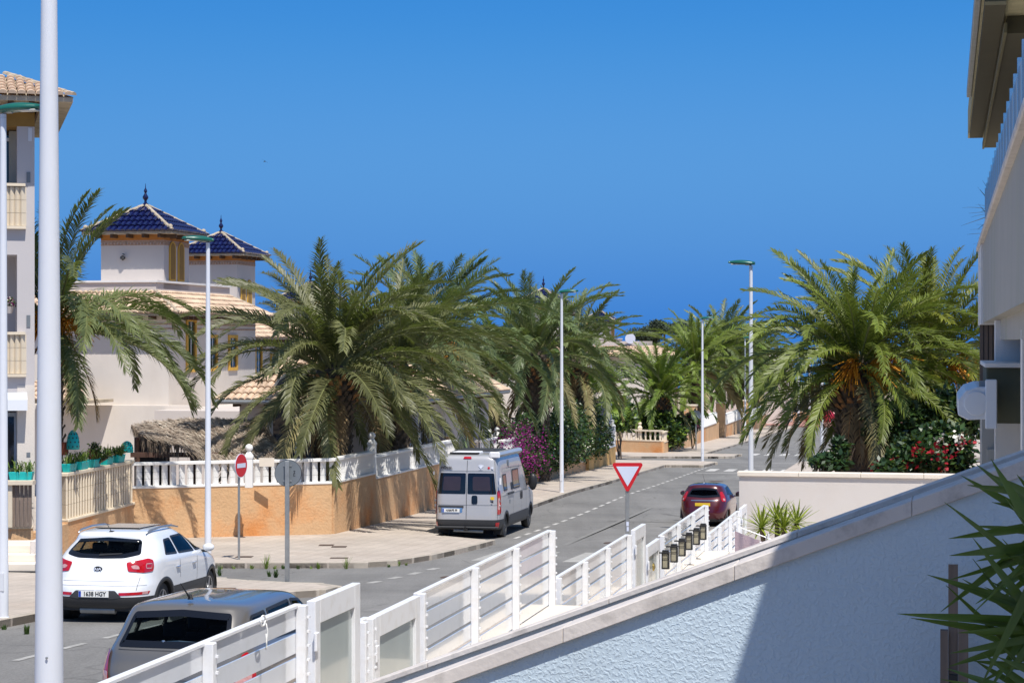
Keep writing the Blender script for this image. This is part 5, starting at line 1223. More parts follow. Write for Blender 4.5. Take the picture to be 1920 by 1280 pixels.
pal('palm with pointed upright fronds left of the middle lamp', 1006, 668, 90.0, G(90), scale=1.13, n=66, trunk_r=0.55, seed=21, fs=SET_D)
pal('palm crown filling the space between lamp and far villa', 1080, 682, 103.0, G(103), scale=1.08, n=60, trunk_r=0.45, seed=25, fs=SET_FD)
pal('small palm behind the hedge just left of the middle lamp', 925, 700, 98.0, G(98), scale=1.0, n=50, trunk_r=0.35, seed=29, fs=SET_FD, dead=0)
pal('spreading palm above the cream balustrade at the far corner', 1236, 745, 131.0, G(131), scale=0.98, n=76, trunk_r=0.6, seed=31, fs=SET_F, emin=-0.3)
pal('far palm behind the slim lamp at the pavement tip', 1352, 672, 174.0, G(174), scale=1.4, n=74, trunk_r=0.4, seed=37, fs=SET_FD)
pal('farthest palm beyond the slim distant lamp', 1415, 690, 203.0, G(203), scale=1.4, n=60, trunk_r=0.4, seed=39, fs=SET_FD)
pal('big bright green palm with thick scaly trunk behind the cream wall', 1610, 692, 53.0, GB-0.2, scale=0.88, n=94, trunk_r=0.60, seed=44, fs=SET_B, fruit=3, dead=3, emin=-0.5, bias=(pi, 0.10))
pal('second bright palm rising at the right beside the building', 1748, 688, 56.5, GB-0.3, scale=1.0, n=82, trunk_r=0.42, seed=47, fs=SET_B, fruit=2, dead=2, emin=-0.5)
pal('left palm with long arching fronds and orange fruit beside the apartment block', 104, 605, 55.5, G(55), scale=1.06, n=70, trunk_r=0.2, seed=52, fs=SET_D, fruit=5, dead=2, boots=True, bias=(-0.25, 0.3), emin=-0.5, skip=lambda az, el: cos(az) > 0.25 and 0.42 < el < 1.22)
pal('yellow green palm crown just right of the far lamp, behind the slim pole', 1390, 684, 191.0, G(191), scale=1.35, n=60, trunk_r=0.35, seed=61, fs=SET_F)
pal('yellow green palm crown directly behind the far lamp on the pavement tip', 1306, 690, 161.0, G(161), scale=1.25, n=64, trunk_r=0.4, seed=66, fs=SET_F)
# fan palm with fat tapering trunk
v = P(1112, 752, 108)
t = thing('fan_palm', 'squat fan palm with yellow green blades and tapering trunk', 'palm tree', (v.x, v.y, G(108)), 0)
mb = MB(); Hh = v.z-G(108); mb.lathe([(0.4, 0), (0.35, Hh*0.6), (0.4, Hh*0.85), (0.3, Hh)], 14).obj('trunk', boot_m, t, smooth=True)
fm = MB()
for k in range(15):
    a = -1.1+2.2*k/14; d = Vector((cos(a), sin(a), 0.0)); s = Vector((-sin(a), cos(a), 0))*0.05
    fm.add([Vector((0.9, 0, 0)), Vector((0.9, 0, 0))+d*0.55+s, Vector((0.9, 0, 0))+d*1.1+Vector((0, 0, -0.15)), Vector((0.9, 0, 0))+d*0.55-s], [(0,1,2,3)], 0)
fm.tube([(0, 0, 0), (0.9, 0, 0)], 0.02, 4, 1); fme = fm.mesh('fan_leaf', [leaf_lime, rachis_m])
for i in range(30):
    el = 1.3-i*0.06; o = ob('fan_leaf', fme, t, (0, 0, Hh)); o.rotation_euler = Euler((R.uniform(-.5, .5), -el, 0)).to_matrix().to_euler(); o.rotation_euler = (Matrix.Rotation(i*2.4, 3, 'Z') @ Euler((R.uniform(-.5,.5), -el, 0)).to_matrix()).to_euler(); k = R.uniform(.9, 1.3); o.scale = (k,)*3

# ------------------------------------------------------------------ leafy shrubs
def leaves(blobs, n, size, wts, nm, seed=0, elong=2.0, flowers=()):
    r = random.Random(seed); mb = MB(); vol = [b[3]*b[4]*b[5] for b in blobs]
    def put(c, sz, mi, el):
        a, b = r.uniform(0, 2*pi), r.gauss(0, .6); d = Vector((cos(a)*cos(b), sin(a)*cos(b), sin(b))); w = d.cross(Vector((r.gauss(0,1), r.gauss(0,1), r.gauss(0,1)+1))).normalized()
        mb.add([c, c+d*sz*0.5*el*0.5+w*sz*.3, c+d*sz*el*.5, c+d*sz*0.5*el*0.5-w*sz*.3], [(0,1,2,3)], mi)
    for i in range(n):
        b = r.choices(blobs, vol)[0]; u = Vector((r.gauss(0,1), r.gauss(0,1), r.gauss(0,1))).normalized()*(r.random()**0.28)*r.uniform(.82, 1.08)
        c = Vector((b[0]+u.x*b[3], b[1]+u.y*b[4], b[2]+u.z*b[5])); put(c, size*r.uniform(.6, 1.3), r.choices(range(len(wts)), wts)[0], elong)
    for (cx, cy, cz, rad, m, mi, fsz) in flowers:
        for i in range(m):
            c = Vector((cx+r.gauss(0, rad), cy+r.gauss(0, rad*0.5), cz+r.gauss(0, rad))); put(c, fsz*r.uniform(.6, 1.2), mi, 1.3)
    return mb
def px_blob(px, py, d, rx, ry, rz): v = P(px, py, d); return (v.x, v.y, v.z, rx, ry, rz)
# bougainvillea hedge along the wall
t = thing('bougainvillea_hedge', 'dense dark green hedge with purple bougainvillea flowers spilling over the ochre wall', 'hedge', F(-18.3, 82, G(85)), -TH)
bl = []; fl = []
tp_ = F(-18.3, 82, G(85))
for i in range(13):
    s = 1.5+i*1.6; hgt = 2.6+0.5*sin(i*1.7)-(0.5 if i < 2 else 0); bl.append((0.15, s, 1.75+0.15*sin(i), 0.95, 1.25, hgt*0.55)); bl.append((0.5, s+0.8, 1.35, 0.75, 1.0, 1.15))
rf_ = random.Random(3)
for px, py, rad, m in ((968, 835, .45, 120), (1005, 822, .3, 60), (1012, 855, .35, 70), (985, 806, .25, 50), (955, 820, .35, 90), (945, 850, .3, 70), (982, 845, .4, 90), (996, 870, .3, 60)):
    c = -17.15; s_ = fence_s(px, c); v = F(c, s_); z = CAMZ-(py-640)/FPX*v.y
    fl.append((c+18.3, s_-82, z-G(85), rad*.8, m*2, 2, 0.13))
for k in range(60): s_ = rf_.uniform(0, 21); fl.append((1.2, s_, rf_.uniform(.8, 3.2), .05, 2, 3, .1))
leaves(bl, 34000, 0.17, (5, 3), 'foliage', 4, 2.0, fl).obj('foliage', [leaf_dark, leaf_mid, purple_m, white_flower], t, kind=None)
MB().tube([(0, 4, 0), (0.1, 6, 2.2)], 0.1, 6).tube([(0, 14, 0), (0.1, 13, 2.2)], 0.1, 6).obj('stems', bark_m, t)
# oleanders on the raised bed
def shrub(label, blobs, n, size, wts, mats, ground, seed, flowers=(), cat='shrub', name='shrub', elong=2.4, group=None):
    c = blobs[0]; o0 = Vector((c[0], c[1], ground)); t = thing(name, label, cat, o0, 0, group)
    bl = [(b[0]-o0.x, b[1]-o0.y, b[2]-o0.z, *b[3:]) for b in blobs]; fl = [(f[0]-o0.x, f[1]-o0.y, f[2]-o0.z, *f[3:]) for f in flowers]
    leaves(bl, n, size, wts, 'foliage', seed, elong, fl).obj('foliage', mats, t)
    st = MB(); rs = random.Random(seed)
    for b in bl:
        for q in range(4): st.tube([(b[0]*.3, b[1]*.3, 0), (b[0]+rs.gauss(0, .2)*b[3], b[1], b[2]*.6), (b[0]+rs.gauss(0, .6)*b[3], b[1]+rs.gauss(0, .3)*b[4], b[2]+rs.uniform(0, .7)*b[5])], [.04, .025, .01], 4)
    st.obj('stems', bark_m, t); return t
def flw(lst, d, mi, n=11, rad=.075, sz=.17): return [(*P(px, py, d), rad, n, mi, sz) for px, py in lst]
MT = [leaf_dark, leaf_mid, red_flower, white_flower]
shrub('dark airy bush leaning left of the big palm trunk by the lamp pole', [px_blob(1558, 866, 48, .45, .4, .24), px_blob(1535, 862, 47.5, .24, .3, .12), px_blob(1575, 842, 48.5, .22, .4, .28)], 1000, 0.15, (5, 1), MT, GB, 5)
shrub('oleander with deep red flowers in front of the big palm trunk', [px_blob(1690, 866, 46.5, .45, .4, .28), px_blob(1665, 876, 46, .35, .4, .16), px_blob(1712, 852, 47, .5, .5, .45)], 3600, 0.15, (4, 2), MT, GB, 6, flw([(1716, 872), (1675, 866), (1646, 874), (1691, 872), (1716, 842)], 46.2, 2))
shrub('oleander with red and white flowers beside the right building', [px_blob(1760, 835, 48, .7, .5, .6), px_blob(1795, 850, 47, .35, .5, .6), px_blob(1735, 862, 46.5, .5, .4, .3)], 5200, 0.15, (4, 2), MT, GB, 7, flw([(1723, 842), (1758, 838), (1781, 852), (1772, 880), (1798, 842), (1810, 828), (1750, 856)], 46.0, 2)+flw([(1763, 827), (1797, 820), (1806, 827)], 46.0, 3, 14))
shrub('tall shrub screen in the shade behind the red oleanders', [px_blob(1690, 800, 52, 1.0, .8, .7), px_blob(1780, 790, 52, .9, .8, .9)], 5000, 0.18, (4, 2), MT, GB, 8)
shrub('green bushes below the far spreading palm', [px_blob(1240, 800, 130, 2.0, .8, 1.0), px_blob(1262, 815, 128.5, .9, .6, .9), px_blob(1215, 780, 131, .7, .6, 1.2)], 4200, 0.28, (4, 3, 2), [leaf_dark, leaf_mid, leaf_lime], G(130), 9)
shrub('dark red bougainvillea at the far corner left of the sign back', [px_blob(1298, 790, 134, .6, .8, .7)], 1500, 0.2, (3, 1, 2), [leaf_dark, leaf_mid, M("maroon_leaves", (0.12, 0.01, 0.05), 0.6, 0.3)], G(134), 10)
shrub('dark green shrubbery at the back of the red plaza', [px_blob(1520, 745, 235, 5, 2, 2.0), px_blob(1570, 750, 234, 3, 2, 2.5), px_blob(1470, 745, 235, 4, 2, 2.4)], 4500, 0.45, (4, 1), [leaf_dark, leaf_mid], G(232), 11)
shrub('lime green bush under the palms beside the blue screen', [px_blob(1165, 790, 118, .9, .7, .6), px_blob(1150, 770, 120, 1.4, .8, .9)], 2400, 0.3, (2, 3, 3), [leaf_dark, leaf_mid, leaf_lime], G(116), 12)
shrub('small round pot bush at left picture edge by the steps', [px_blob(11, 1063, 46.5, .1, .1, .32)], 260, 0.08, (1, 2), [leaf_dark, leaf_mid], G(46), 13)
# far pines on the horizon
for i, (px, py, d, rx, lab) in enumerate(((1245, 615, 300, 2.6, 'tallest rounded pine on the skyline'), (1208, 628, 305, 3.0, 'low wide pine at the left end of the skyline group'), (1268, 618, 310, 1.8, 'narrow pine at the right end of the skyline group'), (1225, 632, 308, 2.4, 'low pine between the two larger skyline pines'), (1285, 632, 312, 2.5, 'low pine half hidden beside the white gable'))):
    v = P(px, py, d); t = thing('pine_tree', lab, 'tree', (v.x, v.y, G(d)), 0, 'far pines on the skyline'); h = v.z-G(d)
    rr_ = random.Random(i)
    bl = [(rr_.gauss(0, rx*.4), rr_.gauss(0, rx*.4), h+rr_.uniform(-.5, .5), rx*rr_.uniform(.35, .6), rx*.5, rx*.36) for _ in range(7)]
    leaves(bl, 3500, .42, (1,), 'crown', i, 1.2).obj('crown', [pine_m], t)
    MB().tube([(0, 0, 0), (0.1, 0, h)], [.3, .12], 6).obj('trunk', bark_m, t)

# ------------------------------------------------------------------ sword leaved yuccas
def sword(L, w, droop, seg=6, fold=0.25):
    mb = MB(); vs = []; fs = []
    for i in range(seg+1):
        t = i/seg; ww = w*(0.55+0.9*t-1.45*t**2.6) if i < seg else 0.0008
        x = L*t; z = -droop*L*t*t
        vs += [(x, -ww, z+ww*fold), (x, 0, z-0.002), (x, ww, z+ww*fold)]
    for i in range(seg):
        a = i*3; fs += [(a, a+3, a+4, a+1), (a+1, a+4, a+5, a+2)]
    return mb.add(vs, fs)
# the near one: every blade placed by its own tip and run
t = thing('yucca', 'large dark yucca with long sword leaves reaching in from the right edge', 'yucca', (2.02, 7.3, 0), 0)
tips = [((1683, 1150), (1920, 1161), .024, 0), ((1739, 1077), (1920, 1136), .022, .05), ((1771, 941), (1920, 1061), .026, -.05), ((1779, 1009), (1920, 988), .02, .1), ((1780, 1041), (1920, 1024), .022, -.08), ((1814, 909), (1920, 924), .02, .1),
        ((1847, 885), (1920, 922), .02, -.1), ((1764, 1146), (1899, 1039), .02, .12), ((1824, 1008), (1920, 1130), .022, -.12), ((1824, 1047), (1899, 1148), .018, .15), ((1774, 1097), (1827, 1148), .018, .1), ((1827, 1147), (1920, 1049), .02, -.05),
        ((1839, 1285), (1911, 1139), .024, -.15), ((1881, 1275), (1920, 1220), .02, .05), ((1824, 1238), (1920, 1250), .018, .15), ((1708, 1158), (1920, 1192), .02, .1), ((1860, 941), (1920, 953), .016, .2), ((1886, 933), (1920, 983), .02, -.18),
        ((1805, 1085), (1925, 1160), .02, .2), ((1858, 860), (1910, 950), .03, -.2), ((1850, 1300), (1920, 1190), .02, .1), ((1870, 1230), (1925, 1255), .018, -.05), ((1790, 1170), (1920, 1215), .018, .2), ((1880, 1010), (1920, 1060), .02, .25), ((1895, 1100), (1930, 1180), .025, .1)]
for i, (a, b, w, dd) in enumerate(tips):
    d0 = 7.2+dd; pa = P(a[0], a[1], d0-0.05); k_ = (2030-a[0])/max(20, (b[0]-a[0])); k_ = min(k_, 3.2); pb_ = P(a[0]+(b[0]-a[0])*k_, a[1]+(b[1]-a[1])*k_, 7.45+dd*0.4)
    L = (pb_-pa).length; m = sword(L, w*1.15, 0.0, 8, fold=0.35); me = m.mesh('sword_leaf', yucca_m, smooth='full')
    o = ob('sword_leaf', me, t); dirv = (pa-pb_).normalized()
    q = dirv.to_track_quat('X', 'Y'); o.rotation_mode = 'QUATERNION'
    from mathutils import Quaternion
    o.rotation_quaternion = q @ Quaternion((1, 0, 0), (0.0 if (q @ Vector((0, 0, 1))).y < 0 else pi)+R.uniform(-0.6, 0.6)); o.location = pb_-Vector((2.02, 7.3, 0))
ry = random.Random(9)
for ci, (cx_, cy_) in enumerate(((2000, 1180), (2010, 1010), (1990, 1330))):
    for j in range(26):
        a_ = ry.uniform(pi*0.62, pi*1.45) if j < 15 else ry.uniform(-pi*.5, pi*.6); lp = ry.uniform(170, 250); dd = ry.uniform(-.25, .35)
        pa = P(cx_+lp*cos(a_), cy_-lp*0.85*sin(a_), 7.35+dd); pb_ = P(cx_, cy_, 7.45+dd*.3); L = (pb_-pa).length
        o = ob('sword_leaf', sword(L, .021, 0.03, 7, fold=0.35).mesh('sword_leaf', yucca_m, smooth='full'), t); q = (pa-pb_).normalized().to_track_quat('X', 'Y'); o.rotation_mode = 'QUATERNION'
        o.rotation_quaternion = q @ Quaternion((1, 0, 0), (0.0 if (q @ Vector((0, 0, 1))).y < 0 else pi)+ry.uniform(-0.8, 0.8)); o.location = pb_-Vector((2.02, 7.3, 0))
MB().tube([(0.13, 0.35, -0.4), (0.10, 0.28, 1.2), (0.08, 0.2, 2.4), (0.08, 0.15, 3.5)], [0.07, .055, .05, .03], 12).obj('stem', bark_m, t)
def yucca(label, pts, mat, ground, L=0.42, w=0.018, n=34, pot=None, up=0.0):
    c = pts[0]; t = thing('yucca', label, 'yucca', (c[0], c[1], ground), 0); mes = [sword(L, w, d).mesh('sword_leaf', mat) for d in (0.0, .12, .3)]
    for p in pts:
        for i in range(n):
            el = 1.45-2.0*(i/n)**1.0+up; az = i*2.4
            o = ob('sword_leaf', mes[i % 3], t, (p[0]-c[0], p[1]-c[1], p[2]-ground)); o.rotation_euler = (Matrix.Rotation(az, 3, 'Z') @ Matrix.Rotation(-el, 3, 'Y')).to_euler(); k = R.uniform(.8, 1.1); o.scale = (k,)*3
        MB().tube([(0, 0, 0), (p[0]-c[0], p[1]-c[1], p[2]-ground)], .04, 6).obj('stem', bark_m, t)
    return t
gz = Z4-0.77-0.9
yucca('bushy lime green yucca in front of the cream retaining wall', [P(1457, 975, 30), P(1428, 990, 29.6), P(1494, 982, 30.4), P(1470, 990, 29.8)], yucca_lime, gz, L=0.40, w=0.02, n=46)
yucca('dark spiky yucca behind the glass at the end of the right balcony', [P(1872, 400, 30.5), P(1880, 440, 30.5)], leaf_dark, CAMZ+1.0, L=0.55, w=0.02)
o = MB().lathe([(0.08, 0), (0.12, 0.22), (0.13, 0.24), (0.13, 0.27), (0.11, 0.27), (0.1, 0.2)], 20).obj('plant_pot', M("grey_pot", (0.12, 0.14, 0.15), 0.6), loc=(*P(1425, 0, 27.5).xy, CAMZ-(1030-640)/FPX*27.5-0.2), smooth=True); tag(o, 'grey pot below the lime yucca beside the lilac towel', 'pot')
# laundry rack with towel
v = P(1378, 992, 26.5)
t = thing('laundry_rack', 'folding laundry rack draped with a lilac towel behind the low wall', 'laundry rack', (v.x, v.y, v.z-1.0), -0.25)
fl_ = MB()
for z in (0.98, 0.96): fl_.tube([(0, 0.02 if z < .97 else 0.5, z), (0.42, 0.0 if z < .97 else 0.5, z-0.15)], 0.008, 5)
for x_ in (0.0, 0.42): fl_.tube([(x_, 0, 0), (x_, 0.25, 1.06-x_*.3)], 0.01, 5).tube([(x_, 0.5, 0), (x_, 0.0, 1.06-x_*.3)], 0.01, 5)
fl_.obj('frame', white_post, t)
tw = MB(); n = 14; vs = []
for i in range(n+1):
    x_ = 0.44*i/n; y_ = 0.012*sin(i*1.3); vs += [(x_, y_-0.01, 0.98-x_*0.36), (x_, y_*1.8-0.01, 0.3)]
tw.add(vs, [(2*i, 2*i+2, 2*i+3, 2*i+1) for i in range(n)]); tw.obj('towel', laundry_m, t, smooth='full')

# ------------------------------------------------------------------ planters on the left wall
rows = [(1, 0), ]
def on_leftwall(px):
    (ax, ay), (bx, by) = LW[1], LW[0]; k = (px-960)/FPX
    u = (k*ay-ax)/((bx-ax)-k*(by-ay)); return Vector((ax+(bx-ax)*u, ay+(by-ay)*u, 0))
lan = atan2(LW[0][1]-LW[1][1], LW[0][0]-LW[1][0])
pl_me = MB().add([(-.26, -.09, 0), (.26, -.09, 0), (.26, .09, 0), (-.26, .09, 0), (-.30, -.12, .22), (.30, -.12, .22), (.30, .12, .22), (-.30, .12, .22)], [(0,3,2,1),(0,1,5,4),(1,2,6,5),(2,3,7,6),(3,0,4,7),(4,5,6,7)]).mesh('trough', turquoise, bevel=0.01)
labs = ['turquoise planter at the left end of the row on the cream wall', 'turquoise planter second from the left with trailing leaves', 'turquoise planter in the middle with reddish spiky plants', 'turquoise planter second from the right on the cream wall', 'turquoise planter at the right end next to the perforated dome']
def planter(label, v, rz, seed, mats):
    t = thing('planter', label, 'planter', v, rz, 'turquoise window box planters'); ob('trough', pl_me, t)
    rs = random.Random(seed); mb = MB()
    for i in range(70):
        x_ = rs.uniform(-.27, .27); a = rs.uniform(0, 2*pi); h = rs.uniform(.08, .3); s = Vector((-sin(a), cos(a), 0))*.012; p0 = Vector((x_, rs.uniform(-.08, .08), .2)); p1 = p0+Vector((cos(a)*.1, sin(a)*.1, h)); p2 = p1+Vector((cos(a)*.1, sin(a)*.1-.04, -rs.uniform(-.1, .25)))
        mb.add([p0-s, p0+s, p1+s, p1-s, p2], [(0,1,2,3),(3,2,4)], rs.randrange(len(mats)))
    mb.obj('plants', mats, t); return t
mx_ = M("reddish_leaves", (0.2, 0.04, 0.03), 0.6, 0.3)
for i, px in enumerate((130, 153, 176, 200, 222)):
    v = on_leftwall(px); v.z = ltop; planter(labs[i], v, lan, 20+i, [leaf_mid, leaf_lime] if i != 2 else [mx_, leaf_mid, leaf_lime])
v = P(40, 875, 49.4); planter('turquoise planter with grassy leaves at the left edge below the window', (v.x, v.y, ltop-0.02), 0, 33, [leaf_lime, leaf_mid])
v = on_leftwall(178); v.z = ltop+0.2; shrub('small leafy shrub growing from the middle planters', [(v.x, v.y, v.z+.25, .2, .15, .25), (v.x+.25, v.y+.1, v.z+.12, .2, .15, .12)], 500, .07, (2, 3, 2), [leaf_dark, leaf_mid, leaf_lime], v.z-0.1, 44)
v = on_leftwall(218); v.z = ltop+0.2; shrub('yellowish flowering plant at the right end of the planters', [(v.x, v.y, v.z+.1, .25, .12, .12)], 300, .07, (1, 2, 3), [leaf_dark, leaf_mid, leaf_lime], v.z-0.1, 45)
def dome(label, v, r, h, rz, elong):
    t = thing('garden_ornament', label, 'ornament', v, rz)
    prof = [(r*1.0, 0), (r, h*0.25)]+[(r*cos(pi/2*i/6)**(1.0 if not elong else 1.0), h*0.25+h*0.75*sin(pi/2*i/6)) for i in range(1, 7)]
    mb = MB().lathe([(max(a, .003), b) for a, b in prof], 20); mb.obj('shell', turquoise, t, smooth='full')
    hm = MB()
    for j, zz in enumerate((.15, .38, .6, .8)):
        rad = interp([(b, a) for a, b in prof], zz*h, False)
        for k in range(9):
            a = 2*pi*(k+.5*(j % 2))/9; b = Vector((cos(a), sin(a), 0)); s = Vector((-sin(a), cos(a), 0)); c = b*(rad+.006)+Vector((0, 0, zz*h))
            tz = Vector((0, 0, 1))-b*(0.55 if zz > .5 else 0.0); q = [c+s*.022*cos(m_*pi/3)+tz*.022*sin(m_*pi/3) for m_ in range(6)]; hm.add(q, [tuple(range(6))])
    hm.obj('holes', black_plastic, t)
v = P(137, 0, 53.2); dome('tall turquoise perforated egg shaped ornament above the planters', (v.x, v.y, CAMZ-(842-640)/FPX*53.2), .17, .52, 0, True)
v = on_leftwall(238); dome('round turquoise perforated dome on the right end of the cream wall', (v.x, v.y, CAMZ-(849-640)/FPX*57), .18, .33, 0, False)
v = P(121, 842, 53.4); o = MB().lathe([(.09, 0), (.13, .3), (.14, .34), (.1, .34)], 16).obj('plant_pot', red_pot, loc=(v.x, v.y, v.z-.15), smooth=True); tag(o, 'terracotta pot beside the tall turquoise ornament', 'pot')
v = P(18, 580, 50.2); t = thing('hanging_planter', 'flower pot with pink and white blossoms on the middle left balcony', 'plant pot', v, 0)
MB().lathe([(.06, -.1), (.12, .06), (.13, .08)], 12).obj('pot', coping_m, t); leaves([(0, 0, .16, .16, .14, .16)], 300, .07, (3, 1, 1), 'f', 5, 1.6).obj('plants', [leaf_mid, purple_m, white_flower], t)
# birds
v = P(497, 302, 60); t = tag(MB().add([(-.1, 0, .06), (0, .03, .0), (.1, 0, -.07), (0.0, -.02, -.012), (-.01, .1, -.0), (-.045, -.06, -.035), (-.02, -.06, -.04)], [(0,1,3), (1,2,3), (0,3,1), (3,5,6), (1,4,3)]).tube([(-.035, -.05, -.03), (0, 0, -.01), (.01, .05, 0)], [.006, .013, .004], 6).obj('bird', ink, loc=v), 'small dark swift gliding in the open sky', 'bird')
v = P(1500, 485, 90); tag(MB().add([(-.05, 0, .02), (0, .02, 0), (.05, 0, .02), (0, -.02, 0)], [(0,1,3),(1,2,3)]).tube([(0, -.04, 0), (0, .04, 0)], .02, 6).obj('bird', ink, loc=v), 'tiny distant bird above the right palm', 'bird')
# ------------------------------------------------------------------ vehicles
def inside(poly, x, y):
    c = False; n = len(poly); j = n-1
    for i in range(n):
        xi, yi = poly[i]; xj, yj = poly[j]
        if (yi > y) != (yj > y) and x < (xj-xi)*(y-yi)/(yj-yi)+xi: c = not c
        j = i
    return c
def rnd_poly(pts, r=0.05, n=4):
    out = []; m = len(pts)
    for i in range(m):
        p = Vector(pts[i]); a = Vector(pts[i-1]); b = Vector(pts[(i+1) % m])
        ra = min(r, (a-p).length*.45); rb = min(r, (b-p).length*.45)
        pa = p+(a-p).normalized()*ra; pb = p+(b-p).normalized()*rb
        for k in range(n+1):
            t = k/n; out.append(tuple(pa*(1-t)**2+p*2*t*(1-t)+pb*t*t))
    return out
def inset(poly, d):
    n = len(poly); A = sum(poly[i][0]*poly[(i+1)%n][1]-poly[(i+1)%n][0]*poly[i][1] for i in range(n)); sg = 1 if A > 0 else -1; out = []
    for i in range(n):
        p = Vector(poly[i]); a = (p-Vector(poly[i-1])); b = (Vector(poly[(i+1)%n])-p)
        if a.length < 1e-6: a = b
        if b.length < 1e-6: b = a
        na = Vector((-a.y, a.x)).normalized()*sg; nb = Vector((-b.y, b.x)).normalized()*sg; nrm = (na+nb)
        if nrm.length < 1e-6: nrm = na
        nrm.normalize(); out.append(tuple(p+nrm*d))
    return out
class Body:
    def __init__(s, rows, p=5.0):
        s.rows = rows; s.p = p
        s.Yr = [(r[0], r[1]) for r in rows]; s.Yf = [(r[0], r[2]) for r in rows]; s.W = [(r[0], r[3]) for r in rows]; s.z0 = rows[0][0]; s.z1 = rows[-1][0]
        s.W0 = max(r[3] for r in rows)
        s.PP = [(r[0], r[4] if len(r) > 4 else p) for r in rows]
    def at(s, a, b, z):
        yr, yf, w, p = interp(s.Yr, z), interp(s.Yf, z), interp(s.W, z), interp(s.PP, z, False)
        r = (abs(a)**p+abs(b)**p)**(-1/p)
        return Vector((a*r*w, (yr+yf)/2+b*r*(yf-yr)/2, z))
    def rear(s, q, z):               # q runs round the back: |q|<W0 back face, beyond that along the sides
        q = max(-s.W0-3, min(s.W0+3, q))
        if abs(q) <= s.W0: return s.at(q/s.W0, -1, z)
        return s.at(math.copysign(1, q), -1+(abs(q)-s.W0)/2.0, z)
    def side(s, y, z, sg=1):
        yr, yf, w, p = interp(s.Yr, z), interp(s.Yf, z), interp(s.W, z), interp(s.PP, z, False)
        v = min(0.9999, abs(2*(y-(yr+yf)/2)/(yf-yr))); return Vector((sg*w*(1-v**p)**(1/p), y, z))
    def normal(s, f, u, z):
        e = 0.01; a = f(u+e, z)-f(u-e, z); b = f(u, min(z+e, s.z1))-f(u, z-e); n = a.cross(b)
        n.normalize(); c = f(u, z)-Vector((0, (interp(s.Yr, z)+interp(s.Yf, z))/2, z)); c.z = 0
        return n if n.dot(c) >= 0 else -n
def conform(poly, f, B, off, step=0.07, ring=0.0):
    bm = bmesh.new()
    if ring:
        inn = inset(poly, ring); n = len(poly)
        a = [bm.verts.new((*p, 0)) for p in poly]; b = [bm.verts.new((*p, 0)) for p in inn]
        for i in range(n): bm.faces.new((a[i], a[(i+1)%n], b[(i+1)%n], b[i]))
    else:
        bm.faces.new([bm.verts.new((*p, 0)) for p in poly])
    xs = [p[0] for p in poly]; zs = [p[1] for p in poly]
    for ax, lo, hi in ((0, min(xs), max(xs)), (1, min(zs), max(zs))):
        k = lo+step
        while k < hi:
            co = (k, 0, 0) if ax == 0 else (0, k, 0); no = (1, 0, 0) if ax == 0 else (0, 1, 0)
            bmesh.ops.bisect_plane(bm, geom=bm.verts[:]+bm.edges[:]+bm.faces[:], plane_co=co, plane_no=no); k += step
    mb = MB(); bm.verts.index_update(); vs = []
    for v in bm.verts:
        u, z = v.co.x, v.co.y; vs.append(f(u, z)+B.normal(f, u, z)*off)
    mb.add(vs, [tuple(v.index for v in fc.verts) for fc in bm.faces]); bm.free(); return mb
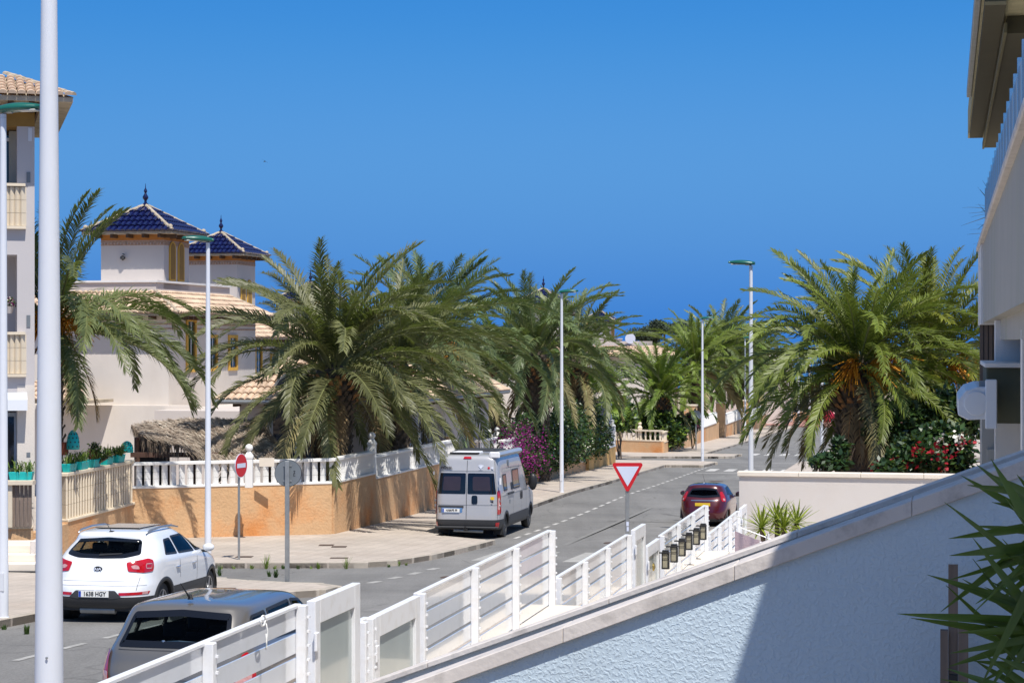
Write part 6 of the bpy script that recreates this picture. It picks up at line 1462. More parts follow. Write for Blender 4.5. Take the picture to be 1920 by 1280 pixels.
def vehicle(name, label, cat, loc, rz, B, paint, wheels, wr, side_wins=(), rear_wins=(), zsplit=None, lower_mat=None, glass=car_glass, roof_panel=None, arch_mat=None, arch_w=0.05, tyre_w=0.2, rowstep=0.03, frit=0.035, hubmat=None, side_frame=black_plastic, slope=0.0):
    t = thing(name, label, cat, loc, rz); t.rotation_euler = (slope, 0, rz)
    zs = []; z = B.z0
    while z < B.z1-1e-4: zs.append(z); z += rowstep if z < B.z1-0.12 else 0.012
    zs.append(B.z1)
    L = max(r[2] for r in B.rows); ns = 110; ne = 46; uv = []
    for i in range(ne): uv.append((-1+2*i/ne, -1))
    for i in range(ns): uv.append((1, -1+2*i/ns))
    for i in range(ne): uv.append((1-2*i/ne, 1))
    for i in range(ns): uv.append((-1, 1-2*i/ns))
    n = len(uv); mb = MB(); lower = MB(); grid = [[B.at(a, b, z) for a, b in uv] for z in zs]
    sw = [inset(w, 0.02) for w in side_wins]; rw = [inset(w, 0.02) for w in rear_wins]
    allv = [v for r in grid for v in r]; F1 = []; F2 = []
    for i in range(len(zs)-1):
        zc = (zs[i]+zs[i+1])/2
        for k in range(n):
            k2 = (k+1) % n; c = (grid[i][k]+grid[i][k2]+grid[i+1][k]+grid[i+1][k2])/4
            onside = ne <= k < ne+ns or k >= 2*ne+ns
            if onside or abs(c.x) > B.W0*0.8:
                if any((c.y-wy)**2+(c.z-wr)**2 < (wr+0.055)**2 for wy in wheels): continue
            if onside and any(inside(w, c.y, c.z) for w in sw): continue
            if (not onside) and k < ne and any(inside(w, (uv[k][0]+1/ne)*B.W0, c.z) for w in rw): continue
            f = (i*n+k, i*n+k2, (i+1)*n+k2, (i+1)*n+k)
            cut = zsplit(c) if zsplit else False
            (F2 if cut else F1).append(f)
    top = len(allv); allv.append(Vector((0, (interp(B.Yr, B.z1)+interp(B.Yf, B.z1))/2, B.z1+0.004)))
    m0 = (len(zs)-1)*n
    for k in range(n): F1.append((m0+k, m0+(k+1) % n, top))
    def strip(F):
        used = sorted({i for f in F for i in f}); mp = {u: j for j, u in enumerate(used)}
        return MB().add([allv[u] for u in used], [tuple(mp[i] for i in f) for f in F])
    strip(F1).obj('body', paint, t, smooth='full')
    if F2: strip(F2).obj('lower_cladding', lower_mat or dark_plastic, t, smooth='full')
    zb = B.z0; W = B.W0
    fl = MB().box(-W*0.86, W*0.86, 0.15, L-0.2, zb+0.02, zb+0.08); fl.obj('underbody', rubber, t)
    for sg in (1, -1):
        for wy in wheels:
            ring = []; N = 30; a0, a1 = -0.25, pi+0.25
            mbr = MB(); vs = []
            for k in range(N+1):
                a = a0+(a1-a0)*k/N
                for rr_, off in ((wr+0.035, -0.03), (wr+0.035, 0.008), (wr+0.045+arch_w, 0.008), (wr+0.05+arch_w, 0.0)):
                    zz = max(B.z0+0.005, wr+rr_*sin(a)); yy = wy+rr_*cos(a); v = B.side(yy, zz, sg); v.x += sg*off; vs.append(v)
            for k in range(N):
                for q in range(3): vs_ = k*4+q; mbr.f.append((vs_, vs_+1, vs_+5, vs_+4)); mbr.mi.append(0)
            mbr.v = [tuple(v) for v in vs]; mbr.obj('wheel_arch', arch_mat or paint, t, smooth='full')
            well = MB(); vs = []; N = 18
            for k in range(N+1):
                a = pi*k/N
                for xx in (0.98*W, 0.45*W): vs.append((sg*xx*0.97, wy+(wr+0.06)*cos(a), max(B.z0, wr+(wr+0.06)*sin(a))))
            well.add(vs, [(2*k, 2*k+1, 2*k+3, 2*k+2) for k in range(N)]); well.add([(sg*.45*W*.97, wy-wr-.06, B.z0), (sg*.45*W*.97, wy+wr+.06, B.z0), (sg*.45*W*.97, wy+wr+.06, 2*wr+.06), (sg*.45*W*.97, wy-wr-.06, 2*wr+.06)], [(0,1,2,3)])
            well.obj('wheel_well', rubber, t)
            xo = B.side(wy, wr+0.1, 1).x-0.035
            m = Matrix.Translation((sg*xo, wy, wr)) @ Matrix.Rotation(-sg*pi/2, 4, 'Y')
            ty = MB().lathe([(wr*0.66, -tyre_w), (wr*0.94, -tyre_w), (wr, -tyre_w+.03), (wr, -0.03), (wr*0.95, -0.003), (wr*0.7, 0.0), (wr*0.66, -0.02)], 36, mat=m @ Matrix.Scale(-1, 4, (0, 0, 1)) if False else Matrix.Translation((sg*xo, wy, wr)) @ Matrix.Rotation(sg*pi/2, 4, 'Y'))
            w = ty.obj('wheel', rubber, t, smooth=True)
            rm = MB(); M_ = Matrix.Translation((sg*xo, wy, wr)) @ Matrix.Rotation(sg*pi/2, 4, 'Y')
            rm.lathe([(wr*0.67, -0.10), (wr*0.67, -0.006), (wr*0.62, -0.008), (wr*0.60, -0.07)], 32, mat=M_)
            for k in range(5):
                rm.box(0.03, wr*0.64, -0.035, 0.035, -0.05, -0.015, mat=M_ @ Matrix.Rotation(2*pi*k/5+.3, 4, 'Z'))
            rm.lathe([(0.07, -0.05), (0.06, -0.01), (0.0, -0.008)], 16, mat=M_); rm.obj('rim', hubmat or alloy, w)
            MB().lathe([(wr*0.6, -0.09), (0.0, -0.088)], 20, mat=M_).obj('brake_disc', galv, w)
    for i, wpoly in enumerate(side_wins):
        for sg in (1, -1):
            f = lambda y, z, sg=sg: B.side(y, z, sg)
            g = conform(wpoly, f, B, 0.002).obj('side_window', glass, t, smooth='full')
            conform(wpoly, f, B, 0.005, ring=frit).obj('window_seal', side_frame, g, smooth='full')
    for wpoly in rear_wins:
        g = conform(wpoly, lambda q, z: B.rear(q, z), B, 0.003).obj('rear_window', glass, t, smooth='full')
        conform(wpoly, lambda q, z: B.rear(q, z), B, 0.006, ring=0.07).obj('window_seal', glossy_black, g, smooth='full')
    return t
def patch(t, name, poly, B, off, mat, f=None, ring=0, step=0.05, parent=None):
    return conform(poly, f or (lambda q, z: B.rear(q, z)), B, off, step, ring).obj(name, mat, parent or t, smooth='full')
def mirrored(poly): return [(-x, y) for x, y in poly][::-1]
def interior(t, W, yb, zf, zb_, wheel_left=True, rear=True):
    mb = MB()
    for sg in (-1, 1):
        for y0 in ((yb+1.25,) if not rear else (yb+1.25, yb+0.45)):
            mb.box(sg*W*0.45-0.23, sg*W*0.45+0.23, y0, y0+0.12, zf, zb_-0.08)
            mb.box(sg*W*0.45-0.13, sg*W*0.45+0.13, y0+0.01, y0+0.10, zb_-0.04, zb_+0.14)
            mb.box(sg*W*0.45-0.02, sg*W*0.45+0.02, y0+0.04, y0+0.06, zb_-0.1, zb_-0.03)
    mb.box(-W*0.8, W*0.8, yb+0.3, yb+0.6, zf-0.1, zf+0.15).box(-W*.8, W*.8, yb-0.2, yb+2.2, zf-0.15, zf-0.1).box(-W*.78, W*.78, yb+2.05, yb+2.4, zf, zf+0.30)
    mb.obj('seats', seat_m, t, bevel=0.03)
    sx = -W*0.45 if wheel_left else W*0.45
    MB().tube([(sx+0.19*cos(a), yb+1.95, zf+0.33+0.19*sin(a)) for a in [2*pi*i/20 for i in range(21)]], 0.018, 6, caps=False).obj('steering_wheel', black_plastic, t, smooth='full')
def plate(t, txt, x, y, z, rot=pi/2, mat=plate_white, w=0.52, h=0.11, blue=True, tilt=0.0):
    p = MB().box(-w/2, w/2, -0.006, 0.006, -h/2, h/2).obj('number_plate', mat, t, bevel=0.003, loc=(x, y, z), rot=(tilt, 0, 0))
    if blue: MB().box(-w/2+0.005, -w/2+0.045, -0.008, -0.005, -h/2+0.005, h/2-0.005).obj('country_strip', plate_blue, p)
    if txt: text_mesh(txt, 0.105, ink, p, (0.02, -0.0085, 0.0), (pi/2, 0, 0), sx=0.86 if len(txt) < 9 else 0.7, bold=0.002)
    return p
def mirror(t, x, y, z, mat, sc=1.0, sg=1, glassy=True, zz=0.85, xx=1.15):
    m = MB(); vs = []
    m.lathe([(0.11*sin(pi*i/8)**0.8+0.002, -0.10*cos(pi*i/8)) for i in range(9)], 12, mat=Matrix.Translation((x, y, z)) @ Matrix.Diagonal((xx*sc, 0.75*sc, zz*sc, 1)) @ Matrix.Rotation(pi/2, 4, 'X'))
    o = m.obj('side_mirror', mat, t, smooth='full')
    MB().box(x-sg*0.18, x-sg*0.04, y-0.02, y+0.05, z-0.09, z-0.05).obj('mirror_stalk', black_plastic, o)
    if glassy: MB().lathe([(0.085, 0), (0.08, 0.006), (0, 0.007)], 14, mat=Matrix.Translation((x, y-0.068*sc, z)) @ Matrix.Diagonal((1.1*sc, 1, .8*sc, 1)) @ Matrix.Rotation(pi/2, 4, 'X')).obj('mirror_glass', window_dark, o)
def ground_at(x, y): return G(y)

# white SUV
hd = radians(8.5)
KX, KY = -6.92, 33.0
rowsK = [(0.24, .22, 4.30, .84), (0.34, .06, 4.38, .90), (0.5, .0, 4.43, .925), (0.66, .02, 4.44, .93), (0.80, .09, 4.40, .932), (0.92, .13, 4.25, .93), (1.08, .19, 3.75, .915), (1.15, .26, 3.35, .885), (1.31, .46, 2.98, .80), (1.44, .66, 2.68, .725), (1.52, .66, 2.5, .675), (1.57, .70, 2.35, .62), (1.60, .86, 2.25, .54), (1.625, 1.15, 2.05, .36), (1.635, 1.4, 1.85, .18)]
BK = Body(rowsK, 4.6)
winK1 = rnd_poly([(1.02, 1.17), (1.62, 1.15), (1.62, 1.44), (1.28, 1.43)], .05)
winK2 = rnd_poly([(1.68, 1.15), (2.55, 1.13), (2.35, 1.47), (1.68, 1.465)], .05)
winK3 = rnd_poly([(2.62, 1.13), (3.25, 1.13), (2.78, 1.33), (2.45, 1.47)], .05)
rwK = rnd_poly([(-.76, 1.22), (-.42, 1.16), (0, 1.15), (.42, 1.16), (.76, 1.22), (.76, 1.46), (0, 1.50), (-.76, 1.46)], .06)
gz_ = G(KY+2)
def kia_cut(c): return c.z < 0.50 or (c.z < 0.40 and True)
t = vehicle('parked_car', 'white SUV with dark lower bumper parked facing away on the left', 'car', (KX, KY, G(KY+1)+0.0), -hd, BK, white_car, (0.93, 3.57), 0.345, [winK1, winK2, winK3], [rwK], kia_cut, dark_plastic, arch_mat=dark_plastic, arch_w=0.06, slope=-0.03)
interior(t, .85, .75, .75, 1.22)
tl = rnd_poly([(x, z+.10) for x, z in ((.48, .99), (.52, .84), (.80, .815), (1.06, .83), (1.13, .90), (1.12, 1.02), (.90, 1.05), (.68, 1.02))], .03)
for P_ in (tl, mirrored(tl)):
    a = patch(t, 'tail_light', P_, BK, 0.012, tail_red); s = 1 if P_ is tl else -1
    i_ = [(s*x, z) for x, z in ((.56, 1.03), (.60, .985), (.72, .975), (.70, 1.03), (.64, 1.05))]; i_ = i_ if s > 0 else i_[::-1]
    patch(t, 'reverse_lens', rnd_poly(i_, .02), BK, 0.016, tail_clear, parent=a)
    i_ = [(s*x, z) for x, z in ((.84, 1.07), (.84, .98), (1.0, .98), (1.05, 1.07))]; i_ = i_ if s > 0 else i_[::-1]
    patch(t, 'lens_ring', rnd_poly(i_, .03), BK, 0.016, tail_clear, ring=0.014, parent=a)
    rl = [(s*x, z) for x, z in ((.40, .585), (.42, .535), (.98, .55), (1.05, .60))]; rl = rl if s > 0 else rl[::-1]
    patch(t, 'bumper_reflector', rnd_poly(rl, .015), BK, 0.008, tail_red)
    fg = [(s*x, z) for x, z in ((.82, .59), (.82, .55), (.94, .555), (.94, .595))]; fg = fg if s > 0 else fg[::-1]
    patch(t, 'fog_lens', fg, BK, 0.011, tail_clear)
    d_ = rnd_poly([(s*.34, .62), (s*.46, .50), (s*.30, .48), (s*.0, .48), (s*.0, .62)] if s > 0 else [(s*.0, .62), (0, .48), (s*.30, .48), (s*.46, .50), (s*.34, .62)], .02)
    patch(t, 'bumper_recess', d_, BK, 0.006, dark_plastic)
patch(t, 'tailgate_seam', [(-.90, .70), (.90, .70), (.90, .704), (-.90, .704)], BK, 0.004, dark_plastic)
patch(t, 'tailgate_crease', [(-.62, .775), (.62, .775), (.62, .782), (-.62, .782)], BK, 0.004, silver_van)
for sg in (1, -1):
    patch(t, 'tailgate_gap', [(sg*.70, .62), (sg*.708, .62), (sg*.745, .84), (sg*.737, .84)][::sg], BK, 0.004, dark_plastic)
    f = lambda y, z, sg=sg: BK.side(y, z, sg)
    patch(t, 'door_gap', [(2.59, .45), (2.6, .45), (2.64, 1.04), (2.63, 1.04)], BK, 0.003, dark_plastic, f); patch(t, 'door_gap', [(1.66, .72), (1.67, .72), (1.67, 1.06), (1.66, 1.06)], BK, 0.003, dark_plastic, f)
    patch(t, 'sill_cladding', [(1.3, .5), (3.2, .5), (3.2, .60), (1.3, .60)], BK, 0.003, dark_plastic, f)
    for y0 in (1.52, 2.42):
        v = f(y0, .93); MB().box(v.x-.01 if sg > 0 else v.x-.035, v.x+.035 if sg > 0 else v.x+.01, y0-.09, y0+.09, .915, .94).obj('door_handle', chrome, t, bevel=.01)
    rr_pts = [(sg*.60, .80, 1.56), (sg*.61, .98, 1.605), (sg*.62, 1.5, 1.635), (sg*.61, 2.1, 1.625), (sg*.60, 2.5, 1.575)]
    MB().tube(rr_pts, [.012, .022, .022, .022, .012], 8).obj('roof_rail', alloy, t, smooth='full')
    mirror(t, sg*1.01, 3.02, 1.16, white_car, .85, sg, False)
MB().box(-.40, .40, 1.05, 2.2, 1.628, 1.642).obj('glass_roof', glossy_black, t, bevel=.01)
MB().tube([(0.0, .78, 1.58), (-.03, .62, 1.74)], [.008, .004], 6).box(-.03, .03, .74, .86, 1.575, 1.60).obj('antenna', black_plastic, t)
pl = MB().lathe([(.075, 0), (.07, .012), (0, .014)], 24, mat=Matrix.Translation((0, .14, .985)) @ Matrix.Diagonal((1, 1, .62, 1)) @ Matrix.Rotation(pi/2+.15, 4, 'X')).obj('badge', black_plastic, t, smooth=True)
text_mesh('KIA', .075, sign_white, pl, (0, .122, .985), (pi/2-.15, 0, 0), bold=.002)
text_mesh('SPORTAGE', .045, galv, t, (-.42, .145, .79), (pi/2-.1, 0, 0), ext=.004); text_mesh('CRDi', .04, galv, t, (.60, .205, .79), (pi/2-.1, 0, .3), ext=.004)
plate(t, '1638 HGY', -0.02, -0.012, .56)
patch(t, 'wiper', [(-.05, 1.19), (.38, 1.22), (.38, 1.235), (-.05, 1.22)], BK, .015, black_plastic)
MB().tube([(-.3, .18, .27), (.3, .18, .27)], .07, 8).obj('exhaust_silencer', galv, t)
t.scale = (1, 1, 0.955)

# grey-beige estate
rowsS = [(0.22, .15, 4.05, .80), (0.35, .03, 4.18, .88), (0.5, .0, 4.23, .91), (0.66, .01, 4.22, .915), (0.82, .07, 4.05, .90), (0.93, .10, 3.6, .86), (0.99, .13, 3.2, .825), (1.15, .24, 2.92, .76), (1.30, .36, 2.66, .72), (1.375, .43, 2.5, .69), (1.41, .46, 2.42, .65), (1.435, .54, 2.3, .56), (1.452, .66, 2.1, .42), (1.46, .9, 1.9, .18)]
BS = Body(rowsS, 6.5)
rwS = rnd_poly([(-.74, .985), (.74, .985), (.74, 1.35), (0, 1.385), (-.74, 1.35)], .05)
sw = [rnd_poly([(.42, 1.02), (1.05, 1.0), (1.05, 1.34), (.62, 1.32)], .05), rnd_poly([(1.12, 1.0), (1.95, .98), (1.95, 1.37), (1.12, 1.345)], .04), rnd_poly([(2.02, .98), (2.95, .98), (2.45, 1.33), (2.02, 1.37)], .04)]
SX, SY = -3.66, 21.2
t = vehicle('parked_car', 'grey beige estate car parked behind the nearest white fence', 'car', (SX, SY, G(SY+1)), -radians(11), BS, taupe_car, (.86, 3.32), .30, sw, [rwS], lambda c: c.z < 0.30, dark_plastic, arch_w=.02, slope=-0.025)
interior(t, .75, .55, .62, 1.02)
tl = rnd_poly([(.66, .50), (1.0, .50), (1.1, .62), (1.05, .78), (.92, .95), (.82, .92), (.74, .70)], .03)
for s in (1, -1):
    P_ = tl if s > 0 else mirrored(tl); a = patch(t, 'tail_light', P_, BS, .018, tail_red, step=.03)
    i_ = [(s*x, z) for x, z in ((.74, .71), (.73, .62), (.94, .60), (.95, .72))]; patch(t, 'clear_lens', rnd_poly(i_ if s > 0 else i_[::-1], .02), BS, .023, tail_clear, parent=a, step=.03)
    mirror(t, s*.93, 2.78, 1.02, taupe_car, 1.0, s)
patch(t, 'tailgate_seam', [(-.70, .645), (.70, .645), (.70, .65), (-.70, .65)], BS, .004, dark_plastic)
patch(t, 'window_lower_seam', [(-.70, .955), (.70, .955), (.70, .961), (-.70, .961)], BS, .004, dark_plastic)
text_mesh('FABIA', .065, chrome, t, (-.44, .035, .70), (pi/2-.05, 0, -.12), ext=.004); text_mesh('1.9', .05, chrome, t, (.52, .045, .70), (pi/2-.05, 0, .1), ext=.004)
MB().tube([(-.12, .235, 1.04), (.03, .215, 1.055), (.38, .25, 1.035)], [.014, .012, .006], 6).lathe([(.03, 0), (.03, .03), (.01, .04)], 10, mat=Matrix.Translation((-.13, .2, 1.04)) @ Matrix.Rotation(pi/2, 4, 'X')).obj('wiper', chrome, t)
MB().tube([(0, .62, 1.50), (-.05, .46, 1.68)], [.012, .004], 6).lathe([(.035, 0), (.012, .06)], 10, mat=Matrix.Translation((0, .64, 1.48))).obj('antenna', black_plastic, t)
MB().lathe([(.09, 0), (.085, .012), (0, .016)], 20, mat=Matrix.Translation((0, .055, .83)) @ Matrix.Rotation(pi/2, 4, 'X')).obj('badge', chrome, t)
plate(t, '', 0, -.01, .45); 
MB().lathe([(.035, 0), (.035, .004)], 14, mat=Matrix.Translation((-.5, .02, .60)) @ Matrix.Rotation(pi/2, 4, 'X')).obj('sticker', M("green_sticker", (.2, .6, .4), .5), t)
so = MB().box(-.22, .0, 0.9, 1.0, .62, .9); so.obj('blue_bag', M("blue_cloth", (.05, .15, .3), .8), t, bevel=.04)
t.scale = (1, 1, 0.955)

# silver camper van
rowsV = [(0.30, .10, 5.75, .97, 11), (0.42, .02, 5.90, 1.01, 11), (0.6, .0, 5.98, 1.025, 11), (1.0, .02, 5.95, 1.025, 11), (1.2, .03, 5.70, 1.02, 11), (1.32, .04, 5.15, 1.015, 11), (1.6, .06, 4.85, .98, 11), (1.95, .10, 4.45, .945, 11), (2.2, .15, 4.15, .925, 11), (2.42, .20, 3.9, .89, 11), (2.48, .26, 3.7, .84, 9), (2.52, .45, 3.5, .70, 7), (2.54, .8, 3.2, .4, 5)]
BV = Body(rowsV, 11)
VX, VY = -1.37, 59.4
rv = [rnd_poly([(-.93, 1.36), (-.03, 1.36), (-.03, 1.98), (-.91, 1.98)], .04), rnd_poly([(.03, 1.36), (.93, 1.36), (.91, 1.98), (.03, 1.98)], .04)]
sv = [rnd_poly([(4.35, 1.38), (5.0, 1.38), (4.6, 1.82), (4.3, 1.92)], .05)]
t = vehicle('camper_van', 'silver high roof camper van with dark rear windows parked by the ochre wall', 'van', (VX, VY, G(VY+1)), -radians(11.0), BV, silver_van, (1.05, 5.05), .35, sv, [], lambda c: c.z < 0.60 and not (c.y < .3 and c.z > .6), dark_plastic, arch_mat=dark_plastic, arch_w=.08, tyre_w=.22, rowstep=.05, hubmat=dark_plastic, slope=-0.012)
for i, w_ in enumerate(rv):
    o = patch(t, 'rear_window', w_, BV, .006, glossy_black)
    c = sum(p[0] for p in w_)/len(w_); inn = rnd_poly([(c-.30, 1.44), (c+.30, 1.44), (c+.30, 1.90), (c-.30, 1.90)], .08)
    patch(t, 'blind', inn, BV, .009, M("tinted_blind"+str(i), (.035, .022, .026), .25, .1, coat=.5), parent=o)
    patch(t, 'blind_frame', inn, BV, .011, glossy_black, ring=.02, parent=o)
for s in (1, -1):
    P_ = rnd_poly([(.95, .76), (1.05, .76), (1.16, .80), (1.15, 1.46), (1.02, 1.48), (.965, 1.44)], .02); P_ = P_ if s > 0 else mirrored(P_)
    a = patch(t, 'tail_light', P_, BV, .014, tail_red, step=.03)
    i_ = [(s*x, z) for x, z in ((.97, .90), (1.07, .90), (1.07, 1.24), (.975, 1.24))]; patch(t, 'clear_lens', i_ if s > 0 else i_[::-1], BV, .018, tail_clear, parent=a, step=.03)
    for zz in (1.0, 1.15): MB().lathe([(.04, 0), (.03, .006)], 12, mat=Matrix.Translation(BV.rear(s*1.04, zz)+Vector((s*.01, -.022, 0))) @ Matrix.Rotation(pi/2, 4, 'X')).obj('lamp_bulb', galv if zz < 1.1 else sign_back, a)
    i_ = [(s*x, z) for x, z in ((.90, .36), (1.02, .36), (1.04, .52), (.90, .52))]; patch(t, 'rear_reflector', i_ if s > 0 else i_[::-1], BV, .012, tail_red)
    f = lambda y, z, s=s: BV.side(y, z, s)
    patch(t, 'side_cladding', [(1.5, .40), (4.55, .40), (4.55, .66), (1.5, .66)], BV, .012, dark_plastic, f, step=.2)
    patch(t, 'body_seam', [(1.42, 2.08), (4.2, 2.03), (4.2, 2.04), (1.42, 2.09)], BV, .004, dark_plastic, f, step=.2)
    for y0 in (2.1, 3.42, 4.25): patch(t, 'door_gap', [(y0, .66), (y0+.012, .66), (y0+.012, 2.1), (y0, 2.1)], BV, .004, dark_plastic, f)
    patch(t, 'body_crease', [(.3, 1.27), (5.2, 1.27), (5.2, 1.282), (.3, 1.282)], BV, .004, sign_back, f, step=.2)
    mirror(t, s*1.15, 4.72, 1.48, black_plastic, 1.3, s, False, 1.9, 1.0)
    MB().box(s*1.02-.02, s*1.02+.02, .12, .14, 1.92, 2.02).obj('hinge', silver_van, t)
MB().box(1.0, 1.05, .06, .10, 1.65, 1.85).obj('hinge', white_post, t)
f = lambda y, z: BV.side(y, z, 1)
for y0, y1, z0_, z1_, nm, m_ in ((.72, 1.22, 1.42, 1.92, 'small_side_window', glossy_black), (2.2, 3.2, 1.40, 2.0, 'sliding_door_window', glossy_black), (1.85, 2.12, 1.40, 1.62, 'dark_vent', black_plastic), (1.62, 1.85, 2.12, 2.32, 'fridge_vent', sign_back)):
    a = patch(t, nm, rnd_poly([(y0, z0_), (y1, z0_), (y1, z1_), (y0, z1_)], .05), BV, .012, m_, f)
    if nm != 'fridge_vent': patch(t, 'window_frame', rnd_poly([(y0, z0_), (y1, z0_), (y1, z1_), (y0, z1_)], .05), BV, .018, black_plastic, f, ring=.04, parent=a)
MB().box(1.0, 1.06, 1.25, 2.1, 1.28, 1.34).obj('side_rail', dark_plastic, t)
for y0 in (3.32, 3.52): v = f(y0, 1.15); MB().lathe([(.08, 0), (.07, .02), (0, .022)], 14, mat=Matrix.Translation((v.x, y0, 1.15)) @ Matrix.Diagonal((1, .8, 1.7, 1)) @ Matrix.Rotation(pi/2, 4, 'Y')).obj('door_handle', black_plastic, t)
v = f(1.55, 1.05); MB().box(v.x, v.x+.015, 1.5, 1.58, 1.0, 1.12).obj('socket_cover', sign_back, t)
patch(t, 'door_split', [(-.008, .62), (.008, .62), (.008, 2.36), (-.008, 2.36)], BV, .006, dark_plastic)
for s in (1, -1): patch(t, 'door_gap', [(s*.962, .62), (s*.97, .62), (s*.95, 2.34), (s*.942, 2.34)][::s], BV, .005, dark_plastic)
patch(t, 'door_crease', [(-.95, 1.03), (.95, 1.03), (.95, 1.04), (-.95, 1.04)], BV, .006, sign_back); patch(t, 'door_top_crease', [(-.92, 2.03), (.92, 2.03), (.92, 2.045), (-.92, 2.045)], BV, .006, sign_back)
patch(t, 'plate_recess', rnd_poly([(-.85, .80), (-.12, .80), (-.12, .98), (-.85, .98)], .03), BV, .006, chrome)
patch(t, 'plate_lamp_bar', rnd_poly([(-.87, .95), (-.08, .95), (-.08, 1.01), (-.87, 1.01)], .02), BV, .02, dark_plastic)
plate(t, 'HAM:PR 99', -.46, -.02, .87)
patch(t, 'door_handle', rnd_poly([(.16, 1.06), (.34, 1.06), (.34, 1.32), (.16, 1.32)], .06), BV, .015, glossy_black)
text_mesh('PÖSSL', .10, ink, t, (-.62, .10, 2.13), (pi/2-.15, 0, 0), sx=1.3, bold=.003, ext=.004)
cr = MB()
for k in range(5):
    a = -0.7+1.4*k/4; d = Vector((sin(a), 0, cos(a))); s = Vector((cos(a), 0, -sin(a)))*.018; b = Vector((.42, .105, 2.12)); tp = b+d*.12; cr.add([b-s*.6, b+s*.6, tp*1+Vector((0, .03, 0))+s*.6, tp+Vector((0, .03, 0))-s*.6], [(0,1,2,3)])
cr.box(.36, .48, .10, .106, 2.09, 2.105).obj('crown_emblem', sign_white, t)
for x_, m_ in ((.66, sign_red), (.77, sign_white)): MB().lathe([(.035, 0), (.035, .004)], 14, mat=Matrix.Translation((x_, .125, 2.14)) @ Matrix.Rotation(pi/2-.15, 4, 'X')).obj('round_sticker', m_, t)
MB().box(.74, .85, -.004, .004, 1.20, 1.29).obj('sticker', plate_yellow, t); MB().lathe([(.03, 0), (.03, .004)], 8, mat=Matrix.Translation((.79, -.002, 1.13)) @ Matrix.Rotation(pi/2, 4, 'X')).obj('sticker', ink, t)
patch(t, 'brake_lamp', rnd_poly([(-.15, 2.40), (.15, 2.40), (.12, 2.455), (-.12, 2.455)], .02), BV, .02, tail_red)
MB().lathe([(.1, 0), (.1, .1)], 4).v
MB().box(-.55, .25, .5, 1.3, 2.52, 2.60).obj('roof_hatch', white_post, t, bevel=.03); MB().box(-.6, .3, .42, .5, 2.53, 2.585).obj('hatch_edge', black_plastic, t, bevel=.01)
MB().box(-.75, .55, 1.7, 3.3, 2.56, 2.60).obj('solar_panel', dark_plastic, t, bevel=.01); MB().box(-.8, .6, 1.66, 3.34, 2.54, 2.565).obj('panel_frame', alloy, t)
mb = MB(); n = 10; prof = [(.82+.14*cos(a)*1.0, 2.52+.095*sin(a)) for a in [2*pi*k/12 for k in range(12)]]
mb.add([(a, .25, b) for a, b in prof]+[(a, 3.9, b) for a, b in prof], [tuple(range(12)), tuple(range(12, 24))[::-1]]+[((k+1)%12, k, 12+k, 12+(k+1)%12) for k in range(12)]); mb.obj('awning_case', silver_van, t, smooth=True)
MB().box(.66, .98, .20, .25, 2.43, 2.62).obj('awning_end_cap', white_post, t, bevel=.03)
MB().box(-.95, .95, -.05, .05, .34, .40).obj('bumper_step', dark_plastic, t, bevel=.02); MB().box(-.06, .06, -.12, .1, .28, .34).tube([(0, -.1, .3), (0, -.14, .40)], .03, 8).obj('tow_bar', black_plastic, t)
MB().tube([(-.4, .1, .27), (.5, .1, .25)], .05, 8).obj('exhaust_pipe', galv, t)
for s in (-1, 1): MB().box(s*.85-.14, s*.85+.14, .60, .62, .12, .42).obj('mud_flap', rubber, t)

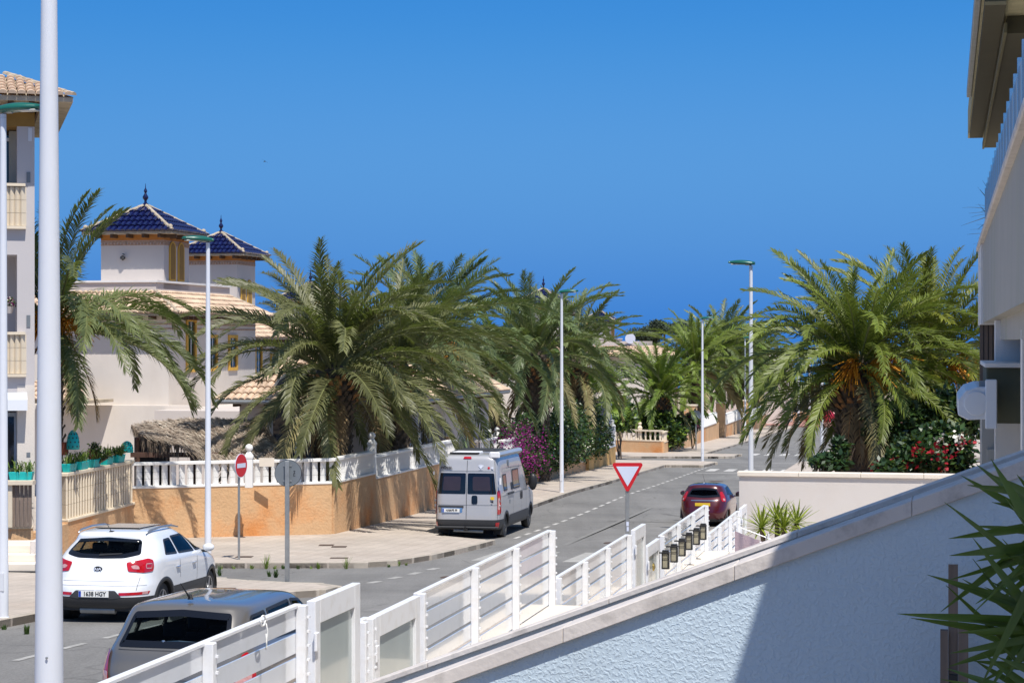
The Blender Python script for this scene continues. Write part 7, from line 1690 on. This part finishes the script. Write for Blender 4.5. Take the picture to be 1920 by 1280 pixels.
# burgundy hatchback
rowsF = [(0.20, .12, 3.75, .76), (0.33, .02, 3.88, .82), (0.5, .0, 3.95, .855), (0.68, .03, 3.94, .86), (0.85, .09, 3.75, .855), (0.95, .14, 3.3, .835), (1.02, .20, 2.98, .81), (1.2, .38, 2.68, .725), (1.34, .52, 2.42, .65), (1.40, .55, 2.28, .60), (1.44, .62, 2.12, .50), (1.47, .80, 1.95, .34), (1.48, 1.0, 1.75, .18)]
BF = Body(rowsF, 4.4)
rwF = rnd_poly([(-.66, 1.06), (0, 1.02), (.66, 1.06), (.56, 1.33), (0, 1.36), (-.56, 1.33)], .05)
sw = [rnd_poly([(.85, 1.10), (1.35, 1.06), (1.35, 1.34), (1.1, 1.33)], .05), rnd_poly([(1.42, 1.05), (2.1, 1.02), (2.0, 1.36), (1.42, 1.35)], .04), rnd_poly([(2.17, 1.02), (2.75, 1.0), (2.42, 1.24), (2.1, 1.35)], .04)]
FXc = P(1317, 0, 64.5).x
t = vehicle('parked_car', 'burgundy hatchback parked on the right beyond the lantern fence', 'car', (FXc, 64.5, G(65.5)), -radians(12.3), BF, burgundy_car, (.72, 3.2), .30, sw, [rwF], lambda c: c.z < .28, dark_plastic, arch_w=.02, slope=-0.015)
interior(t, .78, .6, .65, 1.05)
tl = rnd_poly([(.70, 1.22), (.66, 1.0), (.70, .90), (.95, .88), (1.05, .96), (.98, 1.12), (.86, 1.22)], .03)
for s in (1, -1):
    P_ = tl if s > 0 else mirrored(tl); a = patch(t, 'tail_light', P_, BF, .01, tail_red)
    i_ = [(s*x, z) for x, z in ((.76, 1.0), (.77, .93), (.90, .92), (.92, .99))]; patch(t, 'clear_lens', rnd_poly(i_ if s > 0 else i_[::-1], .02), BF, .014, tail_clear, parent=a)
    mirror(t, s*.98, 2.62, 1.03, burgundy_car, 1.0, s)
patch(t, 'chrome_strip', [(-.42, .915), (.42, .915), (.42, .945), (-.42, .945)], BF, .012, chrome)
patch(t, 'tailgate_seam', [(-.62, .66), (.62, .66), (.62, .665), (-.62, .665)], BF, .004, dark_plastic)
plate(t, '', 0, .035, .80, mat=plate_yellow, blue=False)
MB().tube([(0, .8, 1.48), (-.06, .55, 1.86)], [.006, .003], 5).obj('antenna', black_plastic, t)
MB().box(-.05, .55, .6, .9, 1.0, 1.04).obj('parcel', M("pale_paper", (.5, .6, .55), .8), t)
t.scale = (.95, .95, .93)
# distant red car glimpsed beside the palm trunk
rowsD = rowsF; v = P(1578, 0, 213)
t = vehicle('parked_car', 'distant red car glimpsed beside the big palm trunk', 'car', (v.x, 213, G(213)+KERB), radians(70), BF, M("distant_red_paint", (.45, .01, .05), .3, coat=1), (.72, 3.2), .30, [], [], None, None, rowstep=.12)
